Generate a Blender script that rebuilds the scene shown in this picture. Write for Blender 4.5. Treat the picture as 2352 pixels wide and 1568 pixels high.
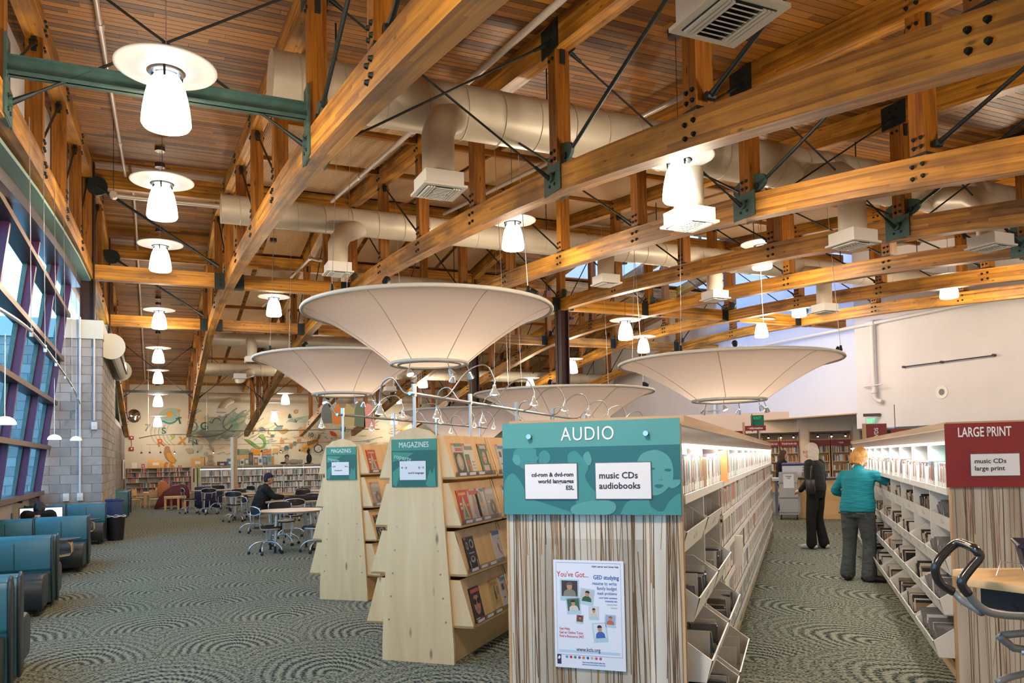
import bpy, bmesh, math, random
from mathutils import Vector, Matrix
random.seed(7)
PI = math.pi
sc = bpy.context.scene
for o in list(bpy.data.objects): bpy.data.objects.remove(o)
COL = sc.collection

# ------------------------------------------------------------------ camera
FPX, CY = 1823.6, 983.5
YAW, PITCH, ROLL = math.radians(24.188), math.radians(2.119), math.radians(-1.154)
cam_d = bpy.data.cameras.new('camera'); cam = bpy.data.objects.new('camera', cam_d); COL.objects.link(cam)
fw = Vector((math.sin(YAW)*math.cos(PITCH), math.cos(YAW)*math.cos(PITCH), math.sin(PITCH)))
rt = Vector((math.cos(YAW), -math.sin(YAW), 0)); upv = rt.cross(fw)
rt2 = rt*math.cos(ROLL)+upv*math.sin(ROLL); up2 = -rt*math.sin(ROLL)+upv*math.cos(ROLL)
cam.matrix_world = Matrix((( rt2.x, up2.x, -fw.x, 0), (rt2.y, up2.y, -fw.y, 0), (rt2.z, up2.z, -fw.z, 1.6), (0,0,0,1)))
cam_d.sensor_width = 36; cam_d.sensor_fit = 'HORIZONTAL'; cam_d.lens = FPX/2352*36
cam_d.shift_y = (CY-784)/2352; cam_d.clip_start = .1; cam_d.clip_end = 400
sc.camera = cam

# ------------------------------------------------------------------ world, sun, exposure
w = bpy.data.worlds.new('world'); sc.world = w; w.use_nodes = True
nt = w.node_tree; nt.nodes.clear()
wo = nt.nodes.new('ShaderNodeOutputWorld'); bg = nt.nodes.new('ShaderNodeBackground')
sky = nt.nodes.new('ShaderNodeTexSky'); sky.sky_type = 'HOSEK_WILKIE'; sky.turbidity = 4; sky.ground_albedo = .3
sky.sun_direction = (-.5, -.3, .6)
mx = nt.nodes.new('ShaderNodeMix'); mx.data_type = 'RGBA'; mx.inputs[0].default_value = .7
mx.inputs[7].default_value = (.38, .62, 1.0, 1)
nt.links.new(sky.outputs[0], mx.inputs[6]); nt.links.new(mx.outputs[2], bg.inputs[0]); nt.links.new(bg.outputs[0], wo.inputs[0])
bg.inputs[1].default_value = 12.0
vs = sc.view_settings; vs.view_transform = 'Standard'; vs.look = 'None'; vs.gamma = 1; vs.use_curve_mapping = False
vs.exposure = 0.0
sc.cycles.max_bounces = 6; sc.cycles.diffuse_bounces = 3; sc.cycles.glossy_bounces = 2; sc.cycles.transmission_bounces = 3
sc.cycles.transparent_max_bounces = 8; sc.cycles.sample_clamp_indirect = 3; sc.cycles.caustics_reflective = False; sc.cycles.caustics_refractive = False
sc.cycles.use_denoising = True

PENDANT_W = 215; SHELF_W = 12
# ------------------------------------------------------------------ frames
G = math.radians(44.0)
CV = Vector((math.sin(G), math.cos(G), 0)); DV = Vector((math.cos(G), -math.sin(G), 0))
def CD(c, d, z=0): return CV*c + DV*d + Vector((0, 0, z))
SX = 3.05; X0 = -1.4027
TX = [X0+SX*n for n in range(10)]

# ------------------------------------------------------------------ materials
MATS = {}
def pmat(name, col, rough=.6, metal=0., spec=.4, noise=0., nscale=8., bump=0., bscale=60., emit=None, estr=0., alpha=1., trans=0., coat=0., objrand=0.):
    if name in MATS: return MATS[name]
    m = bpy.data.materials.new(name); m.use_nodes = True; n = m.node_tree; b = n.nodes['Principled BSDF']
    b.inputs['Base Color'].default_value = (*col, 1); b.inputs['Roughness'].default_value = rough; b.inputs['Metallic'].default_value = metal
    b.inputs['Specular IOR Level'].default_value = spec; b.inputs['Alpha'].default_value = alpha
    b.inputs['Transmission Weight'].default_value = trans; b.inputs['Coat Weight'].default_value = coat
    if emit: b.inputs['Emission Color'].default_value = (*emit, 1); b.inputs['Emission Strength'].default_value = estr
    if noise or objrand or bump:
        tc = n.nodes.new('ShaderNodeTexCoord')
    if noise:
        t = n.nodes.new('ShaderNodeTexNoise'); t.inputs['Scale'].default_value = nscale; t.inputs['Detail'].default_value = 4
        n.links.new(tc.outputs['Object'], t.inputs['Vector'])
        h = n.nodes.new('ShaderNodeHueSaturation'); h.inputs['Color'].default_value = (*col, 1)
        r = n.nodes.new('ShaderNodeMapRange'); r.inputs[1].default_value = .3; r.inputs[2].default_value = .7
        r.inputs[3].default_value = 1-noise; r.inputs[4].default_value = 1+noise
        n.links.new(t.outputs[0], r.inputs[0]); n.links.new(r.outputs[0], h.inputs['Value']); n.links.new(h.outputs[0], b.inputs['Base Color'])
    if bump:
        t2 = n.nodes.new('ShaderNodeTexNoise'); t2.inputs['Scale'].default_value = bscale; n.links.new(tc.outputs['Object'], t2.inputs['Vector'])
        bp = n.nodes.new('ShaderNodeBump'); bp.inputs['Strength'].default_value = bump; bp.inputs['Distance'].default_value = .01
        n.links.new(t2.outputs[0], bp.inputs['Height']); n.links.new(bp.outputs[0], b.inputs['Normal'])
    MATS[name] = m; return m

def wood(name, c1, c2, rough=.5, stretch=(1.2, 26), lam=0., uv=True, board=False, scale=1., spec=.4, knots=True):
    """grain runs along u (metres); lam = lamination height; board = hue per island / object"""
    if name in MATS: return MATS[name]
    m = bpy.data.materials.new(name); m.use_nodes = True; n = m.node_tree; L = n.links.new; b = n.nodes['Principled BSDF']
    b.inputs['Roughness'].default_value = rough; b.inputs['Specular IOR Level'].default_value = spec
    tc = n.nodes.new('ShaderNodeTexCoord'); mp = n.nodes.new('ShaderNodeMapping')
    mp.inputs['Scale'].default_value = (stretch[0]*scale, stretch[1]*scale, stretch[1]*scale)
    L(tc.outputs['UV' if uv else 'Object'], mp.inputs['Vector'])
    oi = n.nodes.new('ShaderNodeObjectInfo'); ge = n.nodes.new('ShaderNodeNewGeometry')
    ad = n.nodes.new('ShaderNodeMath'); ad.operation = 'ADD'; L(oi.outputs['Random'], ad.inputs[0]); L(ge.outputs['Random Per Island'], ad.inputs[1])
    fr = n.nodes.new('ShaderNodeMath'); fr.operation = 'FRACT'; L(ad.outputs[0], fr.inputs[0])
    off = n.nodes.new('ShaderNodeVectorMath'); off.operation = 'ADD'
    sc_ = n.nodes.new('ShaderNodeMath'); sc_.operation = 'MULTIPLY'; sc_.inputs[1].default_value = 57.; L(fr.outputs[0], sc_.inputs[0])
    cb = n.nodes.new('ShaderNodeCombineXYZ'); L(sc_.outputs[0], cb.inputs[0]); L(sc_.outputs[0], cb.inputs[2])
    L(mp.outputs[0], off.inputs[0]); L(cb.outputs[0], off.inputs[1])
    t = n.nodes.new('ShaderNodeTexNoise'); t.inputs['Scale'].default_value = 1.; t.inputs['Detail'].default_value = 5; t.inputs['Distortion'].default_value = .6
    L(off.outputs[0], t.inputs['Vector'])
    val = t.outputs[0]
    def math_(op, a, bb=None, v=None):
        q = n.nodes.new('ShaderNodeMath'); q.operation = op; L(a, q.inputs[0])
        if bb is not None: L(bb, q.inputs[1])
        if v is not None: q.inputs[1].default_value = v
        return q.outputs[0]
    if lam:
        sx = n.nodes.new('ShaderNodeSeparateXYZ'); L(tc.outputs['UV'], sx.inputs[0])
        fl = math_('FLOOR', math_('DIVIDE', sx.outputs[1], v=lam))
        # long lamella pieces of different tone
        fx = math_('FLOOR', math_('ADD', math_('DIVIDE', sx.outputs[0], v=2.6), math_('MULTIPLY', fl, v=.37)))
        c2_ = n.nodes.new('ShaderNodeCombineXYZ'); L(fl, c2_.inputs[0]); L(fx, c2_.inputs[1]); L(fr.outputs[0], c2_.inputs[2])
        wn = n.nodes.new('ShaderNodeTexWhiteNoise'); wn.noise_dimensions = '3D'; L(c2_.outputs[0], wn.inputs['Vector'])
        val = math_('ADD', math_('MULTIPLY', val, v=.75), math_('MULTIPLY', wn.outputs[0], v=.34))
    if board:
        val = math_('ADD', math_('MULTIPLY', val, v=.55), math_('MULTIPLY', fr.outputs[0], v=.5))
    cr = n.nodes.new('ShaderNodeValToRGB'); cr.color_ramp.elements[0].position = .28; cr.color_ramp.elements[1].position = .75
    cr.color_ramp.elements[0].color = (*c2, 1); cr.color_ramp.elements[1].color = (*c1, 1); L(val, cr.inputs[0])
    out = cr.outputs[0]
    if lam:
        tb = n.nodes.new('ShaderNodeTexNoise'); tb.inputs['Scale'].default_value = 1.; tb.inputs['Detail'].default_value = 3; mp3 = n.nodes.new('ShaderNodeMapping'); mp3.inputs['Scale'].default_value = (.9, 2.2, 2)
        L(tc.outputs['UV'], mp3.inputs['Vector']); o3 = n.nodes.new('ShaderNodeVectorMath'); o3.operation = 'ADD'; L(mp3.outputs[0], o3.inputs[0]); L(cb.outputs[0], o3.inputs[1]); L(o3.outputs[0], tb.inputs['Vector'])
        rb_ = n.nodes.new('ShaderNodeMapRange'); rb_.inputs[1].default_value = .38; rb_.inputs[2].default_value = .55; rb_.inputs[3].default_value = .5; rb_.inputs[4].default_value = 1.; L(tb.outputs[0], rb_.inputs[0])
        ms = n.nodes.new('ShaderNodeMix'); ms.data_type = 'RGBA'; ms.blend_type = 'MULTIPLY'; ms.inputs[0].default_value = 1; L(out, ms.inputs[6]); L(rb_.outputs[0], ms.inputs[7]); out = ms.outputs[2]
    if knots:
        vo = n.nodes.new('ShaderNodeTexVoronoi'); vo.inputs['Scale'].default_value = 1.; mp2 = n.nodes.new('ShaderNodeMapping')
        mp2.inputs['Scale'].default_value = (2.2, 7, 7); L(tc.outputs['UV' if uv else 'Object'], mp2.inputs['Vector'])
        of2 = n.nodes.new('ShaderNodeVectorMath'); of2.operation = 'ADD'; L(mp2.outputs[0], of2.inputs[0]); L(cb.outputs[0], of2.inputs[1]); L(of2.outputs[0], vo.inputs['Vector'])
        lt = n.nodes.new('ShaderNodeMapRange'); lt.inputs[1].default_value = .05; lt.inputs[2].default_value = .13; lt.inputs[3].default_value = .35; lt.inputs[4].default_value = 1.
        L(vo.outputs['Distance'], lt.inputs[0])
        mk = n.nodes.new('ShaderNodeMix'); mk.data_type = 'RGBA'; mk.blend_type = 'MULTIPLY'; mk.inputs[0].default_value = 1
        L(out, mk.inputs[6]); L(lt.outputs[0], mk.inputs[7]); out = mk.outputs[2]
    L(out, b.inputs['Base Color'])
    MATS[name] = m; return m

M = {}
M['glulam'] = wood('glulam', (.62, .29, .032), (.21, .072, .005), .5, (.9, 30), lam=.042, spec=.5)
M['post'] = wood('post_wood', (.40, .155, .016), (.13, .04, .004), .45, (1.2, 22))
M['deck'] = wood('deck_wood', (.36, .145, .013), (.09, .030, .003), .55, (1., 30), board=True, spec=.5)
M['birch'] = wood('birch', (.82, .60, .34), (.68, .46, .23), .45, (.7, 8), knots=True)
M['birch_warm'] = wood('birch_warm', (.80, .52, .24), (.66, .40, .16), .42, (.7, 8), knots=False)
M['oak'] = wood('oak_edge', (.62, .41, .22), (.42, .26, .13), .45, (1, 20), knots=False)
M['maple'] = wood('maple', (.76, .50, .24), (.62, .38, .16), .4, (1, 14), uv=False, knots=False)
M['teal'] = pmat('teal_steel', (.055, .115, .105), .42, .3, noise=.15)
M['dark_steel'] = pmat('dark_steel', (.022, .032, .034), .5, .5)
M['bolt'] = pmat('bolt_steel', (.012, .02, .022), .5, .6)
M['brown_steel'] = pmat('brown_column', (.035, .016, .016), .45, .1)
M['plum'] = pmat('plum_paint', (.085, .022, .075), .35, .1)
M['bronze'] = pmat('bronze_paint', (.06, .04, .05), .35, .2)
M['duct'] = pmat('duct_paint', (.62, .56, .45), .42, .15, noise=.06, nscale=2)
M['white'] = pmat('white_paint', (.8, .79, .76), .6)
M['white_shelf'] = pmat('white_enamel', (.78, .77, .74), .35, spec=.5)
M['wall'] = pmat('wall_paint', (.74, .72, .68), .8, noise=.03, nscale=1.5)
M['mesh_grey'] = pmat('grey_plastic', (.18, .18, .19), .5)
M['black'] = pmat('black_plastic', (.012, .012, .014), .4)
M['chrome'] = pmat('silver_metal', (.55, .57, .6), .28, .9)
M['pipe'] = pmat('pipe_paint', (.52, .47, .42), .45, .3)
M['pipe_w'] = pmat('pipe_white', (.72, .72, .74), .45)
M['glow'] = pmat('lamp_glow', (1, 1, 1), .5, emit=(1, .97, .92), estr=7.)
M['glow_soft'] = pmat('lamp_glow_soft', (1, 1, 1), .5, emit=(1, .95, .88), estr=2.)
M['disc'] = pmat('frosted_glass', (.85, .83, .8), .3, trans=.0)

# ------------------------------------------------------------------ mesh builder
class MB:
    def __init__(s): s.v = []; s.f = []; s.uv = []
    def add(s, vs_, fs, uvs=None):
        k = len(s.v); s.v += [tuple(x) for x in vs_]
        for i, f_ in enumerate(fs):
            s.f.append(tuple(k+j for j in f_)); s.uv.append(uvs[i] if uvs else None)
        return s
    def box(s, lo, hi, M_=None):
        x0, y0, z0 = lo; x1, y1, z1 = hi
        p = [Vector(q) for q in ((x0,y0,z0),(x1,y0,z0),(x1,y1,z0),(x0,y1,z0),(x0,y0,z1),(x1,y0,z1),(x1,y1,z1),(x0,y1,z1))]
        fs = [(0,3,2,1),(4,5,6,7),(0,1,5,4),(1,2,6,5),(2,3,7,6),(3,0,4,7)]
        # long axis of each face = u
        uvs = []
        for f_ in fs:
            a, b_, c_ = p[f_[0]], p[f_[1]], p[f_[2]]
            n_ = (b_-a).cross(c_-b_); ax = max(range(3), key=lambda i: abs(n_[i])); o = [i for i in range(3) if i != ax]
            ext = [abs(hi[i]-lo[i]) for i in o]
            if ext[0] < ext[1]: o = o[::-1]
            uvs.append([(p[j][o[0]], p[j][o[1]]) for j in f_])
        if M_ is not None: p = [M_ @ q for q in p]
        return s.add(p, fs, uvs)
    def cbox(s, c, d, rz=0., M_=None):
        R = Matrix.Translation(Vector(c)) @ Matrix.Rotation(rz, 4, 'Z')
        if M_ is not None: R = M_ @ R
        return s.box((-d[0]/2,-d[1]/2,-d[2]/2), (d[0]/2,d[1]/2,d[2]/2), R)
    def beam(s, a, b_, w_, h_, up=(0,0,1)):
        """box from a to b, width w_ (sideways) and height h_ along up; a,b are the axis"""
        a, b_ = Vector(a), Vector(b_); t = b_-a; ln = t.length; t.normalize(); sd = t.cross(Vector(up))
        if sd.length < 1e-4: sd = t.cross(Vector((1,0,0)))
        sd.normalize(); u_ = sd.cross(t)
        P = []; 
        for q in (a, b_):
            for (i, j) in ((-1,-1),(1,-1),(1,1),(-1,1)): P.append(q + sd*(w_/2*i) + u_*(h_/2*j))
        fs = [(0,1,2,3),(7,6,5,4)]; uvs = [[(0,0),(w_,0),(w_,h_),(0,h_)]]*2
        cum = [0, w_, w_+h_, 2*w_+h_, 2*w_+2*h_]
        for i in range(4):
            j = (i+1) % 4; fs.append((i, i+4, j+4, j)); uvs.append([(0,cum[i]),(ln,cum[i]),(ln,cum[i+1]),(0,cum[i+1])])
        return s.add(P, fs, uvs)
    def cyl(s, a, b_, r0, r1=None, n=10, caps=True):
        r1 = r0 if r1 is None else r1
        a, b_ = Vector(a), Vector(b_); t = (b_-a); ln = t.length; t.normalize()
        e = t.orthogonal().normalized(); g_ = t.cross(e); P = []
        for q, r in ((a, r0), (b_, r1)):
            for i in range(n): P.append(q + e*(r*math.cos(2*PI*i/n)) + g_*(r*math.sin(2*PI*i/n)))
        fs = [(i, (i+1) % n, n+(i+1) % n, n+i) for i in range(n)]
        uvs = [[(0,i*.02),(0,i*.02+.02),(ln,i*.02+.02),(ln,i*.02)] for i in range(n)]
        if caps: fs += [tuple(range(n))[::-1], tuple(range(n, 2*n))]; uvs += [None, None]
        return s.add(P, fs, uvs)
    def tube(s, pts, r, n=8, caps=True, closed=False):
        pts = [Vector(p) for p in pts]; m_ = len(pts); rs = r if isinstance(r, (list, tuple)) else [r]*m_
        P = []; e = None
        for i, p in enumerate(pts):
            if closed: t = pts[(i+1) % m_]-pts[i-1]
            else: t = pts[min(i+1, m_-1)]-pts[max(i-1, 0)]
            t.normalize()
            e = t.orthogonal() if e is None else e - t*e.dot(t)
            if e.length < 1e-5: e = t.orthogonal()
            e.normalize(); g_ = t.cross(e)
            for k in range(n): P.append(p + e*(rs[i]*math.cos(2*PI*k/n)) + g_*(rs[i]*math.sin(2*PI*k/n)))
        fs = []
        for i in range(m_ if closed else m_-1):
            j = (i+1) % m_
            for k in range(n): fs.append((i*n+k, i*n+(k+1) % n, j*n+(k+1) % n, j*n+k))
        if caps and not closed: fs += [tuple(range(n))[::-1], tuple(range((m_-1)*n, m_*n))]
        return s.add(P, fs)
    def lathe(s, prof, c=(0,0,0), n=24, M_=None, cap=False, a0=0., a1=2*PI):
        full = abs(a1-a0-2*PI) < 1e-6; k = n if full else n+1; P = []
        for (r, z) in prof:
            for i in range(k):
                a = a0+(a1-a0)*i/n; P.append(Vector((c[0]+r*math.cos(a), c[1]+r*math.sin(a), c[2]+z)))
        if M_ is not None: P = [M_ @ q for q in P]
        fs = []
        for j in range(len(prof)-1):
            for i in range(n):
                i2 = (i+1) % k; fs.append((j*k+i, j*k+i2, (j+1)*k+i2, (j+1)*k+i))
        if cap: fs += [tuple(range(k))[::-1], tuple(range((len(prof)-1)*k, len(prof)*k))]
        return s.add(P, fs)
    def prism(s, poly, y0, y1, M_=None, plane='XZ'):
        """poly of 2D points extruded; plane XZ: extrude along y ; XY: along z ; YZ: along x"""
        n = len(poly); P = []
        for e in (y0, y1):
            for (a, b_) in poly: P.append(Vector({'XZ': (a, e, b_), 'XY': (a, b_, e), 'YZ': (e, a, b_)}[plane]))
        if M_ is not None: P = [M_ @ q for q in P]
        fs = [tuple(range(n))[::-1], tuple(range(n, 2*n))]; pu = poly if plane == 'XY' else [(b_, a) for a, b_ in poly]; uvs = [list(pu)[::-1], list(pu)]
        cum = 0
        for i in range(n):
            j = (i+1) % n; l_ = math.dist(poly[i], poly[j]); fs.append((i, j, n+j, n+i)); uvs.append([(cum, y0), (cum+l_, y0), (cum+l_, y1), (cum, y1)]); cum += l_
        return s.add(P, fs, uvs)
    def quad(s, a, b_, c_, d_): return s.add([a, b_, c_, d_], [(0,1,2,3)], [[(0,0),(1,0),(1,1),(0,1)]])
    def mesh(s, name, mat, smooth=False):
        me = bpy.data.meshes.new(name); me.from_pydata(s.v, [], s.f)
        if any(s.uv):
            ul = me.uv_layers.new(name='UVMap'); k = 0; flat = []
            for f_, u in zip(s.f, s.uv):
                flat += [c_ for q in (u if u else [(0,0)]*len(f_)) for c_ in q]
            ul.data.foreach_set('uv', flat)
        for m_ in (mat if isinstance(mat, (list, tuple)) else [mat]): me.materials.append(m_)
        bm = bmesh.new(); bm.from_mesh(me); bmesh.ops.recalc_face_normals(bm, faces=bm.faces); bm.to_mesh(me); bm.free()
        if smooth: me.shade_smooth() if smooth is True else smooth_angle(me, smooth)
        me.update(); return me
    def build(s, name, mat, parent=None, smooth=False, bevel=0., loc=None, rz=None):
        me = s.mesh(name, mat, smooth)
        if bevel:
            bm = bmesh.new(); bm.from_mesh(me)
            es = [e for e in bm.edges if len(e.link_faces) == 2 and e.calc_face_angle(0) > .6]
            bmesh.ops.bevel(bm, geom=es, offset=bevel, segments=2, profile=.6, affect='EDGES', clamp_overlap=True); bm.to_mesh(me); bm.free()
            smooth_angle(me, .7)
        return link(name, me, parent, loc, rz)
def smooth_angle(me, a):
    bm = bmesh.new(); bm.from_mesh(me)
    for f_ in bm.faces: f_.smooth = True
    for e in bm.edges:
        if len(e.link_faces) != 2 or e.calc_face_angle(0) > a: e.smooth = False
    bm.to_mesh(me); bm.free()
def link(name, data, parent=None, loc=None, rz=None):
    o = bpy.data.objects.new(name, data); COL.objects.link(o)
    if parent is not None: o.parent = parent
    if loc is not None: o.location = loc
    if rz is not None: o.rotation_euler = (0, 0, rz)
    return o
def tag(o, label=None, cat=None, group=None, kind=None):
    if label: o['label'] = label
    if cat: o['category'] = cat
    if group: o['group'] = group
    if kind: o['kind'] = kind
    return o
def thing(name, label, cat, loc=(0,0,0), rz=0., group=None, kind=None):
    o = link(name, None, None, loc, rz); o.empty_display_size = .1
    return tag(o, label, cat, group, kind)
def struct(name, mb, mat, parent=None, smooth=False, label=None):
    o = mb.build(name, mat, parent, smooth)
    if parent is None: o['kind'] = 'structure'; 
    if label: o['label'] = label
    return o
def sgroup(name):
    o = link(name, None); o['kind'] = 'structure'; return o
KIDS = {}
def copy_tree(o, parent=None, keep=()):
    c = o.copy(); COL.objects.link(c)
    if parent is not None: c.parent = parent
    for ch in kids(o): copy_tree(ch, c)
    return c
def kids(o): return [x for x in ALL if x.parent is o] if False else list(o.children)
def dup(o, loc, rz=None, label=None, group=None):
    c = copy_tree(o); c.location = loc
    if rz is not None: c.rotation_euler = (0, 0, rz)
    if label: c['label'] = label
    if group: c['group'] = group
    return c
def text(body, size, mat, parent, M_, name='lettering', align='CENTER', ext=.0008, bold=0., sx=1., spacing=1.):
    cu = bpy.data.curves.new(name, 'FONT'); cu.body = body; cu.size = size; cu.align_x = align; cu.align_y = 'CENTER'; cu.extrude = ext; cu.offset = bold
    cu.resolution_u = 4 if size > .05 else 2; cu.space_character = spacing
    ob = bpy.data.objects.new(name, cu); COL.objects.link(ob)
    dg = bpy.context.evaluated_depsgraph_get(); me = bpy.data.meshes.new_from_object(ob.evaluated_get(dg)); bpy.data.objects.remove(ob)
    if sx != 1.:
        for v in me.vertices: v.co.x *= sx
    me.materials.clear(); me.materials.append(mat)
    for v in me.vertices: v.co = M_ @ v.co
    return link(name, me, parent)
def spline(pts, n=6):
    """Catmull-Rom through pts"""
    P = [Vector(p) for p in pts]; out = []
    for i in range(len(P)-1):
        p0 = P[max(i-1, 0)]; p1 = P[i]; p2 = P[i+1]; p3 = P[min(i+2, len(P)-1)]
        for k in range(n):
            t = k/n; out.append(.5*((2*p1)+(p2-p0)*t+(2*p0-5*p1+4*p2-p3)*t*t+(3*p1-p0-3*p2+p3)*t**3))
    out.append(P[-1]); return out
# ------------------------------------------------------------------ roof profile
RIDGE = 23.8; YN, YF = -1.6, 48.0; XL, XR = -1.75, 21.9
def ztop(y): return 6.75+.125*(y-8.79) if y <= RIDGE else 8.626-.122*(y-RIDGE)   # underside of the top chord
def zceil(y): return ztop(y)+.36
PB = [(-1.6,2.95),(.3,3.35),(3.15,3.95),(6.0,4.48),(8.79,4.92),(11.62,5.25),(14.45,5.5),(17.28,5.71),(20.35,5.85),(23.8,5.93),(27.2,5.84),
      (30.0,5.55),(32.9,5.2),(35.7,4.82),(38.5,4.4),(41.3,3.98),(44.1,3.55),(47.4,3.1)]
def zbot(y):
    for (a, b_) in zip(PB, PB[1:]):
        if a[0] <= y <= b_[0]: return a[1]+(b_[1]-a[1])*(y-a[0])/(b_[0]-a[0])
    return PB[-1][1]
# ------------------------------------------------------------------ lamps' light
def area(name, loc, rot, size, sy, power, col):
    l = bpy.data.lights.new(name, 'AREA'); l.shape = 'RECTANGLE'; l.size = size; l.size_y = sy; l.energy = power; l.color = col
    o = bpy.data.objects.new(name, l); COL.objects.link(o); o.location = loc; o.rotation_euler = rot; return o

# ------------------------------------------------------------------ floor: patterned carpet
def carpet_mat():
    m = bpy.data.materials.new('carpet'); m.use_nodes = True; n = m.node_tree; L = n.links.new; b = n.nodes['Principled BSDF']
    b.inputs['Roughness'].default_value = .95; b.inputs['Specular IOR Level'].default_value = .1
    tc = n.nodes.new('ShaderNodeTexCoord'); sp = n.nodes.new('ShaderNodeSeparateXYZ'); L(tc.outputs['Object'], sp.inputs[0])
    def mt(op, a, bb=None):
        q = n.nodes.new('ShaderNodeMath'); q.operation = op
        for i, z in enumerate((a, bb)):
            if z is None: continue
            if isinstance(z, (int, float)): q.inputs[i].default_value = z
            else: L(z, q.inputs[i])
        return q.outputs[0]
    nz = n.nodes.new('ShaderNodeTexNoise'); nz.inputs['Scale'].default_value = 3.2; nz.inputs['Detail'].default_value = 2; L(tc.outputs['Object'], nz.inputs['Vector'])
    wob = mt('MULTIPLY', mt('SUBTRACT', nz.outputs[0], .5), .10)
    W_, H_ = 1.22, 1.22
    yy = mt('DIVIDE', mt('ADD', sp.outputs[1], wob), H_); iy = mt('FLOOR', yy); v = mt('SUBTRACT', yy, iy)
    xo = mt('ADD', mt('DIVIDE', sp.outputs[0], W_), mt('MULTIPLY', iy, .5)); ix = mt('FLOOR', xo); u = mt('SUBTRACT', mt('SUBTRACT', xo, ix), .5)
    # distance from the foot of the scale
    d = mt('SQRT', mt('ADD', mt('POWER', mt('MULTIPLY', u, 1.0), 2.), mt('POWER', mt('MULTIPLY', v, .62), 2.)))
    ring = mt('SINE', mt('MULTIPLY', mt('ADD', d, mt('MULTIPLY', wob, .25)), 2*PI*16.))
    # dashes across each ring
    ang = mt('ARCTAN2', u, mt('ADD', v, .02)); dash = mt('SINE', mt('ADD', mt('MULTIPLY', ang, 64.), mt('MULTIPLY', d, 90.)))
    fine = n.nodes.new('ShaderNodeTexNoise'); fine.inputs['Scale'].default_value = 48.; fine.inputs['Detail'].default_value = 4; L(tc.outputs['Object'], fine.inputs['Vector'])
    fg = mt('MULTIPLY', mt('SUBTRACT', fine.outputs[0], .5), 6.2)
    # contrast is high near the middle band of every scale and fades towards its top
    msk = n.nodes.new('ShaderNodeMapRange'); msk.inputs[1].default_value = .12; msk.inputs[2].default_value = .5; msk.inputs[3].default_value = 1.1; msk.inputs[4].default_value = .22; L(d, msk.inputs[0])
    s = mt('ADD', mt('MULTIPLY', mt('ADD', ring, mt('MULTIPLY', dash, .6)), msk.outputs[0]), fg)
    cr = n.nodes.new('ShaderNodeValToRGB'); cr.color_ramp.elements[0].position = .3; cr.color_ramp.elements[1].position = .66
    cr.color_ramp.elements[0].color = (.02, .032, .030, 1); cr.color_ramp.elements[1].color = (.285, .295, .23, 1)
    rg = n.nodes.new('ShaderNodeMapRange'); rg.inputs[1].default_value = -2.; rg.inputs[2].default_value = 2.; L(s, rg.inputs[0]); L(rg.outputs[0], cr.inputs[0])
    big = n.nodes.new('ShaderNodeTexNoise'); big.inputs['Scale'].default_value = .5; L(tc.outputs['Object'], big.inputs['Vector'])
    L(cr.outputs[0], b.inputs['Base Color'])
    bp = n.nodes.new('ShaderNodeBump'); bp.inputs['Strength'].default_value = .5; bp.inputs['Distance'].default_value = .008; L(rg.outputs[0], bp.inputs['Height']); L(bp.outputs[0], b.inputs['Normal'])
    return m
M['carpet'] = carpet_mat()
struct('floor', MB().box((-3.2, -1.8, -.1), (38, 49, 0)), M['carpet'])

# ------------------------------------------------------------------ ceiling: boards laid across the trusses, in individual pieces where near
ceil = sgroup('ceiling')
SKX, SKY = (13.5, 22.6), (20.5, 27.1)        # lantern opening
MB().box((XL-.5, YN, 0), (XL-.3, YN+.1, 0.02))
rest = MB(); near = []
def board(mb, x0, x1, y0, y1):
    z0, z1 = zceil(y0), zceil(y1); t = .03
    P = [(x0,y0,z0),(x1,y0,z0),(x1,y1,z1),(x0,y1,z1),(x0,y0,z0+t),(x1,y0,z0+t),(x1,y1,z1+t),(x0,y1,z1+t)]
    uv = [(x0,0),(x1,0),(x1,.14),(x0,.14)]
    mb.add(P, [(0,3,2,1),(0,1,5,4),(2,3,7,6),(1,2,6,5),(3,0,4,7)], [[uv[0],uv[3],uv[2],uv[1]]]+[[(0,0)]*4]*4)
rb = random.Random(3); y = YN; BW = .142
while y < YF:
    y1 = min(y+BW, YF)
    x = XL-.35+rb.uniform(-2, 0)
    while x < XR+.6:
        x1 = x+rb.uniform(1.8, 4.2); a, b_ = max(x, XL-.35), min(x1, XR+.6)
        segs = [(a, b_)] if b_ > a else []
        if SKY[0] < y < SKY[1] and segs: segs = [(p, q) for p, q in ((a, min(b_, SKX[0])), (max(a, SKX[1]), b_)) if q-p > .01]
        for p, q in segs: near.append((p+.002, q-.002, y+.006, y1-.006))
        x = x1
    y = y1
def bkey(s): 
    xm, ym = (s[0]+s[1])/2, (s[2]+s[3])/2
    return math.hypot(xm-3.5, (ym-8)*1.0) if ym > 4.2 and xm < 12 else 1e3
near.sort(key=bkey)
for s_ in near[:300]:
    mb = MB(); board(mb, *s_); mb.build('board', M['deck'], ceil)
for s_ in near[300:]: board(rest, *s_)
o = rest.build('ceiling_boards', M['deck'], ceil); o['kind'] = 'stuff'
bk = MB()
for (ya, yb) in ((YN, SKY[0]), (SKY[0], RIDGE), (RIDGE, SKY[1]), (SKY[1], YF)):
    xs = [(XL-.35, XR+.6)] if not (ya >= SKY[0] and yb <= SKY[1]) else [(XL-.35, SKX[0])]
    for xa, xb in xs: bk.add([(xa,ya,zceil(ya)+.031),(xb,ya,zceil(ya)+.031),(xb,yb,zceil(yb)+.031),(xa,yb,zceil(yb)+.031),
                              (xa,ya,zceil(ya)+.2),(xb,ya,zceil(ya)+.2),(xb,yb,zceil(yb)+.2),(xa,yb,zceil(yb)+.2)], [(0,1,2,3),(4,5,6,7),(0,1,5,4),(1,2,6,5),(2,3,7,6),(3,0,4,7)])
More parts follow.
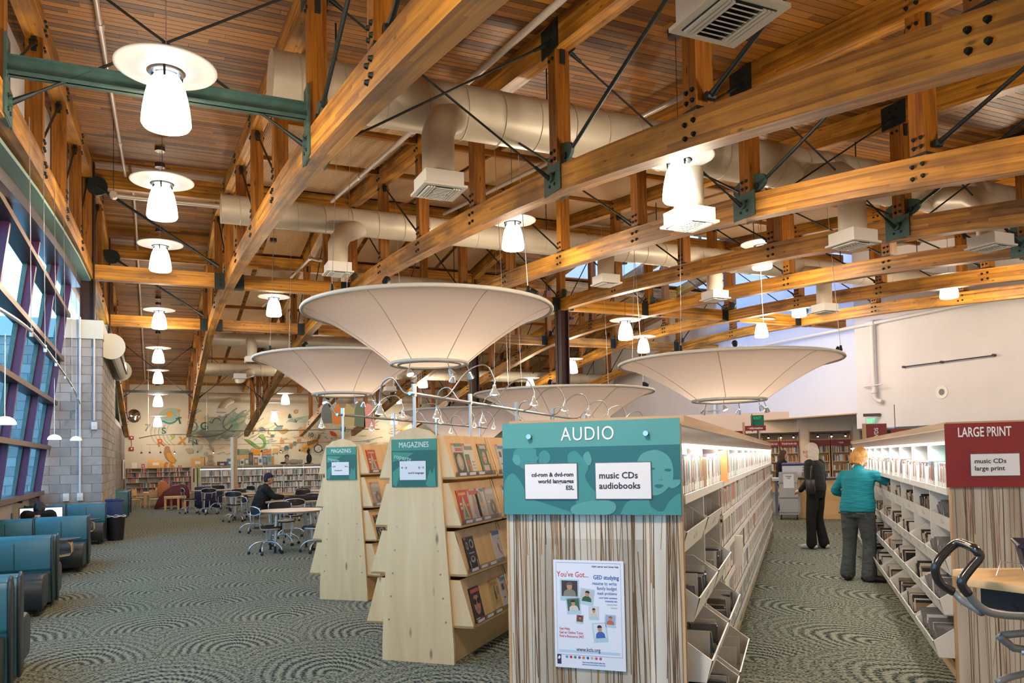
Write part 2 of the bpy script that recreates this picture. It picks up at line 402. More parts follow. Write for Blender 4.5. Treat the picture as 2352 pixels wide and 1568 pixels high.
bk.build('roof_slab', pmat('roof_dark', (.05, .03, .02), .9), ceil)

# purlins (deep pair over the tie beams, light ones at every post line)
def copyable(mb, name, mat): return mb.mesh(name, mat)
for yy, nm in ((20.35, 'a'), (27.2, 'b')):
    p = thing('purlin', 'deep glulam purlin above the %s tie beam line' % ('first' if nm == 'a' else 'second'), 'beam')
    xe = XR if nm == 'x' else XR
    for i in range(8):
        m_ = MB().beam((TX[i]+.12, yy, ztop(yy)+.02), (min(TX[i+1]-.12, xe), yy, ztop(yy)+.02), .16, .42); m_.build('span', M['glulam'], p)
pm = MB().beam((0,0,0), (SX-.24,0,0), .09, .16).mesh('light_purlin', M['post'])
lp = sgroup('purlins'); 
for yy in (11.62,14.45,17.28,30.0,32.9,35.7,38.5,41.3,44.1):
    for i in range(1, 8):
        o = link('purlin_span', pm, lp, (TX[i]+.12, yy, zceil(yy)-.08))

# acoustic panels in the bays, two across
def corr_mat():
    m = pmat('corrugated_panel', (.60, .37, .18), .6); n = m.node_tree; L = n.links.new; b = n.nodes['Principled BSDF']
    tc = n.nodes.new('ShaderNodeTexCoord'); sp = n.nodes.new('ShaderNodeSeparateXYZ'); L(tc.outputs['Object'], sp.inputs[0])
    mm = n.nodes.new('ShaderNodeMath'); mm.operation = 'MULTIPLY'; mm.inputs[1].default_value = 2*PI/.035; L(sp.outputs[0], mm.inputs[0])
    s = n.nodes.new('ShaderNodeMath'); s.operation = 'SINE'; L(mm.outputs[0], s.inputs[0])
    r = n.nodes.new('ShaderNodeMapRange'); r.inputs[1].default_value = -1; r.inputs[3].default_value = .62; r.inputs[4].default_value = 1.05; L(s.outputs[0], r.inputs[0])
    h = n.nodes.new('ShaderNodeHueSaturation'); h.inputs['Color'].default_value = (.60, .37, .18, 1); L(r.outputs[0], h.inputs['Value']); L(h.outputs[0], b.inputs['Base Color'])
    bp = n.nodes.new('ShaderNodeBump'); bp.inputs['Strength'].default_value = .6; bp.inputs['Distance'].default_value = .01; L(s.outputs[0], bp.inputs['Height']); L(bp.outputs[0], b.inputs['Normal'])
    return m
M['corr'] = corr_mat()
PY = [11.62,14.45,17.28,20.35,23.8,27.2,30.0,32.9,35.7,38.5,41.3,44.1,47.0]
for i in range(1, 8):
    for j in range(len(PY)-1):
        ya, yb = PY[j]+.18, PY[j+1]-.18
        if TX[i+1] > SKX[0]-.2 and SKY[0]-.5 < (ya+yb)/2 < SKY[1]+.5: continue
        for k in range(2):
            xa = TX[i]+.24+k*1.36
            mb = MB(); za, zb = zceil(ya)-.09, zceil(yb)-.09
            mb.add([(0,ya,za),(1.2,ya,za),(1.2,yb,zb),(0,yb,zb),(0,ya,za+.05),(1.2,ya,za+.05),(1.2,yb,zb+.05),(0,yb,zb+.05)], [(0,3,2,1),(4,5,6,7),(0,1,5,4),(1,2,6,5),(2,3,7,6),(3,0,4,7)])
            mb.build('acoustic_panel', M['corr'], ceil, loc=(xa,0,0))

# ------------------------------------------------------------------ walls
def wallbox(name, lo, hi, mat): return struct(name, MB().box(lo, hi), mat)
def mural_mat():
    m = bpy.data.materials.new('mural_wash'); m.use_nodes = True; n = m.node_tree; L = n.links.new; b = n.nodes['Principled BSDF']
    b.inputs['Roughness'].default_value = .85
    tc = n.nodes.new('ShaderNodeTexCoord'); mp = n.nodes.new('ShaderNodeMapping'); mp.inputs['Scale'].default_value = (.22, 1, .5); mp.inputs['Rotation'].default_value = (0, .5, 0); L(tc.outputs['Object'], mp.inputs[0])
    t = n.nodes.new('ShaderNodeTexNoise'); t.inputs['Scale'].default_value = 1.6; t.inputs['Detail'].default_value = 5; t.inputs['Distortion'].default_value = 1.2; L(mp.outputs[0], t.inputs['Vector'])
    sp = n.nodes.new('ShaderNodeSeparateXYZ'); L(tc.outputs['Object'], sp.inputs[0])
    cr = n.nodes.new('ShaderNodeValToRGB'); e = cr.color_ramp.elements; e[0].position = .3; e[0].color = (.42, .58, .52, 1); e[1].position = .72; e[1].color = (.74, .56, .34, 1)
    k = e.new(.5); k.color = (.72, .68, .56, 1); L(t.outputs[0], cr.inputs[0])
    # fade to plain paint above z 5.2
    r = n.nodes.new('ShaderNodeMapRange'); r.inputs[1].default_value = 4.2; r.inputs[2].default_value = 5.4; L(sp.outputs[2], r.inputs[0])
    r2 = n.nodes.new('ShaderNodeMapRange'); r2.inputs[1].default_value = 0.; r2.inputs[2].default_value = 2.5; r2.inputs[3].default_value = 1; r2.inputs[4].default_value = 0; L(sp.outputs[0], r2.inputs[0])
    mxx = n.nodes.new('ShaderNodeMath'); mxx.operation = 'MAXIMUM'; L(r.outputs[0], mxx.inputs[0]); L(r2.outputs[0], mxx.inputs[1])
    mi = n.nodes.new('ShaderNodeMix'); mi.data_type = 'RGBA'; L(mxx.outputs[0], mi.inputs[0]); L(cr.outputs[0], mi.inputs[6]); mi.inputs[7].default_value = (.72, .67, .56, 1)
    L(mi.outputs[2], b.inputs['Base Color']); return m
M['mural'] = mural_mat()
wallbox('wall_far', (XL-.6, YF, 0), (XR+.2, YF+.2, 7.2), M['mural'])
wallbox('wall_near', (-3.2, YN-.25, 0), (XR+.2, YN, 7.), M['wall'])
# right wall: a deep bulkhead over the lobby opening, recess with the lantern above
wr = sgroup('wall_right')
M['cream'] = pmat('cream_plaster', (.71, .69, .71), .8, noise=.04, nscale=1.)
MB().box((XR, YN, 2.35), (XR+.3, 19.9, 9.4)).build('bulkhead', M['cream'], wr)
MB().box((XR, 26.3, 2.9), (XR+.3, YF, 9.4)).build('bulkhead', M['cream'], wr)
MB().box((XR+.01, 19.3, 2.35), (XR+1.1, 19.95, 2.9)).build('bulkhead', M['cream'], wr)
M['cool'] = pmat('white_plaster', (.82, .83, .86), .8)
MB().box((XR+.8, 19.5, 2.9), (XR+1.0, 26.9, 12.)).build('recess_panel', M['cool'], wr)
MB().box((XR+.3, 19.6, 2.9), (XR+.8, 19.9, 12.)).build('recess_return', M['cool'], wr)
MB().box((XR+.3, 26.3, 2.9), (XR+.8, 26.6, 12.)).build('recess_return', M['cool'], wr)
MB().box((XR, 19.9, 2.86), (XR+1.0, 26.3, 2.9)).build('recess_soffit', M['oak'], wr)
MB().box((XR, 26.3, 0), (XR+.3, YF, 2.9)).build('lower_wall', M['cream'], wr)
# lantern above the roof with clerestory glazing
ln = sgroup('window_2'); ZL = 11.4
def zc(y): return zceil(y)
for (a, b_, c_, d_) in ((SKX[0],SKY[0],SKX[1],SKY[0]), (SKX[0],SKY[1],SKX[1],SKY[1]), (SKX[0],SKY[0],SKX[0],SKY[1])):
    z0 = min(zc(b_), zc(d_)); MB().beam((a,b_,(z0+9.7)/2),(c_,d_,(z0+9.7)/2), .12, 9.7-z0).build('curb', M['cool'], ln)
    MB().beam((a,b_,ZL-.1),(c_,d_,ZL-.1), .14, .2).build('head_rail', M['teal'], ln)
    k = 6
    for i in range(k+1):
        t = i/k; p = (a+(c_-a)*t, b_+(d_-b_)*t); MB().box((p[0]-.05,p[1]-.05,9.7),(p[0]+.05,p[1]+.05,ZL-.2)).build('mullion', M['teal'], ln)
def glass_mat(name, col=(.8,.95,.95), refl=.12):
    m = bpy.data.materials.new(name); m.use_nodes = True; n = m.node_tree; n.nodes.clear(); L = n.links.new
    o_ = n.nodes.new('ShaderNodeOutputMaterial'); t = n.nodes.new('ShaderNodeBsdfTransparent'); t.inputs[0].default_value = (*col, 1)
    g_ = n.nodes.new('ShaderNodeBsdfGlossy'); g_.inputs['Roughness'].default_value = .02; g_.inputs[0].default_value = (.8,.9,1,1)
    x_ = n.nodes.new('ShaderNodeMixShader'); x_.inputs[0].default_value = refl; L(t.outputs[0], x_.inputs[1]); L(g_.outputs[0], x_.inputs[2]); L(x_.outputs[0], o_.inputs[0]); return m
M['glass'] = glass_mat('window_glass', (.33,.55,.60), .1); M['glass_clear'] = glass_mat('clear_glass', (.93,.97,.98), .06); M['glass_roof'] = glass_mat('tinted_roof_glass', (.55,.64,.78), .08)
for (lo, hi) in (((SKX[0],SKY[0]-.01,9.7),(SKX[1],SKY[0]+.01,ZL-.2)), ((SKX[0],SKY[1]-.01,9.7),(SKX[1],SKY[1]+.01,ZL-.2)), ((SKX[0]-.01,SKY[0],9.7),(SKX[0]+.01,SKY[1],ZL-.2))):
    MB().box(lo, hi).build('pane', M['glass_roof'], ln)
for i in range(5):
    xx = SKX[0]+(SKX[1]+.6-SKX[0])*i/4; MB().box((xx-.06, SKY[0]-.1, ZL), (xx+.06, SKY[1]+.1, ZL+.12)).build('roof_bar', M['teal'], ln)
for yy in (SKY[0], (SKY[0]+SKY[1])/2, SKY[1]): MB().box((SKX[0]-.1, yy-.05, ZL), (SKX[1]+.6, yy+.05, ZL+.1)).build('roof_bar', M['teal'], ln)
MB().box((SKX[0], SKY[0], ZL+.03), (SKX[1]+.6, SKY[1], ZL+.05)).build('roof_pane', M['glass_roof'], ln)

# ------------------------------------------------------------------ columns, tie beams
for k, (i, yy, lab) in enumerate(((0, 20.35, 'dark brown steel column rising on the grey block pier to the first tie beam'), (0, 27.2, 'dark brown steel column on the rear edge of the block pier'),
        (4, 20.35, 'dark brown steel column standing free behind the large tilted fabric cone'), (4, 27.4, 'dark brown steel column farther back, seen beside the small fabric cone'))):
    t = thing('steel_column', lab, 'column', (TX[i], yy, 0), kind='structure')
    zb_ = 4.88 if i == 0 else 0
    zt = 8.6 if i == 0 else zbot(yy)+.3
    m_ = MB().box((-.15,-.02,zb_),(.15,.02,zt)); m_.box((-.15,-.16,zb_),(-.12,.16,zt)); m_.box((.12,-.16,zb_),(.15,.16,zt)); m_.build('shaft', M['brown_steel'], t)
    MB().box((-.2,-.2,zb_),(.2,.2,zb_+.03)).build('base_plate', M['brown_steel'], t)
for yy, zz, lab in ((20.35, 5.86, 'first long glulam tie beam running across all the trusses'), (27.2, 5.9, 'second glulam tie beam, behind the first, across the trusses')):
    t = thing('tie_beam', lab, 'beam')
    for i in range(8):
        MB().beam((TX[i]+.13, yy, zz+.17), (min(TX[i+1]-.13, XR), yy, zz+.17), .2, .34).build('tie_span', M['glulam'], t)
        if i:
            for s_ in (-1, 1):
                g_ = MB().box((TX[i]+s_*.11, yy-.115, zz-.01), (TX[i]+s_*.34, yy+.115, zz+.35)).build('gusset_plate', M['dark_steel'], t)
            bb = MB()
            for s_ in (-1, 1):
                for dz in (.06,.17,.28): bb.cyl((TX[i]+s_*.2, yy-.14, zz+dz), (TX[i]+s_*.2, yy-.11, zz+dz), .018, n=6)
            bb.build('bolts', M['bolt'], t)['kind'] = 'stuff'
# ------------------------------------------------------------------ trusses
CW, CH, PW = .22, .33, .2
def lug(mb, y0, z0, s_):      # half round steel lug standing against a post
    pts = [(y0, z0)]+[(y0+s_*.24*math.sin(a)*1.0, z0+.02+.13-.13*math.cos(a)*1.0+.0) for a in [PI*k/8 for k in range(9)]]
    mb.prism(pts, -.02, .02, plane='YZ')
def make_truss():
    root = link('roof_truss', None)
    # bottom chord: curved glulam sweep
    ys = [p for p in PB]; pts = spline([(0, y_, z_+CH/2) for y_, z_ in PB], 3)
    mb = MB(); P = []; n_ = len(pts); s_ = 0; S = []
    for i, p in enumerate(pts):
        t = (pts[min(i+1,n_-1)]-pts[max(i-1,0)]).normalized(); u_ = Vector((1,0,0)).cross(t)
        if i: s_ += (p-pts[i-1]).length
        S.append(s_)
        for (a, b_) in ((-1,-1),(1,-1),(1,1),(-1,1)): P.append(p+Vector((a*CW/2,0,0))+u_*(b_*CH/2))
    fs = []; uvs = []; cum = [0, CW, CW+CH, 2*CW+CH, 2*CW+2*CH]
    for i in range(n_-1):
        for k in range(4):
            j = (k+1) % 4; fs.append((i*4+k, i*4+4+k, i*4+4+j, i*4+j)); uvs.append([(S[i],cum[k]),(S[i+1],cum[k]),(S[i+1],cum[k+1]),(S[i],cum[k+1])])
    fs += [(0,1,2,3), tuple((n_-1)*4+q for q in (3,2,1,0))]; uvs += [[(0,0)]*4]*2
    mb.add(P, fs, uvs); mb.build('bottom_chord', M['glulam'], root, smooth=.3)
    for ya, yb in ((YN, 8.79), (8.79, RIDGE), (RIDGE, YF)):
        a = Vector((0, ya, ztop(ya)+.175)); b_ = Vector((0, yb, ztop(yb)+.175)); MB().beam(a, b_, CW, .35).build('top_chord', M['glulam'], root)
    bolts = MB(); rods = []
    for (y_, z_) in PB[1:-1]:
        zt = ztop(y_)
        if zt-z_-CH < .25: continue
        MB().beam((0,y_,z_+CH-.01),(0,y_,zt+.01), PW, PW, up=(0,1,0)).build('post', M['post'], root)
        for zz in (z_+CH*.3, z_+CH*.7, zt+.1, zt+.22):
            for dy in (-.065,.065):
                for sx in (-1,1): bolts.cyl((sx*CW/2,y_+dy,zz),(sx*(CW/2+.03),y_+dy,zz), .027, .018, n=6)
        for zz in (z_+CH+.1, z_+CH+.2, zt-.12):
            for dy in (-.045,.045):
                for sx in (-1,1): bolts.cyl((sx*PW/2,y_+dy,zz),(sx*(PW/2+.025),y_+dy,zz), .025, .016, n=6)
        MB().box((-PW/2-.006,y_-PW/2-.006,z_+CH),(PW/2+.006,y_+PW/2+.006,z_+CH+.03)).build('shoe', M['dark_steel'], root)
        MB().box((-.03,y_-PW/2-.03,zt-.2),(.03,y_+PW/2+.03,zt-.01)).build('knife_plate', M['dark_steel'], root)
    bolts.build('bolts', M['bolt'], root)['kind'] = 'stuff'
    Y = [p[0] for p in PB[1:-1]]
    def rod(y0, z0, y1, z1, r=.018):
        a, b_ = Vector((0,y0,z0)), Vector((0,y1,z1)); t = (b_-a).normalized()
        mb = MB(); mb.cyl(a+t*.05, b_-t*.05, r, n=8)
        for p, s2 in ((a, 1), (b_, -1)):
            mb.cyl(p+t*s2*.0, p+t*s2*.20, .034, .022, n=8); mb.cyl(p-Vector((.045,0,0)), p+Vector((.045,0,0)), .04, n=10)
        mb.build('tension_rod', M['dark_steel'], root)
    for a, b_ in zip(Y, Y[1:]):
        za, zb_ = zbot(a)+CH, zbot(b_)+CH
        if ztop(a)-za < .3 or ztop(b_)-zb_ < .3: continue
        if b_ <= 8.8: rod(b_-.17, zb_+.10, a+.12, ztop(a)-.1, .024)          # up towards the near wall
        elif b_ <= 20.4: rod(a+.17, za+.10, b_-.12, ztop(b_)-.1)
        elif b_ <= 27.3: rod(a+.17, za+.1, b_-.12, ztop(b_)-.1) if b_ < 25 else rod(b_-.17, zb_+.1, a+.12, ztop(a)-.1)
        elif b_ <= 39: rod(b_-.17, zb_+.1, a+.12, ztop(a)-.1)
        else: rod(a+.17, za+.1, b_-.12, ztop(b_)-.1)
    for yn in (8.79, 38.5, 20.35, 27.2):
        z_ = zbot(yn)
        for s2 in (-1, 1): pl = MB(); lug(pl, yn+s2*PW/2, z_+CH, s2); pl.build('lug_plate', M['teal'], root)
    for yn in (8.79, 38.5):
        z_ = zbot(yn)
        for sx in (-1,1): a = MB(); a.box((sx*CW/2,yn-.22,z_-.0),(sx*(CW/2+.018),yn+.22,z_+CH+.02)); a.cyl((sx*(CW/2+.01),yn,z_+CH*.6),(sx*(CW/2+.05),yn,z_+CH*.6),.06,n=10); a.build('node_plate', M['teal'], root)
        zt = ztop(yn)
        for sx in (-1,1): a = MB(); a.box((sx*CW/2,yn-.22,zt-.04),(sx*(CW/2+.018),yn+.22,zt+.33)); a.build('ridge_plate', M['dark_steel'], root)
    return root
tr = make_truss()
TL = ['tight against the window wall, over the leather seats', 'second from the windows, crossing over the carpeted walkway', 'third from the windows, its steel plate above the biggest cone', 'fourth from the windows, with a steel plate right of the bright lamp',
      'fifth from the windows, its chord landing on the free column', 'sixth from the windows, just beyond the free column', 'seventh from the windows, one before the bulkhead truss', 'nearest the white bulkhead wall, lowest of the row']
for i in range(8):
    o = tr if i == 0 else copy_tree(tr)
    o.location = (TX[i], 0, 0); tag(o, 'arched timber truss '+TL[i], 'truss', 'arched timber roof trusses')
ORD = ['first','second','third','fourth','fifth','sixth','seventh','eighth']
# cross bracing between trusses and the strut over the first bay
def brace(i, yn, lab, strut=False, thin=False):
    t = thing('cross_bracing', lab, 'bracing', group='steel cross bracing between trusses')
    a, b_ = TX[i]+CW/2, TX[i+1]-CW/2; zb_, zt = zbot(yn)+CH*.5, ztop(yn)+.1
    for (p, q) in (((a,yn,zb_),(b_,yn,zt)), ((a,yn+.03,zt),(b_,yn+.03,zb_))):
        p, q = Vector(p), Vector(q); d_ = (q-p).normalized(); m_ = MB().cyl(p, q, .014, n=6); m_.cyl(p, p+d_*.28, .035, .02, n=8); m_.cyl(q, q-d_*.28, .035, .02, n=8); m_.build('rod', M['dark_steel'], t)
    if thin: MB().beam((a,yn,zbot(yn)+CH+.12),(b_,yn,zbot(yn)+CH+.12), .08, .11).build('strut', M['dark_steel'], t)
    elif strut:
        z0 = zbot(yn)+CH+.13; m_ = MB()
        m_.box((a,yn-.012,z0),(b_,yn+.012,z0+.17)); m_.box((a,yn-.075,z0),(b_,yn+.075,z0+.015)); m_.box((a,yn-.075,z0+.155),(b_,yn+.075,z0+.17)); m_.build('strut', M['teal'], t)
        for xx in (a, b_): MB().box((xx-.012,yn-.12,z0-.48),(xx+.012,yn+.12,z0+.36)).build('end_plate', M['teal'], t)
for i in range(0, 7): brace(i, 8.79, 'crossed steel rods at the near plates, between %s and %s truss from windows' % (ORD[i], ORD[i+1]), strut=(i == 0))
for i in range(0, 4): brace(i, 38.5, 'crossed steel rods near the mural, between %s and %s truss from windows' % (ORD[i], ORD[i+1]), thin=(i == 0))
for yn, w_ in ((20.35, 'first'), (27.2, 'second')):
    t = thing('stay_rod', 'thick dark stay rod slanting down to the %s tie beam in the window bay' % w_, 'rod')
    p, q = Vector((TX[0]+.2, yn-.15, ztop(yn)-.2)), Vector((TX[1]-.25, yn-.15, 6.35)); d_ = (q-p).normalized()
    m_ = MB().cyl(p, q, .03, n=8); m_.cyl(q, q-d_*.3, .05, .035, n=8); m_.cyl(p, p+d_*.3, .05, .035, n=8); m_.build('rod', M['dark_steel'], t)
    MB().cyl(p-Vector((.0,.03,0)), p+Vector((0,.03,0)), .22, n=16).build('lug_plate', M['dark_steel'], t)
# ------------------------------------------------------------------ leaning window wall on the left
def wx(z): return -2.53+.13*z
M['frame_edge'] = pmat('frame_edge', (.20, .12, .08), .4, .2)
def window_wall(name, ya, yb, ys, fin=.19):
    W = sgroup(name)
    zs = [1.05+.97*k for k in range(5)]
    def top(y): return zbot(y)-.12
    for y in ys:          # deep plum fins
        zt = top(y); a = Vector((wx(.95)-.0, y, .95)); b_ = Vector((wx(zt), y, zt)); MB().beam(a+Vector((.03,0,0)), b_+Vector((.03,0,0)), .11, fin, up=(1,0,0)).build('mullion', M['plum'], W)
    for z in zs:
        yl = [y for y in [ya+(yb-ya)*k/60 for k in range(61)] if top(y) > z+.1]
        if not yl: continue
        MB().beam((wx(z)+.05, yl[0], z), (wx(z)+.05, yl[-1], z), .24, .085).build('transom', M['bronze'], W)
        MB().beam((wx(z)+.177, yl[0], z), (wx(z)+.177, yl[-1], z), .012, .09).build('transom_edge', M['frame_edge'], W)
    n_ = 16
    pts = [(ya+(yb-ya)*k/n_) for k in range(n_+1)]
    for p, q in zip(pts, pts[1:]):
        MB().beam((wx(top(p))+.1, p, top(p)-.05), (wx(top(q))+.1, q, top(q)-.05), .36, .16).build('head_frame', M['bronze'], W)
        MB().beam((wx(top(p))+.32, p, top(p)+.06), (wx(top(q))+.32, q, top(q)+.06), .3, .05).build('head_flashing', pmat('green_soffit', (.16,.30,.25), .5), W)
    ys2 = sorted(set([ya]+list(ys)+[yb]))
    for p, q in zip(ys2, ys2[1:]):
        if q-p < .3: continue
        for zi, z in enumerate(zs):
            z1 = zs[zi+1] if zi+1 < len(zs) else 9
            zp, zq = min(z1, top(p)-.1), min(z1, top(q)-.1)
            if zp <= z+.05 and zq <= z+.05: continue
            zp, zq = max(zp, z+.02), max(zq, z+.02); mb = MB()
            mb.add([(wx(z)-.06,p,z),(wx(z)-.06,q,z),(wx(zq)-.06,q,zq),(wx(zp)-.06,p,zp)], [(0,1,2,3)]); mb.build('pane', M['glass'], W)
            # slim sash at each side of the pane
            for yy, zz in ((p+.12, zp), (q-.12, zq)): MB().beam((wx(z)-.02,yy,z+.04),(wx(zz)-.02,yy,zz-.04), .035, .06, up=(1,0,0)).build('sash', M['teal'], W)
    return W
window_wall('window_1', YN, 19.93, [1.5, 4.2, 6.95, 9.7, 12.35, 14.9, 17.35, 19.75])
window_wall('window_3', 26.5, 47.9, [29.2, 31.9, 34.6, 37.3, 40, 42.7, 45.4])
wl = sgroup('wall_left')
M['beige'] = pmat('knee_wall', (.66, .56, .44), .7)
MB().box((-2.65, YN, 0), (-2.5, 19.98, .95)).build('knee_wall', M['beige'], wl)
MB().box((-2.72, YN, .95), (-2.35, 19.98, 1.0)).build('sill_board', M['plum'], wl)
MB().box((-2.55, 26.4, 0), (-2.4, 48, .95)).build('knee_wall', M['beige'], wl)
MB().box((-2.505, 17.6, .62), (-2.485, 17.75, .74)).build('wall_socket', M['mesh_grey'], wl)
P = []; yy_ = [YN+(48-YN)*k/24 for k in range(25)]
mb = MB()
for p, q in zip(yy_, yy_[1:]):
    a, b_ = zbot(p)-.1, zbot(q)-.1
    mb.add([(-1.78,p,a),(-1.78,q,b_),(-1.78,q,zceil(q)),(-1.78,p,zceil(p))], [(0,1,2,3)])
    mb.add([(-1.78,p,a),(-1.78,q,b_),(wx(b_)-.2,q,b_),(wx(a)-.2,p,a)], [(0,1,2,3)])
mb.build('upper_panel', M['cream'], wl)
for y in [YN+1.42+2.84*k for k in range(8)]:
    MB().box((-1.785, y-.03, zbot(y)), (-1.755, y+.03, zceil(y)-.02)).build('panel_strip', M['bronze'], wl)
# block pier with individually laid blocks
def block_mat(name, col, col2):
    m = wood(name, col, col2, .85, (5, 5), uv=False, board=True, knots=False, spec=.2)
    n = m.node_tree; b = n.nodes['Principled BSDF']; tc = n.nodes.new('ShaderNodeTexCoord'); t = n.nodes.new('ShaderNodeTexNoise'); t.inputs['Scale'].default_value = 70; t.inputs['Detail'].default_value = 3
    n.links.new(tc.outputs['Object'], t.inputs[0]); bp = n.nodes.new('ShaderNodeBump'); bp.inputs['Strength'].default_value = .7; bp.inputs['Distance'].default_value = .006; n.links.new(t.outputs[0], bp.inputs['Height']); n.links.new(bp.outputs[0], b.inputs['Normal']); return m
M['block'] = block_mat('concrete_block', (.46, .43, .41), (.30, .28, .27))
M['mortar'] = pmat('mortar', (.5, .48, .46), .9)
pier = sgroup('wall_pier')
PX0, PX1, PY0, PY1, PZ = -3.1, -1.1, 20.0, 26.3, 4.45
MB().box((PX0+.01, PY0+.01, 0), (PX1-.01, PY1-.01, PZ)).build('mortar_core', M['mortar'], pier)
bh = .2025
bb = {}
for r in range(22):
    z0 = r*bh; off = 0 if r % 2 == 0 else .2
    x = PX1-(.41 if r % 2 == 0 else .205); xs = [PX1]
    while x > PX0: xs.append(x); x -= .41
    xs.append(PX0)
    for a, b_ in zip(xs, xs[1:]):
        if a-b_ < .03: continue
        k = round(a-b_, 3)
        if k not in bb:
            m_ = MB().box((0,0,0),(k-.012,.02,bh-.012)); bb[k] = m_.mesh('block', M['block'])
        link('block', bb[k], pier, (b_+.006, PY0-.008, z0+.006))
side = MB(); cnt = 0; sm = {}
for r in range(22):
    z0 = r*bh; y = PY0-.008+(.205 if r % 2 == 0 else .41); ys = [PY0-.008]
    while y < PY1: ys.append(y); y += .41
    ys.append(PY1)
    for a, b_ in zip(ys, ys[1:]):
        if b_-a < .03: continue
        k = round(b_-a, 3)
        if a < PY0+2.6:
            if k not in sm: sm[k] = MB().box((0,0,0),(.02,k-.012,bh-.012)).mesh('block', M['block'])
            link('block', sm[k], pier, (PX1-.012, a+.006, z0+.006))
        else: side.box((PX1-.012,a+.006,z0+.006),(PX1+.008,b_-.006,z0+bh-.006))
side.build('blocks', M['block'], pier)['kind'] = 'stuff'
MB().box((PX0, PY0-.05, PZ), (PX1+.03, PY1+.05, PZ+.42)).build('cap', pmat('pier_cap', (.66,.66,.6), .7), pier)
MB().box((-1.09, 20.3, 0), (-1.06, 21.0, 1.1)).build('edge_board', M['oak'], pier)
# second pier and block return beyond
p2 = sgroup('wall_back_pier')
M['block_wall'] = bm_ = pmat('block_wall', (.27, .25, .235), .85)
def brickify(m, c1, c2, mo, s):
    n = m.node_tree; b = n.nodes['Principled BSDF']; tc = n.nodes.new('ShaderNodeTexCoord'); t = n.nodes.new('ShaderNodeTexBrick'); mp = n.nodes.new('ShaderNodeMapping'); mp.inputs['Rotation'].default_value = s
    n.links.new(tc.outputs['Object'], mp.inputs[0]); n.links.new(mp.outputs[0], t.inputs[0]); t.inputs['Scale'].default_value = 1; t.inputs['Brick Width'].default_value = .41; t.inputs['Row Height'].default_value = .2; t.inputs['Mortar Size'].default_value = .012
    t.inputs['Color1'].default_value = (*c1,1); t.inputs['Color2'].default_value = (*c2,1); t.inputs['Mortar'].default_value = (*mo,1); n.links.new(t.outputs[0], b.inputs['Base Color'])
brickify(bm_, (.27,.25,.24), (.2,.185,.175), (.3,.28,.27), (PI/2, 0, PI/2))
MB().box((-2.4, 33.0, 0), (-1.55, 48, 3.4)).build('block_return', M['block_wall'], p2)
MB().box((-2.9, 26.3, 0), (-1.62, 33.0, 2.2)).build('low_block', M['block_wall'], p2)
MB().box((-2.3, 33, 3.4), (-1.55, 48, 3.6)).build('cap', M['bronze'], p2)
MB().box((-1.5, 44.0, .95), (-1.44, 44.9, 1.9)).build('notice_frame', M['white'], p2)
MB().box((-1.44, 44.2, 1.05), (-1.43, 44.7, 1.8)).build('notice_panel', M['mesh_grey'], p2)
# long cream half round housing fixed high beside the pier
t = thing('air_curtain_housing', 'long cream half-round housing fixed high along the side of the block pier', 'blower', (-.93, 0, 4.35))
m_ = MB(); prof = [(-.17*math.cos(a), .3*math.sin(a)) for a in [PI*k/12 for k in range(13)]]
m_.prism([(x_, z_-.15) for x_, z_ in [(.17*math.cos(PI/2+PI*k/10-PI), .26*math.sin(PI/2+PI*k/10-PI)+.15) for k in range(11)]], 20.4, 25.6); m_.build('housing', pmat('housing', (.62,.6,.52), .5), t)
for yy in (20.36, 25.6): MB().lathe([(.0,0),(.3,0),(.3,.05),(0,.05)], n=20, M_=Matrix.Translation((0,yy,0)) @ Matrix.Rotation(-PI/2,4,'X')).build('end_cap', pmat('housing2', (.66,.64,.56), .5), t)
for k in range(3): MB().box((.1, 20.6, -.12+.06*k), (.19, 25.4, -.09+.06*k)).build('louver_slat', M['bronze'], t)
# conduits and switches on the pier
def small(name, lab, cat, fn, mat, **kw):
    m_ = MB(); fn(m_); o = m_.build(name, mat, **kw); return tag(o, lab, cat)
small('conduit', 'tall pale conduit pipe running down the block pier past its cap', 'pipe', lambda m: (m.cyl((-1.53,19.95,.98),(-1.53,19.95,4.9),.022,n=8), m.cyl((-1.53,19.95,2.2),(-1.53,19.95,2.26),.032,n=8), m.cyl((-1.53,19.9,4.45),(-1.53,19.9,4.92),.024,n=8)), M['pipe_w'])
small('conduit', 'shorter pale conduit pipe nearer the corner of the block pier', 'pipe', lambda m: m.cyl((-1.25,19.95,2.62),(-1.25,19.95,4.45),.02,n=8), M['pipe_w'])
def sw(x, z, lab):
    o = MB().box((x-.06,19.93,z-.085),(x+.06,19.985,z+.085)).build('switch_box', M['white'], bevel=.008); tag(o, lab, 'switch'); MB().box((x-.012,19.915,z-.02),(x+.012,19.93,z+.02)).build('toggle', M['white'], o)
sw(-1.53, .93, 'white switch box at the foot of the tall conduit'); sw(-1.8, .93, 'blank white wall box left of the tall conduit foot'); sw(-1.25, 2.5, 'white junction box ending the shorter conduit pipe')
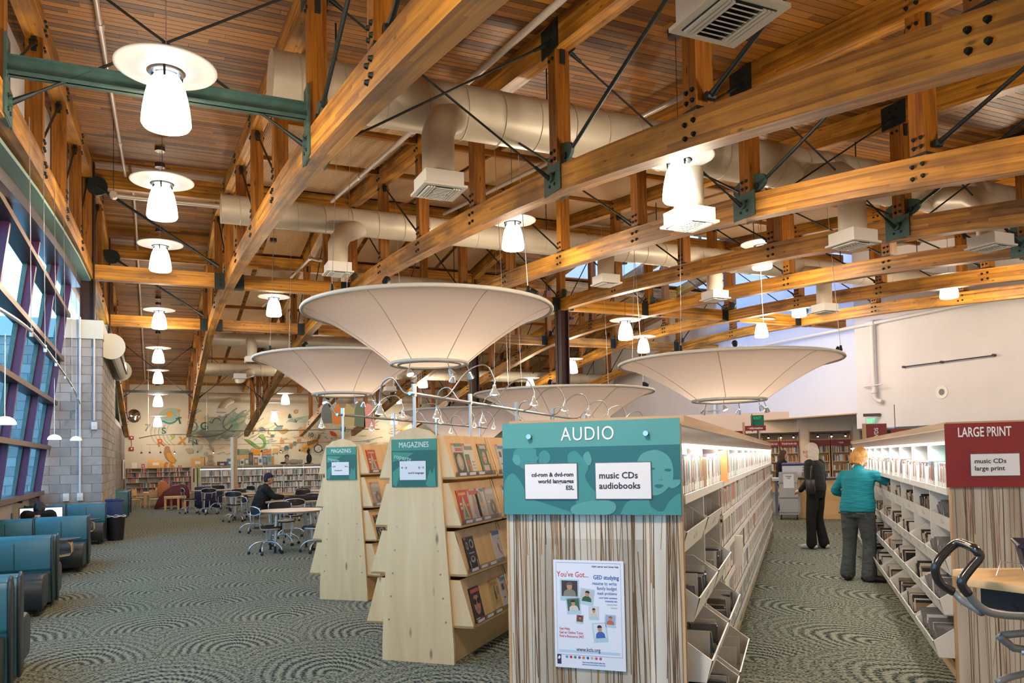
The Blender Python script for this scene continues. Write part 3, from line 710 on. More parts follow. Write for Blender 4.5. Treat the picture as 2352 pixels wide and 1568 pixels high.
# outside: neighbouring wing, trees, ground
M['grass_out'] = pmat('outside_ground', (.09,.12,.06), .9)
g_ = MB().box((-60,-30,-.4),(-3.3,80,-.12)).build('ground_outside', M['grass_out']); g_['kind'] = 'structure'
wing = sgroup('exterior_wall'); M['block_out'] = pmat('block_out', (.5,.5,.5), .85); brickify(M['block_out'], (.42,.43,.44), (.33,.34,.35), (.5,.5,.5), (PI/2,0,0))
MB().box((-6.5,20.6,-.1),(-2.7,21.0,4.1)).build('wing_wall', M['block_out'], wing)
MB().box((-7.0,20.2,4.1),(-2.6,21.1,4.5)).build('wing_fascia', pmat('fascia', (.34,.30,.24), .7), wing)
def leafball(c, r, n, seed, mb, s=.22):
    rr = random.Random(seed)
    for _ in range(n):
        v = Vector((rr.gauss(0,1), rr.gauss(0,1), rr.gauss(0,1))).normalized()*r*rr.uniform(.55,1.0); p = Vector(c)+Vector((v.x, v.y, v.z*.8))
        a = Vector((rr.uniform(-1,1), rr.uniform(-1,1), rr.uniform(-1,1))).normalized()*s; b_ = a.orthogonal().normalized()*s*.6
        mb.add([p-a, p+b_, p+a, p-b_], [(0,1,2,3)])
M['leaf'] = pmat('leaf', (.04,.13,.07), .7, noise=.5, nscale=3); M['bark'] = pmat('bark', (.06,.04,.03), .9)
for k, (x, y, h, lab) in enumerate(((-13,24,7.5,'leafy green tree outside the near window bay'),(-17,34,9,'tall dark tree outside behind the neighbouring wing'),(-12,12,7,'bushy green tree seen low through the tall glass'),(-20,16,10,'distant tree beyond the bushy one outside the glass'))):
    t = thing('tree', lab, 'tree', (x,y,-.1)); MB().cyl((0,0,0),(0,0,h*.6),.2,.1,n=8).build('trunk', M['bark'], t)
    m_ = MB(); leafball((0,0,h*.7), h*.33, 700, k, m_); leafball((.8,1,h*.55), h*.25, 400, k+9, m_); o = m_.build('crown', M['leaf'], t)

# ------------------------------------------------------------------ window-side cable light track with dome pendants
t = thing('cable_light_track', 'thin metal light track hung on wires below the first truss, by the window', 'track light')
tr_pts = spline([(-.95,5.9,2.64),(-1.05,8.5,2.86),(-1.2,12,2.98),(-1.35,16,3.02),(-1.53,19.93,3.0)], 6)
MB().tube(tr_pts, .014, n=6).build('rail', M['chrome'], t)
for k, y in enumerate((6.3,8.3,10.3,12.3,14.3,16.3,18.0)):
    p = min(tr_pts, key=lambda q: abs(q.y-y)); MB().cyl(p, (p.x-.02, p.y, zbot(p.y)), .004, n=4).build('suspension_wire', M['chrome'], t); MB().cyl(p-Vector((0,0,.05)), p+Vector((0,0,.03)), .018, n=8).build('connector', M['chrome'], t)
def dome(x, y, z, r, lab, zt):
    t = thing('dome_pendant', lab, 'pendant lamp', (x,y,z))
    MB().lathe([(r*math.cos(a), r*.8*math.sin(a)) for a in [PI/2*k/8 for k in range(9)]], n=20).build('shade', pmat('ribbed_shade', (.85,.8,.72), .4, emit=(1,.85,.65), estr=1.2), t, smooth=True)
    MB().lathe([(0,-.0),(r*.4,.0),(r*.4,r*.5),(0,r*.55)], n=12).build('bulb', M['glow'], t, smooth=True)
    MB().cyl((0,0,r*.8),(0,0,zt-z), .005, n=5).build('cord', M['chrome'], t)
dome(-1.33, 9.0, 2.02, .1, 'small ribbed dome pendant lamp nearest to us, in front of the glass', 2.9)
dome(-1.45, 14.3, 1.98+.05, .1, 'small ribbed dome pendant lamp in front of the pier, middle of three', 3.0)
dome(-1.53, 19.0, 2.15, .11, 'small frosted dome pendant lamp right at the tall conduit', 3.0)
# ------------------------------------------------------------------ ducts, pipes, pendants, fabric cones
def duct(lab, y, z, r, x0, x1, drops, group='painted spiral ducts'):
    t = thing('air_duct', lab, 'duct', group=group); pts = []
    m_ = MB().cyl((x0,y,z),(x1,y,z), r, n=28); m_.build('pipe_run', M['duct'], t, smooth=.6)
    k = 0; x = x0+.3; 
    while x < x1 and r > .2:
        a = [(0, y+(r+.006)*math.cos(q), z+(r+.006)*math.sin(q)) for q in [2*PI*i/20 for i in range(20)]]
        MB().tube([(x+.12*i/20-.06, p[1], p[2]) for i, p in enumerate(a)], .008, n=4, closed=True).build('seam_rib', M['duct'], t); x += .55; k += 1
    MB().lathe([(0,0),(r*1.02,0),(r*1.02,.03),(0,.03)], n=28, M_=Matrix.Translation((x0-.03,y,z)) @ Matrix.Rotation(PI/2,4,'Y')).build('end_cap', M['duct'], t)
    for i in range(1, 8):
        if x0 < TX[i] < x1:
            MB().cyl((TX[i]+.5,y,z+r),(TX[i]+.5,y,zceil(y)), .012, n=5).build('hanger', M['dark_steel'], t)
    for (dx, dy, dz, rr) in drops:
        # dropper: elbow leaves towards the near side, then falls to the square diffuser
        c = Vector((dx+.62, y, z-.1)); e = Vector((dx, dy, dz)); q = Vector((dx, dy, z-r*1.9))
        pts = [c, c+(q-c)*.75+Vector((0,0,.03)), q+Vector((0,0,-.12)), e+Vector((0,0,.19))]
        sp_ = [pts[0], pts[1], pts[1]*.35+pts[2]*.65, pts[2], pts[3]]
        MB().tube(sp_, rr, n=18).build('elbow', M['duct'], t, smooth=.9)
        hw = rr*1.02; w2 = rr*1.2
        m_ = MB().box((e.x-w2, e.y-w2, e.z+.03), (e.x+w2, e.y+w2, e.z+.2)); m_.build('diffuser_box', M['white'], t)
        MB().box((e.x-w2*1.15, e.y-w2*1.15, e.z), (e.x+w2*1.15, e.y+w2*1.15, e.z+.028)).build('diffuser_rim', M['white'], t)
        MB().box((e.x-w2*.9, e.y-w2*.9, e.z-.004), (e.x+w2*.9, e.y+w2*.9, e.z-.001)).build('diffuser_core', M['black'], t)
        for j in range(9):
            f_ = -w2*.84+j*w2*.21
            m_ = MB().box((-w2*.42, -.016, -.004), (w2*.42, .016, .004), Matrix.Translation((e.x-w2*.02, e.y+f_, e.z-.018)) @ Matrix.Rotation(.6,4,'X')); m_.build('louver_slat', M['white'], t)
        for s_ in (-1, 1):
            for j in range(3): MB().box((e.x+s_*w2*(.52+.14*j)-.012, e.y-w2*.86, e.z-.02), (e.x+s_*w2*(.52+.14*j)+.012, e.y+w2*.86, e.z-.003)).build('louver_slat', M['white'], t)
    return t
duct('largest painted duct, nearest to us, running over the third truss post', 10.1, 6.38, .36, 1.35, XR-.4, [(3.17,9.1,4.86,.2),(6.45,8.5,4.62,.2),(9.5,8.6,4.66,.2),(12.6,8.6,4.9,.2)])
duct('second painted duct, crossing behind the first posts with an open left end', 16.2, 6.55, .28, 1.2, XR-.4, [(3.3,15.6,5.3,.19),(9.27,16.3-1,5.45,.19),(12.3,15.3,5.3,.19),(15.4,13.9+1,5.1,.19)])
duct('third painted duct, hanging beyond the second tie beam toward the mural', 35.2, 5.55, .26, 1.6, XR-.4, [(3.1,33.6,5.0,.19),(9.3,33.6,4.6,.19)])
duct('fourth painted duct, running close along the top of the mural wall', 45.4, 5.15, .27, 1.7, XR-.4, [(3.17,44.4,4.3,.19)])
duct('short painted branch duct with its bright shiny end below the second duct', 22.4, 6.75, .24, 4.9, 8.6, [(5.6,21.9,6.0,.16)])
# nearest diffuser drop at the top of the frame
duct('painted duct just above us feeding the big square grille', 3.0, 5.6, .3, 2.2, XR-.4, [(3.27,3.86,4.3,.19)])
t = thing('air_duct', 'painted duct over the mural bay feeding a grille beyond the first cone', 'duct', group='painted spiral ducts')
MB().cyl((1.6,30.4,6.1),(12,30.4,6.1), .25, n=24).build('pipe_run', M['duct'], t, smooth=.6)
MB().tube([(3.17,30.4,6.1),(3.17,29.9,5.95),(3.17,29.7,5.7),(3.17,29.7,5.4)], .17, n=16).build('elbow', M['duct'], t, smooth=.9)
MB().box((2.92,29.45,5.2),(3.42,29.95,5.4)).build('diffuser_box', M['white'], t); MB().box((2.97,29.5,5.19),(3.37,29.9,5.2)).build('diffuser_core', M['black'], t)
# sprinkler pipes
def pipe(lab, pts, r, mat=None, fit=()):
    t = thing('sprinkler_pipe', lab, 'pipe'); MB().tube(pts, r, n=8).build('run', mat or M['pipe'], t, smooth=.9)
    for p in fit: 
        MB().cyl(Vector(p)-Vector((0,.07,0)), Vector(p)+Vector((0,.07,0)), r*1.5, n=10).build('coupling', mat or M['pipe'], t)
        MB().cyl(p, (p[0],p[1],zceil(p[1])), .008, n=4).build('hanger', M['dark_steel'], t)
    return t
def cz(y, d=.25): return zceil(y)-d
pipe('sprinkler pipe under the boards of the window bay, behind the hanging lamps', [(-.62,y,cz(y)) for y in (5,10,15,20.1)], .035, fit=[(-.62,11,cz(11)),(-.62,17,cz(17))])
pipe('far sprinkler pipe in the window bay, beyond the ridge', [(-.5,y,cz(y)) for y in (20.6,24,30,38,46)], .035, fit=[(-.5,24,cz(24)),(-.5,33,cz(33)),(-.5,40,cz(40))])
pipe('long sprinkler pipe under the boards between second and third trusses', [(4.1,y,cz(y,.32)) for y in (3,8,14,20)], .045, fit=[(4.1,7.2,cz(7.2,.32)),(4.1,13,cz(13,.32)),(4.1,17,cz(17,.32))])
pipe('sprinkler pipe past the third truss toward the ridge', [(7.1,y,cz(y,.32)) for y in (9,14,20)], .045, fit=[(7.1,12,cz(12,.32))])
pipe('horizontal pipe crossing the window bay into the second duct', [(-.75,16.3,6.62),(1.15,16.3,6.62)], .045, fit=[(-.7,16.3,6.62)])
pipe('drain pipe sloping under the second bay panels', [(3.7,31,7.5),(3.9,22,7.2),(4.0,21,6.9)], .04, fit=[(3.9,22,7.2)])
t = thing('wall_pipe', 'white pipe running level along the right-hand bulkhead', 'pipe')
MB().tube([(XR-.18,4,5.86),(XR-.18,14,5.84),(XR-.18,24,5.8),(XR-.18,31,5.78)], .06, n=10).build('run', M['pipe_w'], t, smooth=.9)
MB().tube([(XR-.15,19.05,5.8),(XR-.15,19.05,4.4),(XR-.15,19.05,3.35),(XR-.12,18.95,3.25),(XR-.1,18.8,3.2)], .07, n=10).build('drop', M['pipe_w'], t, smooth=.9)
MB().cyl((XR-.18,18.9,5.83),(XR-.18,19.2,5.83), .095, n=12).build('coupling', M['pipe_w'], t)
MB().cyl((XR-.15,19.05,3.5),(XR-.15,19.05,3.58), .1, n=12).build('coupling', M['pipe_w'], t)
MB().cyl((XR-.3,18.6,3.75),(XR-.1,19.5,3.75), .02, n=6).build('clamp', M['pipe_w'], t)
for y in (8, 14.5): MB().cyl((XR-.18,y,5.84),(XR-.02,y+.5,6.1), .02, n=6).build('strut', M['pipe_w'], t)
t = thing('wall_pipe', 'white elbow drain pipe low between cone lamps and blue recess', 'pipe')
MB().tube([(XR-.15,27.3,5.7),(XR-.15,27.3,3.2),(XR-.12,27.2,3.05),(XR-.1,27.0,3.0)], .07, n=10).build('drop', M['pipe_w'], t, smooth=.9)
MB().cyl((XR-.3,26.9,3.45),(XR-.1,27.9,3.45), .02, n=6).build('clamp', M['pipe_w'], t)
# pendants
DR = .45
def make_pendant():
    t = thing('pendant_lamp', '', 'pendant lamp')
    MB().lathe([(.17,.0),(.2,-.005),(.3,.012),(DR-.03,.03),(DR,.036),(DR-.0,.045),(.3,.024),(.17,.012),(.17,0)], n=40).build('disc', pmat('frosted_disc', (.5,.49,.46), .3, emit=(1,.94,.85), estr=.1), t, smooth=True)
    MB().lathe([(.0,-.535),(.16,-.53),(.2,-.52),(.218,-.49),(.215,-.43),(.205,-.34),(.187,-.24),(.165,-.15),(.135,-.075),(.1,-.03),(.0,-.02)], n=32).build('bell_shade', M['glow'], t, smooth=True)
    MB().lathe([(.13,-.03),(.15,-.02),(.15,.02),(.11,.03),(.11,.09),(0,.1)], n=24).build('collar', M['chrome'], t, smooth=.6)
    for a in (0.4, 2.5, 4.6): MB().beam((.14*math.cos(a),.14*math.sin(a),-.09),(.15*math.cos(a),.15*math.sin(a),.02), .02, .02).build('clip', M['bolt'], t)
    return t
pend = make_pendant(); first = [True]
PEND_L = []
def pendant(x, y, z, lab):
    o = pend if first[0] else copy_tree(pend); first[0] = False; o.location = (x,y,z); o['label'] = lab; o['group'] = 'glass pendant lamps with discs'
    zt0 = ZL if (SKX[0] < x < SKX[1] and SKY[0]-.05 < y < SKY[1]) else zceil(y); MB().cyl((0,0,.1),(0,0,zt0-z), .005, n=4).build('cord', M['chrome'], o); MB().cyl((0,0,zt0-z-.09),(0,0,zt0-z), .1, n=16).build('canopy_cup', M['bronze'], o)
    PEND_L.append((x, y, z))
PL = [(.1,7.92,5.25,'big glass pendant lamp nearest us in the window bay, level with the steel strut'),
 (.1,12.83,5.8,'second glass pendant lamp along the window bay row'),(.1,17.96,6.16,'third glass pendant lamp in the window bay row, above the first tie beam'),
 (.11,26.0,6.22,'fourth window bay pendant lamp, its disc hidden by a tie beam'),(.1,32.5,5.95,'fifth window bay pendant lamp, above the crossed rods'),
 (.1,37.3,5.63,'sixth window bay pendant lamp, level with the far crossed rods'),(.1,39.8,4.8,'seventh window bay pendant lamp against plain plaster'),(.09,46.0,4.15,'last window bay pendant lamp, in front of the painted planets'),
 (3.15,23.75,6.38,'glass pendant lamp between the two tie beams, left of the big cone'),(6.3,13.8,6.13,'glass pendant lamp right above the middle of the big cone'),
 (6.1,8.22,5.34,'very bright glass pendant lamp under the fourth truss'),(6.33,33.7,6.18,'lamp disc just above the rim of the left cone'),
 (6.11,42.1,5.12,'glass pendant lamp above the mural waves, right of the third truss'),(6.15,46.6,4.45,'glass pendant lamp before the painted flyer, lowest on the mural'),
 (12.3,13.65,6.2,'glass pendant lamp half hidden between trusses near the blue lantern'),(15.4,10.5,6.35,'pendant lamp mostly hidden by a truss chord near the far right plates'),
 (18.4,13.7,5.95,'low pendant lamp between the lowest trusses, over the bulkhead'),(12.3,19.3,5.44,'pendant lamp just right of the free dark column'),
 (15.4,28.2,5.5,'small distant pendant lamp just beyond the free column'),(15.7,32.8,5.2,'small pendant lamp right of the big cone ring, by the column'),
 (11.2,34.8,5.42,'small pendant lamp just under the big cone ring'),(12.0,41.8,5.2,'small pendant lamp above the near end of the gooseneck rail'),
 (13.1,46.5,4.3,'small pendant lamp low behind the gooseneck lights'),(18.4,18.84,6.35,'pendant lamp with only its rim peeping between trusses, left of recess'),
 (18.35,20.5,5.95,'pendant lamp close to the blue recess wall'),(15.9,23.8,5.78,'pendant lamp farthest away between column and blue recess')]
PL += [(.1,2.2,4.6,'unseen fill pendant lamp added behind us, window bay'),(6.2,2.0,4.6,'unseen fill pendant lamp added behind us, middle'),(12.3,2.4,4.5,'unseen fill pendant lamp added behind us, right-hand side')]  # out of view, added to throw warm fill light on the foreground
for a in PL: pendant(*a)
# tilted fabric cones
M['fabric'] = pmat('stretched_fabric', (.74, .66, .62), .75)
nf = M['fabric'].node_tree; bf = nf.nodes['Principled BSDF']; tl_ = nf.nodes.new('ShaderNodeBsdfTranslucent'); tl_.inputs[0].default_value = (.80,.72,.68,1); ms_ = nf.nodes.new('ShaderNodeMixShader'); ms_.inputs[0].default_value = .5
nf.links.new(bf.outputs[0], ms_.inputs[1]); nf.links.new(tl_.outputs[0], ms_.inputs[2]); nf.links.new(ms_.outputs[0], nf.nodes['Material Output'].inputs[0])
M['rim'] = pmat('cone_rim', (.68,.66,.62), .5)
def cone(cx, cy, zr, R, ch, r, lab, cdx=0, nl=5, power=40, lights=True):
    t = thing('fabric_cone', lab, 'light diffuser', (cx,cy,zr), group='hanging fabric cones')
    prof = []
    for k in range(13):
        q = k/12; rad = R+(r-R)*(q**.72*.55+q*.45); z = -ch*(q**1.12); prof.append((rad, z))
    N = 48; MB().lathe(prof, n=N).build('fabric_skin', M['fabric'], t, smooth=True)
    MB().tube([(R*math.cos(a), R*math.sin(a), 0) for a in [2*PI*k/48 for k in range(48)]], .035, n=8, closed=True).build('rim_tube', M['rim'], t, smooth=True)
    MB().tube([(r*math.cos(a), r*math.sin(a), -ch) for a in [2*PI*k/40 for k in range(40)]], .03, n=8, closed=True).build('ring_tube', M['rim'], t, smooth=True)
    MB().tube([(r*.82*math.cos(a), r*.82*math.sin(a), -ch-.02) for a in [2*PI*k/40 for k in range(40)]], .016, n=6, closed=True).build('track_ring', M['chrome'], t, smooth=True)
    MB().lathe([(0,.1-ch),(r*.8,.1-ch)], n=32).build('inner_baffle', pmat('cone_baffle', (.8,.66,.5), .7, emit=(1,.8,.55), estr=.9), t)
    for k in range(7):
        a = .35+2*PI*k/7; m_ = MB().tube([Vector(((p[0]+.006)*math.cos(a), (p[0]+.006)*math.sin(a), p[1])) for p in prof], .006, n=4); m_.build('seam', pmat('seam', (.55,.48,.42), .7), t)
    for k in range(4):
        a = .5+PI/2*k; p = Vector((R*math.cos(a), R*math.sin(a), .03)); top = zceil(cy+p.y)-zr; MB().cyl(p, (p.x*.9, p.y*.9, top), .005, n=4).build('suspension_wire', M['chrome'], t)
        m_ = MB().cyl(p, p+Vector((0,0,.1)), .03, .02, n=8); m_.build('rim_bracket', M['bolt'], t)
    for k in range(nl):
        a = -2.4+k*5.0/nl; p = Vector((r*.98*math.cos(a), r*.98*math.sin(a), -ch-.03)); q = p+Vector((.05*math.cos(a),.05*math.sin(a),-.12))
        m_ = MB().cyl(p, q, .008, n=5); m_.build('lamp_stem', M['chrome'], t)
        MB().cyl(q, q+Vector((.05*math.cos(a+1),.05*math.sin(a+1),-.09)), .022, .06, n=12, caps=False).build('lamp_cone', M['chrome'], t)
        MB().cyl(q+Vector((.035*math.cos(a+1),.035*math.sin(a+1),-.062)), q+Vector((.045*math.cos(a+1),.045*math.sin(a+1),-.08)), .046, n=12).build('lamp_lens', M['glow'], t)
    for k in range(3):        # clip-on uplights on the rim
        a = -2.2+k*1.3; p = Vector((R*.98*math.cos(a), R*.98*math.sin(a), .07)); MB().cyl(p, p+Vector((-.1*math.cos(a),-.1*math.sin(a),.05)), .04, .055, n=10).build('rim_spotlight', M['bolt'], t)
    if power:
        l = bpy.data.lights.new('cone_light', 'POINT'); l.energy = power; l.color = (1,.78,.55); l.shadow_soft_size = .15; o = bpy.data.objects.new('cone_light', l); COL.objects.link(o); o.location = (cx,cy,zr-ch+.45)
cone(4.09,12.35,4.02,2.02,.86,.62,'biggest pale fabric cone, nearest us in the middle of the hall', power=50)
cone(4.0,18.55,3.98,2.0,.82,.68,'pale fabric cone behind and left of the biggest one', power=50)
cone(10.55,12.78,3.43,2.18,.76,.72,'pale fabric cone on the right before the blue recess', power=50)
cone(9.4,17.7,3.19,2.25,.95,.7,'low pale fabric cone behind the sign end of the white shelving', power=50)
cone(8.6,22.35,3.02,2.05,.9,.65,'lowest fabric cone, partly hidden behind the low cone and gooseneck lights', power=50)
# gooseneck light rails above the magazine racks
def goose(lab, d, c0, c1, z, posts, heads):
    t = thing('gooseneck_light_rail', lab, 'track light'); t.location = CD(0,0,0); t.rotation_euler = (0,0,-G)
    MB().tube([(d,c0,z),(d,(c0+c1)/2,z-.01),(d,c1,z-.02)], .016, n=8).build('rail', M['chrome'], t)
    for c in posts: m_ = MB().cyl((d,c,1.8),(d,c,z+.05), .014, n=8); m_.cyl((d,c,z-.02),(d,c,z+.08), .022, n=8); m_.build('post', M['chrome'], t)
    for (c, s_, h) in heads:
        m_ = MB(); a = Vector((d, c, z)); e = Vector((d+s_*.42, c+.25, z+h))
        m_.tube(spline([a, a+Vector((s_*.08,.03,.02)), a+Vector((s_*.22,.12,.16+h*.5)), a+Vector((s_*.36,.2,.15+h)), e+Vector((0,0,.03)), e-Vector((0,0,.03))], 4), .007, n=6); g_ = m_.build('gooseneck', M['chrome'], t, smooth=True)
        MB().lathe([(.014,0),(.016,-.025),(.028,-.05),(.042,-.078),(.044,-.09)], c=(e.x,e.y,e.z-.02), n=14).build('reflector', pmat('clear_reflector', (.5,.48,.45), .1, metal=.5, emit=(1,.85,.6), estr=.22), g_, smooth=True)
        MB().lathe([(0,-.06),(.016,-.065),(.028,-.082),(.016,-.094),(0,-.096)], c=(e.x,e.y,e.z-.02), n=12).build('bulb', M['glow'], g_, smooth=True)
goose('long gooseneck light rail standing on the nearer magazine rack', -2.9, 5.66, 14.5, 2.13, (5.74,6.9,8.2,9.6,11.2,13.0), [(5.68,-1,-.03),(6.2,1,.13),(7.3,1,.1),(8.4,1,.1),(9.5,1,.1),(10.6,1,.08),(11.8,1,.08),(6.8,-1,-.02),(8.0,-1,-.02),(9.2,-1,0),(10.6,-1,0),(12.2,-1,0),(13.3,1,.06)])
goose('gooseneck light rail standing on the farther magazine rack', -5.0, 7.93, 12.6, 2.14, (8.05,9.3,10.6,12.3), [(8.0,-1,-.02),(8.5,1,.1),(9.6,1,.06),(10.8,1,.04),(9.2,-1,-.02),(10.4,-1,-.02),(11.6,1,.04),(11.8,-1,0)])
# ------------------------------------------------------------------ lounge chairs
M['leather'] = pmat('teal_leather', (.03,.16,.22), .38, spec=.5, noise=.08, nscale=3)
M['leather_d'] = pmat('dark_leather', (.018,.028,.036), .42, spec=.5)
def soft(mb, name, mat, parent, bev=.05): 
    o = mb.build(name, mat, parent, bevel=bev); return o
def make_lounge():
    """local: seat faces -y, back at y 0..; x width .74"""
    t = thing('lounge_chair', '', 'armchair')
    prof = [(0,.06),(0,.42),(-.02,.44),(-.02,.72),(.0,.785),(.05,.81),(.11,.79),(.14,.72),(.15,.4),(.13,.06)]
    m_ = MB().prism([(y,z) for y,z in prof], -.36, .36, plane='YZ'); m_.build('backrest', M['leather'], t, bevel=.018)
    for s_ in (-1,1):
        q = MB().prism([(y*1.0+(.0),z) for y,z in [(-.01,.05),(-.03,.45),(-.03,.73),(-.0,.80),(.05,.825),(.12,.80),(.155,.72),(.165,.4),(.14,.05)]], s_*.36-(.022 if s_ < 0 else 0), s_*.36+(.022 if s_ > 0 else 0), plane='YZ'); q.build('back_end_panel', M['leather_d'], t, bevel=.01)
    MB().box((-.003,-.026,.45),(.003,-.02,.74)).build('back_seam', M['leather_d'], t)
    prof = [(-.62,.07),(-.66,.2),(-.66,.33),(-.62,.40),(-.52,.43),(-.2,.42),(-.01,.41),(-.01,.07)]
    MB().prism(prof, -.35, .35, plane='YZ').build('seat', M['leather_d'], t, bevel=.03)
    for x in (-.28,.28):
        for y in (-.55,.06): MB().cyl((x,y,0),(x,y,.08), .028, n=8).build('foot', M['black'], t)
    return t
lc = make_lounge(); fl = [True]
def lounge(x, y, flip, lab):
    o = lc if fl[0] else copy_tree(lc); fl[0] = False; o.location = (x,y,0); o.rotation_euler = (0,0,PI if flip else 0); o['label'] = lab; o['group'] = 'leather lounge chairs'; return o
def tablet(x, y, lab, s_=1):
    t = thing('tablet_table', lab, 'side table', (x,y,0))
    MB().prism([(-.36,-.2),(-.36,.2),(.22,.2),(.30,.12),(.14,-.2)], .53, .552, plane='XY').build('table_top', pmat('slate_laminate', (.045,.06,.085), .35), t, bevel=.004)
    m_ = MB(); pts = [(-.25,0,.525),(.12,0,.525),(.17,0,.50),(.185,0,.46),(.185,0,.36),(.165,0,.33),(-.2,0,.28)]
    for a, b_ in zip(pts, pts[1:]): m_.beam(a, b_, .22, .018, up=(0,1,0)) if False else m_.box((min(a[0],b_[0])-.005,-.12,min(a[2],b_[2])-.007),(max(a[0],b_[0])+.005,.12,max(a[2],b_[2])+.007))
    m_ = MB(); n_ = len(pts)
    for a, b_ in zip(pts, pts[1:]): m_.add([(a[0],-.12,a[2]),(b_[0],-.12,b_[2]),(b_[0],.12,b_[2]),(a[0],.12,a[2]),(a[0]*.97-.004,-.12,a[2]-.014),(b_[0]*.97-.004,-.12,b_[2]-.014),(b_[0]*.97-.004,.12,b_[2]-.014),(a[0]*.97-.004,.12,a[2]-.014)], [(0,1,2,3),(7,6,5,4),(0,4,5,1),(2,6,7,3)])
    m_.build('bracket', M['maple'], t)
    MB().cyl((-.2,0,0),(-.2,0,.29), .02, n=8).build('leg', M['black'], t); MB().cyl((-.2,0,0),(-.2,0,.015), .14, n=20).build('foot_disc', M['black'], t)
    return t
def single(x0,y0,x1,y1): pass
lounge(-1.46, 10.52, False, 'teal and black lounge chair nearest us whose whole back and seat are in view')
lounge(-1.43, 10.84+.0, True, 'lounge chair back to back with the nearest fully seen one')
lounge(-1.36, 14.35, False, 'lounge chair of the second row beside the walkway, light glancing off its back')
lounge(-2.11, 14.35, False, 'lounge chair of the second row on the window side')
lounge(-1.36, 14.67, True, 'lounge chair behind the glancing-light one, back to back with it')
lounge(-1.34, 19.0, False, 'lounge chair of the third row beside the rubbish bin')
lounge(-2.09, 19.0, False, 'lounge chair of the third row close to the knee wall')
lounge(-1.30, 7.05, True, 'lounge chair facing away at the lower left corner, only its edge in view')
lounge(-1.33, 6.71, False, 'lounge chair corner at the very bottom left, back to back')
lounge(-1.12, 29.0, False, 'distant lounge chair beyond the block pier')
lounge(-1.14, 27.4, True, 'farther lounge chair right behind the rear pier edge')
tablet(-1.76, 9.2, 'dark tablet side table with plywood bracket before the nearest seen lounge chair')
tablet(-1.3, 13.0+.3, 'tablet side table at the second row of lounge chairs')
tablet(-1.3, 17.9, 'tablet side table at the third row of lounge chairs')
# rubbish bin and blue tub
t = thing('rubbish_bin', 'black rubbish bin with white liner edge at the end of the lounge seats', 'bin', (-.8,19.2,0))
MB().lathe([(0,0),(.16,0),(.2,.52),(.19,.52),(.155,.02),(0,.02)], n=20).build('body', M['black'], t, smooth=.6)
MB().tube([((.2+.006*(k%2))*math.cos(2*PI*k/20),(.2+.006*(k%2))*math.sin(2*PI*k/20),.5+.012*(k%3)) for k in range(20)], .014, n=6, closed=True).build('liner', pmat('liner', (.55,.53,.5), .5), t, smooth=True)
t = thing('recycling_tub', 'tall dark blue recycling tub behind the black bin', 'bin', (-.84,19.72,0))
MB().box((-.17,-.14,0),(.17,.14,.86)).build('body', pmat('blue_tub', (.01,.03,.11), .4), t, bevel=.015); MB().box((-.185,-.155,.82),(.185,.155,.86)).build('rim', pmat('blue_tub2', (.012,.04,.14), .4), t, bevel=.006)
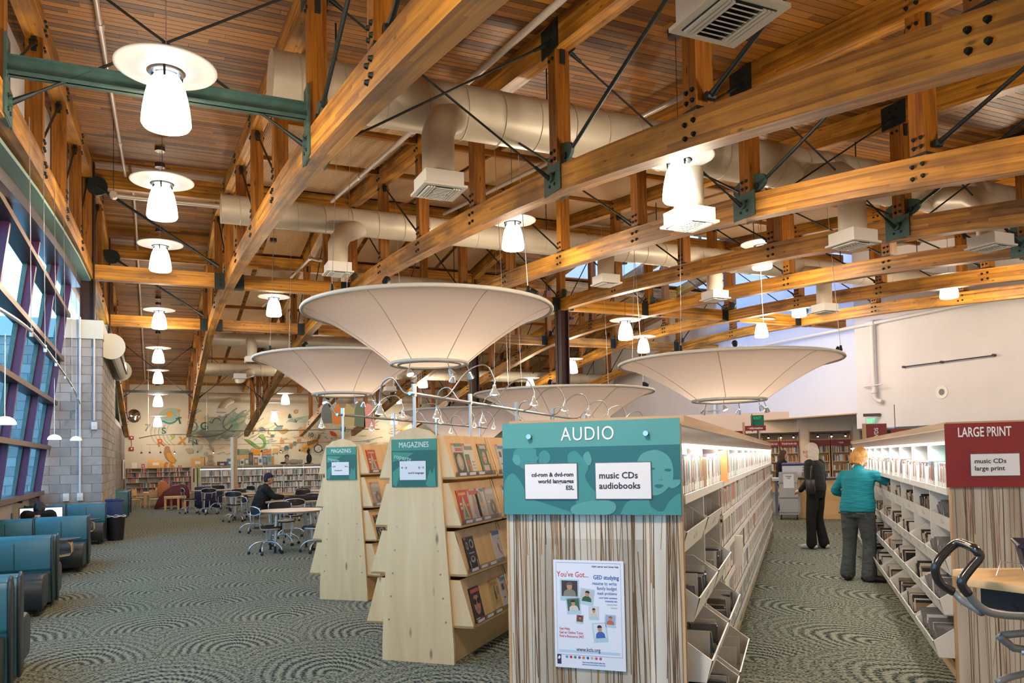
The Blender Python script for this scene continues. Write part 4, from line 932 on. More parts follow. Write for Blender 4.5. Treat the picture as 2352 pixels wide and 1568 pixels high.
# ------------------------------------------------------------------ task chairs
def make_task():
    t = thing('task_chair', '', 'chair')        # faces +y
    for k in range(5):
        a = PI/2+2*PI*k/5+.3; d_ = Vector((math.cos(a), math.sin(a), 0)); pts = [Vector((0,0,.2)), d_*.1+Vector((0,0,.21)), d_*.2+Vector((0,0,.185)), d_*.28+Vector((0,0,.12)), d_*.3+Vector((0,0,.06))]
        lg = MB().tube(spline(pts, 3), .014, n=7); lg = lg.build('leg', M['chrome'], t, smooth=True)
        c = d_*.3; e = Vector((-d_.y, d_.x, 0)); MB().cyl(c-e*.02+Vector((0,0,.028)), c+e*.02+Vector((0,0,.028)), .028, n=10).build('caster', M['black'], lg)
    MB().cyl((0,0,.17),(0,0,.43), .018, n=10).build('gas_column', M['chrome'], t); MB().cyl((0,0,.15),(0,0,.25), .032, n=12).build('hub', M['chrome'], t)
    # seat: shallow saddle
    n_ = 8; P = []; F = []
    for zz in (0,-.022):
        for j in range(n_+1):
            for i in range(n_+1):
                u_ = -1+2*i/n_; v_ = -1+2*j/n_; w_ = .215*(1-.12*max(0,-v_)-.05*v_*v_); rr = (1-.12*(u_*v_)**2)
                P.append((u_*w_*rr, .01+v_*.21*rr, .46+zz+.02*u_*u_+.018*v_*v_-.03*max(0,v_-.5)))
    def id_(s_, i, j): return s_*(n_+1)**2+j*(n_+1)+i
    for j in range(n_):
        for i in range(n_): F += [(id_(0,i,j),id_(0,i+1,j),id_(0,i+1,j+1),id_(0,i,j+1)), (id_(1,i,j+1),id_(1,i+1,j+1),id_(1,i+1,j),id_(1,i,j))]
    for i in range(n_): F += [(id_(0,i,0),id_(1,i,0),id_(1,i+1,0),id_(0,i+1,0)), (id_(0,i+1,n_),id_(1,i+1,n_),id_(1,i,n_),id_(0,i,n_)), (id_(0,0,i+1),id_(1,0,i+1),id_(1,0,i),id_(0,0,i)), (id_(0,n_,i),id_(1,n_,i),id_(1,n_,i+1),id_(0,n_,i+1))]
    MB().add(P, F).build('seat', M['black'], t, smooth=.8)
    fr = [(-.2,.16,.435),(-.215,0,.43),(-.21,-.17,.44),(-.205,-.2,.5),(-.21,-.21,.66),(-.225,-.2,.74),(-.2,-.215,.8),(-.1,-.245,.83),(0,-.255,.835),(.1,-.245,.83),(.2,-.215,.8),(.225,-.2,.74),(.21,-.21,.66),(.205,-.2,.5),(.21,-.17,.44),(.215,0,.43),(.2,.16,.435)]
    MB().tube(spline(fr, 3), .012, n=7).build('tube_frame', M['chrome'], t, smooth=True)
    MB().tube(spline([(-.222,-.2,.72),(-.12,-.24,.69),(0,-.252,.685),(.12,-.24,.69),(.222,-.2,.72)], 4), .011, n=7).build('lower_back_rail', M['chrome'], t, smooth=True)
    P = []; F = []; k = 12
    for th in (0, .018):
        for j in range(3):
            for i in range(k+1):
                u_ = -1+2*i/k; z = (.69+.14*j/2)-(.02*abs(u_)**3 if j == 2 else -.015*abs(u_)**3 if j == 0 else 0); P.append((u_*.21, -.25+.05*u_*u_+th, z))
    m1 = (k+1)
    for j in range(2):
        for i in range(k): F += [(j*m1+i,(j+1)*m1+i,(j+1)*m1+i+1,j*m1+i+1), (3*m1+j*m1+i,3*m1+j*m1+i+1,3*m1+(j+1)*m1+i+1,3*m1+(j+1)*m1+i)]
    for i in range(k): F += [(i,i+1,3*m1+i+1,3*m1+i),(2*m1+i+1,2*m1+i,5*m1+i,5*m1+i+1)]
    MB().add(P, F).build('backrest', M['black'], t, smooth=.8)
    for x in (-.018,.018): MB().cyl((x,-.262,.795),(x,-.252,.795), .006, n=8).build('screw', M['chrome'], t)
    return t
tk = make_task(); ft = [True]
def task(x, y, rz, lab):
    o = tk if ft[0] else copy_tree(tk); ft[0] = False; o.location = (x,y,0); o.rotation_euler = (0,0,rz); o['label'] = lab; o['group'] = 'black task chairs with chrome frames'
R_ = math.radians
for a in [(1.78,14.62,R_(-75),'task chair left of the nearest round table, its back seen edge-on'),
 (2.62,14.35,R_(55),'task chair right of the nearest table, partly behind the magazine rack'),
 (2.25,15.95,R_(188),'task chair across the nearest table, plain back rising over the tabletop'),
 (2.62,17.25,R_(5),'task chair with open chrome loop back between the two nearest tables'),
 (3.45,19.4,R_(170),'task chair beyond the man\'s table on its rack side'),
 (2.05,19.2,R_(-80),'task chair the man in the cap is sitting on'),
 (1.55,27.0,R_(-8),'task chair in front of the far left table, back fully toward us'),
 (1.97,23.1,R_(-14),'task chair nearer in front of the small far table'),
 (1.0,28.0,R_(-80),'task chair at the left end of the far left table'),
 (2.0,29.9,R_(175),'task chair behind the far left table'),
 (2.75,28.0,R_(120),'tilted-looking task chair between the two far tables'),
 (2.3,24.9,R_(190),'task chair pushed in behind the small far table'),
 (3.95,24.3,R_(5),'task chair at the far table by the magazine rack'),
 (3.75,22.3,R_(190),'task chair low behind the laptop bag')]: task(*a)
M['table'] = pmat('table_laminate', (.52,.42,.31), .4)
def table(x, y, r, lab, hz=.73, rz=0., ry=None):
    t = thing('reading_table', lab, 'table', (x,y,0), rz)
    ry = ry or r; m_ = MB(); n_ = 40; pr_ = [(r*math.cos(2*PI*k/n_)*1.0, ry*math.sin(2*PI*k/n_)) for k in range(n_)]
    m_.prism(pr_, hz-.028, hz, plane='XY'); m_.build('table_top', M['table'], t, smooth=.5)
    m_ = MB(); m_.prism([(a*1.006,b_*1.006) for a,b_ in pr_], hz-.03, hz-.004, plane='XY'); m_.build('edge_band', pmat('edge_band', (.2,.16,.13), .5), t)
    for k in range(4):
        a = PI/4+PI/2*k; p = Vector((r*.74*math.cos(a), ry*.74*math.sin(a), 0)); q = MB().cyl(p+Vector((0,0,.12)), p*.92+Vector((0,0,hz-.03)), .03, .034, n=12).build('leg', M['chrome'], t, smooth=.6)
        MB().cyl(p, p+Vector((0,0,.13)), .022, n=10).build('foot', M['black'], q); MB().cyl(p, p+Vector((0,0,.01)), .035, n=10).build('foot_pad', M['black'], q)
    MB().cyl((0,0,hz-.09),(0,0,hz-.03), .05, n=10).build('hub', M['black'], t)
table(2.25, 15.0-.05, .62, 'round reading table nearest us beside the magazine rack'); table(2.95, 18.45, .72, 'round reading table the man in the cap leans on', ry=.62)
table(1.85, 28.3, .8, 'long pale reading table farthest left', ry=.55); table(2.35, 24.0, .6, 'small round table behind the nearer far chair'); table(4.6, 24.6, .7, 'reading table far back next to the magazine rack')
# black bag and laptop on the man's table
t = thing('laptop_bag', 'black soft laptop bag lying open on the man\'s table', 'bag', (3.02,18.4,.732), .1)
MB().box((-.36,-.16,0),(.34,.16,.09)).build('bag_body', pmat('bag_cloth', (.01,.01,.012), .8), t, bevel=.03); MB().tube(spline([(.3,-.14,.08),(.4,-.2,.1),(.42,-.22,.03),(.34,-.2,.02)], 5), .012, n=6).build('strap', M['black'], t, smooth=True)
MB().box((-.28,-.1,.09),(.2,.12,.11)).build('flap', pmat('bag_cloth', (.01,.01,.012), .8), t, bevel=.008)
# ------------------------------------------------------------------ children's corner
def wooden_chair(x, y, rz, lab):
    t = thing('kids_chair', lab, 'chair', (x,y,0), rz, 'bent wooden children\'s chairs')
    MB().box((-.18,-.18,.33),(.18,.18,.35)).build('seat', M['maple'], t, bevel=.008)
    MB().prism([(-.16,.42),(-.19,.58),(-.17,.68),(-.08,.7),(-.05,.66),(.05,.66),(.08,.7),(.17,.68),(.19,.58),(.16,.42)], -.2, -.182, plane='XZ').build('backrest', M['maple'], t)
    for s_ in (-1,1):
        MB().tube([(s_*.16,.2,0),(s_*.16,.17,.3),(s_*.16,.1,.33),(s_*.16,-.1,.33),(s_*.165,-.19,.36),(s_*.165,-.21,.5)], .014, n=6).build('leg', M['maple'], t)
        MB().tube([(s_*.16,-.24,0),(s_*.16,-.15,.32)], .014, n=6).build('leg', M['maple'], t)
for a in ((-.75,32.6,-1.2,'wooden child chair turned sideways at the left of the little table'),(-.05,32.4,0,'wooden child chair with its back to us at the little table'),(-.6,34.3,-2.0,'wooden child chair behind the turned one'),(.15,35,3.1,'wooden child chair on the far side of the little table'),(.95,34.6,1.6,'wooden child chair at the right end of the little table')): wooden_chair(*a)
t = thing('kids_table', 'light wooden children\'s table in front of the low shelves', 'table', (.15,33.7,0))
MB().box((-.6,-.55,.52),(.6,.55,.56)).build('table_top', M['maple'], t, bevel=.01)
for x in (-.52,.52):
    for y in (-.47,.47): MB().box((x-.05,y-.05,0),(x+.05,y+.05,.52)).build('leg', M['maple'], t)
MB().box((-.12,-.1,.56),(.3,.25,.62)).build('box_tray', M['birch'], t)
M['maroon'] = pmat('maroon_vinyl', (.11,.006,.012), .45); M['orange_v'] = pmat('orange_vinyl', (.55,.16,.05), .45)
t = thing('storytelling_chair', 'curvy maroon and orange storytelling armchair', 'armchair', (.55,31.9,0))
prof = [(-.62,0),(-.5,.3),(-.3,.62),(0,.82),(.3,.88),(.5,.82),(.58,.6),(.58,.2),(.5,0),(.3,.0),(.1,.12),(-.25,.1),(-.5,.0)]
for s_ in (-.36,.28): MB().prism(prof, s_, s_+.08, plane='XZ').build('armrest', M['maroon'], t, bevel=.02)
MB().box((-.3,-.28,.18),(.5,.28,.44)).build('seat', M['maroon'], t, bevel=.05)
MB().prism([(-.48,.45),(-.5,.9),(-.4,1.03),(-.25,1.0),(-.12,.85),(-.05,.6),(-.1,.42)], -.26, .26, plane='XZ').build('backrest', M['orange_v'], t, bevel=.04)
t = thing('side_table', 'small slatted wooden side table in front of the maroon armchair', 'side table', (.62,30.7,0))
MB().box((-.36,-.25,.4),(.36,.25,.48)).build('table_top', M['maple'], t, bevel=.006)
for x,y in ((-.32,-.2),(.32,-.2),(.1,-.2),(-.12,.2),(.26,.2)): MB().box((x-.035,y-.035,0),(x+.035,y+.035,.4)).build('leg', M['maple'], t)
t = thing('tub_armchair', 'dark navy tub armchair behind the far left table', 'armchair', (1.75,31.3,0))
MB().box((-.45,-.35,.0),(.45,.35,.42)).build('seat', pmat('navy', (.012,.012,.06), .5), t, bevel=.06); MB().box((-.47,-.38,.1),(.47,-.22,.78)).build('backrest', pmat('navy', (.012,.012,.06), .5), t, bevel=.05)
# ------------------------------------------------------------------ book and media makers
SP = [(.75,.73,.68),(.62,.6,.55),(.5,.13,.07),(.12,.22,.36),(.1,.1,.11),(.68,.3,.1),(.3,.42,.46),(.25,.17,.1),(.78,.76,.72),(.2,.3,.2),(.55,.5,.42),(.38,.1,.2)]
SPM = [pmat('spine_%s' % 'abcdefghijkl'[i], c, .5) for i, c in enumerate(SP)]
M['paper'] = pmat('page_paper', (.78,.74,.66), .8); M['labelw'] = pmat('spine_label', (.85,.85,.83), .6)
def book_mesh(w_, h_, d_, ci, lab=True):
    """stands at origin; spine towards +x ; thickness along y"""
    key = ('bk', w_, h_, d_, ci)
    if key in MATS: return MATS[key]
    m_ = MB(); e = .0025
    m_.box((-d_,0,0),(0,e,h_)); m_.box((-d_,w_-e,0),(0,w_,h_)); m_.box((-.004,e,0),(0,w_-e,h_)); nf_ = len(m_.f)
    m_.box((-d_+.004,e,.004),(-.004,w_-e,h_-.004)); nf2 = len(m_.f)
    m_.box((0,.001,h_*.08),(.0008,w_-.001,h_*.28)); nf3 = len(m_.f); m_.box((0,w_*.3,h_*.4),(.0006,w_*.7,h_*.9))
    me = m_.mesh('book', [SPM[ci], M['paper'], M['labelw'], SPM[(ci*5+3) % 12]])
    for i, p in enumerate(me.polygons): p.material_index = 0 if i < nf_ else 1 if i < nf2 else 2 if i < nf3 else 3
    MATS[key] = me; return me
BUDGET = {'book': 290}
STUFF = {}
def put_book(name, me, loc, rz, lab, grp, cat='book', tilt=0., force_stuff=False):
    o = bpy.data.objects.new(name, me); COL.objects.link(o)
    o.matrix_world = Matrix.Translation(loc) @ Matrix.Rotation(rz, 4, 'Z') @ Matrix.Rotation(tilt, 4, 'X'); tag(o, lab, cat, grp); return o
class Bulk:
    """joined leftovers; colour per face from the spine palette"""
    def __init__(s): s.mb = MB(); s.mi = []
    def box(s, lo, hi, ci, M_=None): s.mb.box(lo, hi, M_); s.mi += [ci]*6
    def build(s, name, parent=None, lab=None, cat=None):
        me = s.mb.mesh(name, SPM+[M['black'], M['white_shelf'], M['chrome']])
        me.polygons.foreach_set('material_index', s.mi); o = link(name, me, parent); o['kind'] = 'stuff'
        if lab: o['label'] = lab
        if cat: o['category'] = cat
        return o
# ------------------------------------------------------------------ white double shelving along the aisle
M['streak'] = None
def streak_mat():
    """translucent resin panel with thin brown reeds and brushed metal glimpses behind"""
    m = bpy.data.materials.new('reed_panel'); m.use_nodes = True; n = m.node_tree; L = n.links.new; b = n.nodes['Principled BSDF']; b.inputs['Roughness'].default_value = .22; b.inputs['Specular IOR Level'].default_value = .5
    tc = n.nodes.new('ShaderNodeTexCoord'); mp = n.nodes.new('ShaderNodeMapping'); mp.inputs['Scale'].default_value = (5.5, 5.5, .55); L(tc.outputs['Object'], mp.inputs[0])
    t = n.nodes.new('ShaderNodeTexNoise'); t.inputs['Scale'].default_value = 1.; t.inputs['Detail'].default_value = 2; L(mp.outputs[0], t.inputs[0])
    cr = n.nodes.new('ShaderNodeValToRGB'); e = cr.color_ramp.elements; e[0].position = .35; e[0].color = (.36,.31,.25,1); e[1].position = .66; e[1].color = (.72,.68,.60,1); L(t.outputs[0], cr.inputs[0]); L(cr.outputs[0], b.inputs['Base Color']); return m
M['streak'] = streak_mat(); M['reed'] = pmat('reed', (.14,.075,.03), .7); M['reed2'] = pmat('reed_light', (.34,.2,.09), .7)
def unit(name, lab, cat, base_c, base_d, flip):
    t = thing(name, lab, cat); t.location = CD(base_c, base_d, 0); t.rotation_euler = (0,0,-G); return t
def LM(c, d, z=0): return Vector((d, c, z))       # local vector: x = along D, y = along C
HS = 1.78
A0, A1 = 3.66, 15.9; AD0, AD1 = -1.34, -.5
LV = [1.40, 1.17, .945, .72, .495, .27]
shelfA = thing('media_shelving', 'long white double-sided library shelving with the teal AUDIO sign end', 'shelving'); shelfA.rotation_euler = (0,0,-G)
shelfB = thing('media_shelving', 'long white library shelving on the right with the maroon sign end', 'shelving'); shelfB.rotation_euler = (0,0,-G)
M['white_lit'] = M['white_shelf']
def shelving(t, c0, c1, din, dout, sgn, bins, lv, topz=HS):
    """face at dout looking towards sgn*D ; carcass from din to dout"""
    lo, hi = min(din, dout), max(din, dout); mid = (din+dout)/2
    MB().box((lo+.0, c0-.03, topz-.045), (hi+.01, c1+.03, topz)).build('top_board', M['oak'], t)
    MB().box((lo+.03, c0, topz-.13), (hi-.01, c1, topz-.045)).build('canopy', M['mirror_trim'] if 'mirror_trim' in M else M['white_shelf'], t)
    MB().box((lo+.05, c0, .0), (hi-.06, c1, .11)).build('toe_kick', M['birch'], t)
    nb = round((c1-c0)/.914); bw = (c1-c0)/nb
    for s_, df in ((1, hi), (-1, lo)):
        MB().box((mid-.01,c0,.1),(mid+.01,c1,topz-.13)).build('back_panel', M['white_shelf'], t) if s_ == 1 else None
    for i in range(nb+1):
        c = c0+bw*i; MB().box((lo+.02,c-.012,.1),(hi-.02,c+.012,topz-.13)).build('upright', M['white_shelf'], t)
    return nb, bw
M['mirror_trim'] = pmat('canopy_trim', (.62,.58,.52), .15, .6)
nbA, bwA = shelving(shelfA, A0+.05, A1, AD0, AD1, 1, 2, LV)
B0, B1, BD0, BD1 = 5.97, 16.3, .93, 1.8
nbB, bwB = shelving(shelfB, B0+.05, B1, BD0, BD1, -1, 0, LV)
rb = random.Random(11)
def disp(o): return o
# light strips under the canopies (the shelving has its own lamps)
def strip(t, d, c0, c1, z, sgn):
    MB().box((d-.025, c0, z-.02), (d+.025, c1, z)).build('light_strip', pmat('strip_glow', (1,1,1), .5, emit=(1,.96,.88), estr=3.), t)
strip(shelfA, AD1-.02, A0+.06, A1, HS-.13, 1); strip(shelfB, BD0+.02, B0+.06, B1, HS-.13, -1)
for c0_, c1_, d_, sg_ in ((A0+.1,A1,AD1-.03,1),(B0+.1,B1,BD0+.03,-1)):
    for k in range(4):
        ca, cb = c0_+(c1_-c0_)*k/4, c0_+(c1_-c0_)*(k+1)/4
        o = area('shelf_light', CD((ca+cb)/2, d_+.03*sg_, HS-.16), (0,0,0), .05, cb-ca-.05, SHELF_W, (1,.95,.86)); o.rotation_euler = (Matrix.Rotation(-G,4,'Z') @ Matrix.Rotation(-.25*sg_,4,'Y')).to_euler()
n_bk = [0]
bulk = Bulk()
CW_ = ['cream','beige','red','blue','black','orange','grey-blue','brown','off-white','green','tan','plum']
O_ = ['first','second','third','fourth','fifth','sixth','seventh','eighth','ninth','tenth','eleventh','twelfth','thirteenth','fourteenth']
def world_of(c, d, z): return CD(c, d, z)
def fill_shelf(side, cA, cB, z, hmin, hmax, density, group, label, face_d, sgn, limit, wid=(.012,.03), name='media_case', cat='media case', dep=.13):
    """row of cases standing with spines to the aisle"""
    c = cA+.02
    while c < cB-.03:
        if rb.random() > density:
            c += rb.uniform(.06,.2); continue
        run = rb.randint(4, 12)
        for _ in range(run):
            w_ = round(rb.uniform(*wid), 3); h_ = round(rb.uniform(hmin, hmax), 2); ci = rb.choice([0,1,8,10,0,8,6,3,2,5,7,4,11,9]); 
            if c+w_ > cB-.03: break
            rz = -G if sgn > 0 else -G+PI
            if n_bk[0] < limit and c < 12:
                me = book_mesh(round(w_,2) if w_ > .01 else .01, h_, dep, ci); loc = world_of(c if sgn > 0 else c+w_, face_d-.012*sgn+rb.uniform(-.006,.0)*sgn, z)
                put_book(name, me, loc, rz, label.replace('COLOUR', CW_[ci]), group, cat); n_bk[0] += 1
            else:
                x0, x1 = sorted((face_d-.014*sgn, face_d-(.014+dep)*sgn)); bulk.box((x0,c,z),(x1,c+w_-.002,z+h_), ci); 
                if True: xx = sorted((face_d-.0135*sgn, face_d-.0145*sgn)); bulk.box((xx[0],c+.001,z+h_*.08),(xx[1],c+w_-.003,z+h_*.3), 8)
            c += w_+.001
        if rb.random() < .55:
            c += .004; x0, x1 = sorted((face_d-.01*sgn, face_d-(.15)*sgn)); bulk.box((x0,c,z),(x1,c+.006,z+.17), 13); c += .01
# shelves on side A facing the aisle
for i in range(nbA):
    c = A0+.05+bwA*i
    for k, z in enumerate(LV):
        if i < 2 and k > 0: continue
        MB().box((AD1-.27, c+.012, z-.018), (AD1-.0, c+bwA-.012, z)).build('shelf_board', M['white_shelf'], shelfA)
        MB().box((AD1-.006, c+.012, z-.03), (AD1+.002, c+bwA-.012, z+.012)).build('shelf_lip', M['white_shelf'], shelfA)
        if k == 0 or i > 1:
            pass
for i in range(nbA):
    c = A0+.05+bwA*i
    for k, z in enumerate(LV):
        if i < 2 and k > 0: continue
        place = ['topmost', 'second', 'third', 'fourth', 'fifth', 'lowest'][k]
        fill_shelf('A', c+.015, c+bwA-.015, z, .17, .2, .93 if i > 1 else .7, 'cases on the %s shelf of the aisle shelving' % place, '%s-spined case, %s shelf, %s bay from the teal sign end' % ('COLOUR', place, O_[i]), AD1, 1, 150)
# white file boxes and display cases on the near top shelf
def wbox(lab, c0, c1, d0, d1, z0, z1, mat=None, name='file_box'):
    t = thing(name, lab, 'file box'); t.location = CD(c0, d0, z0); t.rotation_euler = (0,0,-G); w_, l_, h_ = d1-d0, c1-c0, z1-z0; e = .004
    MB().box((0,0,0),(w_,e,h_)).build('side_panel', mat or M['white_shelf'], t); MB().box((0,l_-e,0),(w_,l_,h_)).build('side_panel', mat or M['white_shelf'], t); MB().box((0,e,0),(w_,l_-e,e)).build('base', mat or M['white_shelf'], t)
    x = .0 if d0 > 0 else w_-e; MB().box((w_-e if d0 > 0 else 0,e,0),(w_ if d0 > 0 else e,l_-e,h_)).build('back_panel', mat or M['white_shelf'], t)
    m_ = MB(); 
    for j in range(3): m_.box((.02,.01+j*.018,.006),(w_-.02,.022+j*.018,h_*.9))
    m_.build('papers', SPM[(int(c0*37)) % 12], t)
for c, z in ((3.78,1.4),(4.3,1.4)): wbox('white upright file box at the sign end of the top aisle shelf' if c < 4 else 'white upright file box second from the sign end', c, c+.2, AD1-.22, AD1-.02, z+.002, z+.235)
o = put_book('binder', book_mesh(.05,.22,.18,5), CD(5.66,AD1+.035,1.402), -G, 'bright orange case jutting out of the top aisle shelf', None, 'binder')
o = put_book('binder', book_mesh(.08,.23,.16,8), CD(6.5,AD1+.06,.722), -G, 'white framed case hanging out from the fourth aisle shelf', None, 'binder')
# browser bins (drawers)
def make_bin(L_=.86, dep=.33, h=.11, hs=.2):
    """local: front at x=0 looking +x, length along y from 0..L_"""
    m_ = MB(); parts = []
    m_.add([(0,0,0),(0,L_,0),(.035,L_,h),(.035,0,h)], [(0,1,2,3)]); m_.add([(-.008,0,0),(-.008,L_,0),(.027,L_,h),(.027,0,h)], [(3,2,1,0)]); m_.add([(.035,0,h),(.035,L_,h),(.027,L_,h),(.027,0,h)], [(0,1,2,3)])
    front = m_.mesh('bin_front', M['white_shelf'])
    m_ = MB()
    for y in (0, L_-.008): m_.prism([(.03,h),(.0,0),(-dep,0),(-dep,hs),(-.12,hs),(-.02,h+.01)], y, y+.008, plane='XZ')
    sides = [MB().prism([(.03,h),(.0,0),(-dep,0),(-dep,hs),(-.1,hs),(-.0,h+.02)], y, y+.008, plane='XZ').mesh('bin_side', M['white_shelf']) for y in (0, L_-.008)]
    base = MB().box((-dep,0,0),(0,L_,.008)).mesh('bin_base', M['white_shelf']); div = [MB().box((-dep+.02,L_*k/3,.008),(-.01,L_*k/3+.005,hs*.9)).mesh('bin_divider', M['white_shelf']) for k in (1,2)]
    hm = MB(); z = h*.55; x = .016
    hm.tube([(x,L_*.5-.045,z-.014),(x+.006,L_*.5-.045,z+.014),(x+.006,L_*.5+.045,z+.014),(x,L_*.5+.045,z-.014)], .0035, n=4, closed=True); return front, sides, base, div, hm.mesh('label_holder', M['chrome'])
BINM = make_bin()
def put_bin(parent, c, d, z, sgn):
    fr, sd, ba, dv, hm = BINM
    Mx = Matrix.Translation((d, c if sgn > 0 else c+.86, z)) @ Matrix.Rotation(0 if sgn > 0 else PI, 4, 'Z')
    o = link('browser_bin', fr, parent); o.matrix_local = Mx
    for me in sd+[ba]+dv+[hm]: link(me.name.split('.')[0], me, o)
    return o
bins = []
for i in range(2):
    c = A0+.075+bwA*i
    for k, z in enumerate((1.13, .83, .55, .26)): put_bin(shelfA, c, AD1-.03+.05*k, z, 1); bins.append((c, AD1-.03+.05*k, z, 1))
for i in range(nbB-3):
    c = B0+.075+bwB*i
    for k, z in enumerate((1.02, .75, .48, .2)): put_bin(shelfB, c, BD0+.05-.045*k, z, -1); bins.append((c, BD0+.05-.045*k, z, -1))
# music discs leaning in the bins
dm = {}
def disc_mesh(ci):
    if ci not in dm:
        m_ = MB().box((-.065,0,0),(.065,.011,.125)); n1 = len(m_.f); m_.box((-.058,-.0006,.004),(.06,.0,.12)); me = m_.mesh('disc_case', [M['case_clear'], (SPM+[M['mesh_grey']])[ci] if ci != 10 else pmat('pale_insert', (.3,.3,.31), .3)])
        for i, p in enumerate(me.polygons): p.material_index = 0 if i < n1 else 1
        dm[ci] = me
    return dm[ci]
M['case_clear'] = pmat('disc_case_plastic', (.16,.16,.165), .12, spec=.8)
nd = 0
for bi, (c, d, z, sgn) in enumerate(bins):
    if sgn > 0 and bi % 4 == 0: continue
    row = ['top','second','third','bottom'][bi % 4]; y = .05
    while y < .8:
        if rb.random() < (.1 if sgn < 0 else .6): y += rb.uniform(.1,.2); continue
        for _ in range(rb.randint(4,8)):
            tl = rb.uniform(-.95,-.3) if sgn < 0 else rb.uniform(.3,.6); ci = rb.choice([4,4,4,12,12,7,10,3]); lift = .03+rb.uniform(0,.03)+(.025 if sgn < 0 else 0); off = rb.choice([-.07,-.21])
            if nd < 250 and c < 12.5:
                o = bpy.data.objects.new('disc_case', disc_mesh(ci)); COL.objects.link(o)
                o.matrix_world = Matrix.Translation(CD(c+(y if sgn > 0 else y), d+(off+.0)*sgn, z+lift)) @ Matrix.Rotation(-G+(0 if sgn > 0 else PI)+PI*0, 4, 'Z') @ Matrix.Rotation(rb.uniform(-.15,.15), 4, 'Z') @ Matrix.Rotation(tl if sgn > 0 else -tl, 4, 'X')
                s_ = 'right-hand maroon-sign' if sgn < 0 else 'teal-sign'
                tag(o, '%s disc case, %s bin row, %s bay from %s sign' % ({4:'black',12:'charcoal',7:'brown',10:'pale grey',3:'blue'}[ci], row, O_[(bi-8)//4 if sgn < 0 else bi//4], 'maroon' if sgn < 0 else 'teal'), 'disc case', 'disc cases in the %s bins of the %s shelving' % (row, 'maroon-sign' if sgn < 0 else 'teal-sign')); nd += 1
            else:
                Mx = Matrix.Translation((d+off*sgn, c+y, z+lift)) @ Matrix.Rotation(tl, 4, 'X'); bulk.box((-.06,0,0),(.06,.01,.12), rb.choice([12,7,12,10]), Mx)
            y += rb.uniform(.016,.026)*(.55 if sgn < 0 else 1)
            if y > .8: break
        y += rb.uniform(.02,.05)
# maroon-sign side: top shelf of books, plus shelves of cases on the far bays
n0 = n_bk[0]
for i in range(nbB):
    c = B0+.05+bwB*i
    MB().box((BD0, c+.012, 1.3), (BD0+.27, c+bwB-.012, 1.318)).build('shelf_board', M['white_shelf'], shelfB); MB().box((BD0-.004, c+.012, 1.29), (BD0+.006, c+bwB-.012, 1.335)).build('shelf_lip', M['white_shelf'], shelfB)
    for q in range(2): MB().box((BD0-.006, c+bwB*q/2-.008, 1.29), (BD0+.1, c+bwB*q/2+.006, 1.47)).build('shelf_divider', M['white_shelf'], shelfB)
    fill_shelf('B', c+.02, c+bwB-.02, 1.318, .15, .19, .97, 'cases on the top shelf of the maroon-sign shelving', '%s-spined case, top shelf, %s bay from the maroon sign end' % ('COLOUR', O_[i]), BD0, -1, 290, wid=(.014,.03), cat='media case')
    if i >= nbB-3:
        for z in LV[1:]:
            MB().box((BD0, c+.012, z-.018), (BD0+.27, c+bwB-.012, z)).build('shelf_board', M['white_shelf'], shelfB); n_s = n_bk[0]; n_bk[0] = 999
            fill_shelf('B', c+.02, c+bwB-.02, z, .15, .19, .9, '', '', BD0, -1, 0); n_bk[0] = n_s
# tall white back boxes on the top shelf of B
M['mint'] = pmat('mint_green', (.16,.55,.42), .5)
MB().box((BD0+.13,6.25,1.33),(BD0+.14,6.95,1.62)).build('display_board', M['mint'], shelfB); wbox('white box in front of the mint green board on the right shelving', 6.05, 6.3, BD0+.03+.0, BD0+.13, 1.32, 1.5)
for c in (7.4, 8.6, 9.8): wbox('white storage box on the top of the right shelving, number %s along the aisle' % {7.4:'one',8.6:'two',9.8:'three'}[c], c, c+.4, BD0+.15, BD0+.26, 1.32, 1.6)
bo = bulk.build('far_media_cases', None, 'rows of media cases too far along the shelving to tell apart', 'media cases'); bo.rotation_euler = (0,0,-G)
# ---- end panels
def endpanel(t, c, d0, d1, z0, z1, seed, n_, reeds=True):
    MB().box((d0, c, z0), (d1, c+.04, z1)).build('end_panel', M['streak'], t)
    for x in (d0, d1-.012): MB().box((x, c-.004, z0), (x+.012, c+.045, z1)).build('edge_strip', M['oak'], t)
    rr = random.Random(seed); m_ = MB(); m2 = MB()
    for k in range(n_):
        u_ = rr.random(); x = d0+.02+(d1-d0-.04)*u_; zt = z1-rr.uniform(0,.03) if rr.random() < .8 else rr.uniform(.5,z1); zb_ = z0 if rr.random() < .6 else zt-rr.uniform(.4,1.2); zb_ = max(zb_, z0); dx = rr.gauss(0,.02); r = rr.uniform(.0012,.0026); dm_ = rr.gauss(0,.008)
        xb = min(max(x+dx, d0+.015), d1-.015)
        (m_ if rr.random() < .6 else m2).tube([(x,c-.001,zt),((x+xb)/2+dm_,c-.0015,(zt+zb_)/2),(xb,c-.001,zb_)], r, n=4)
    m_.build('reeds', M['reed'], t)['kind'] = 'stuff'; m2.build('pale_reeds', M['reed2'], t)['kind'] = 'stuff'
endpanel(shelfA, A0-.04, AD0, AD1, 0, HS-.04, 5, 100); endpanel(shelfB, B0-.04, BD0, BD1+.0, 0, HS-.04, 8, 60)
endpanel(shelfA, A1, AD0, AD1, 0, HS-.04, 6, 30)
M['sign_teal'] = pmat('sign_teal', (.09,.30,.29), .3); M['sign_teal_d'] = pmat('sign_teal_dark', (.025,.135,.145), .3); M['sign_teal_m'] = pmat('sign_teal_mid', (.055,.24,.235), .3); M['sign_txt'] = pmat('sign_white', (.85,.86,.84), .5)
M['ink'] = pmat('ink_dark', (.03,.03,.05), .6); M['card'] = pmat('card_white', (.8,.78,.8), .5)
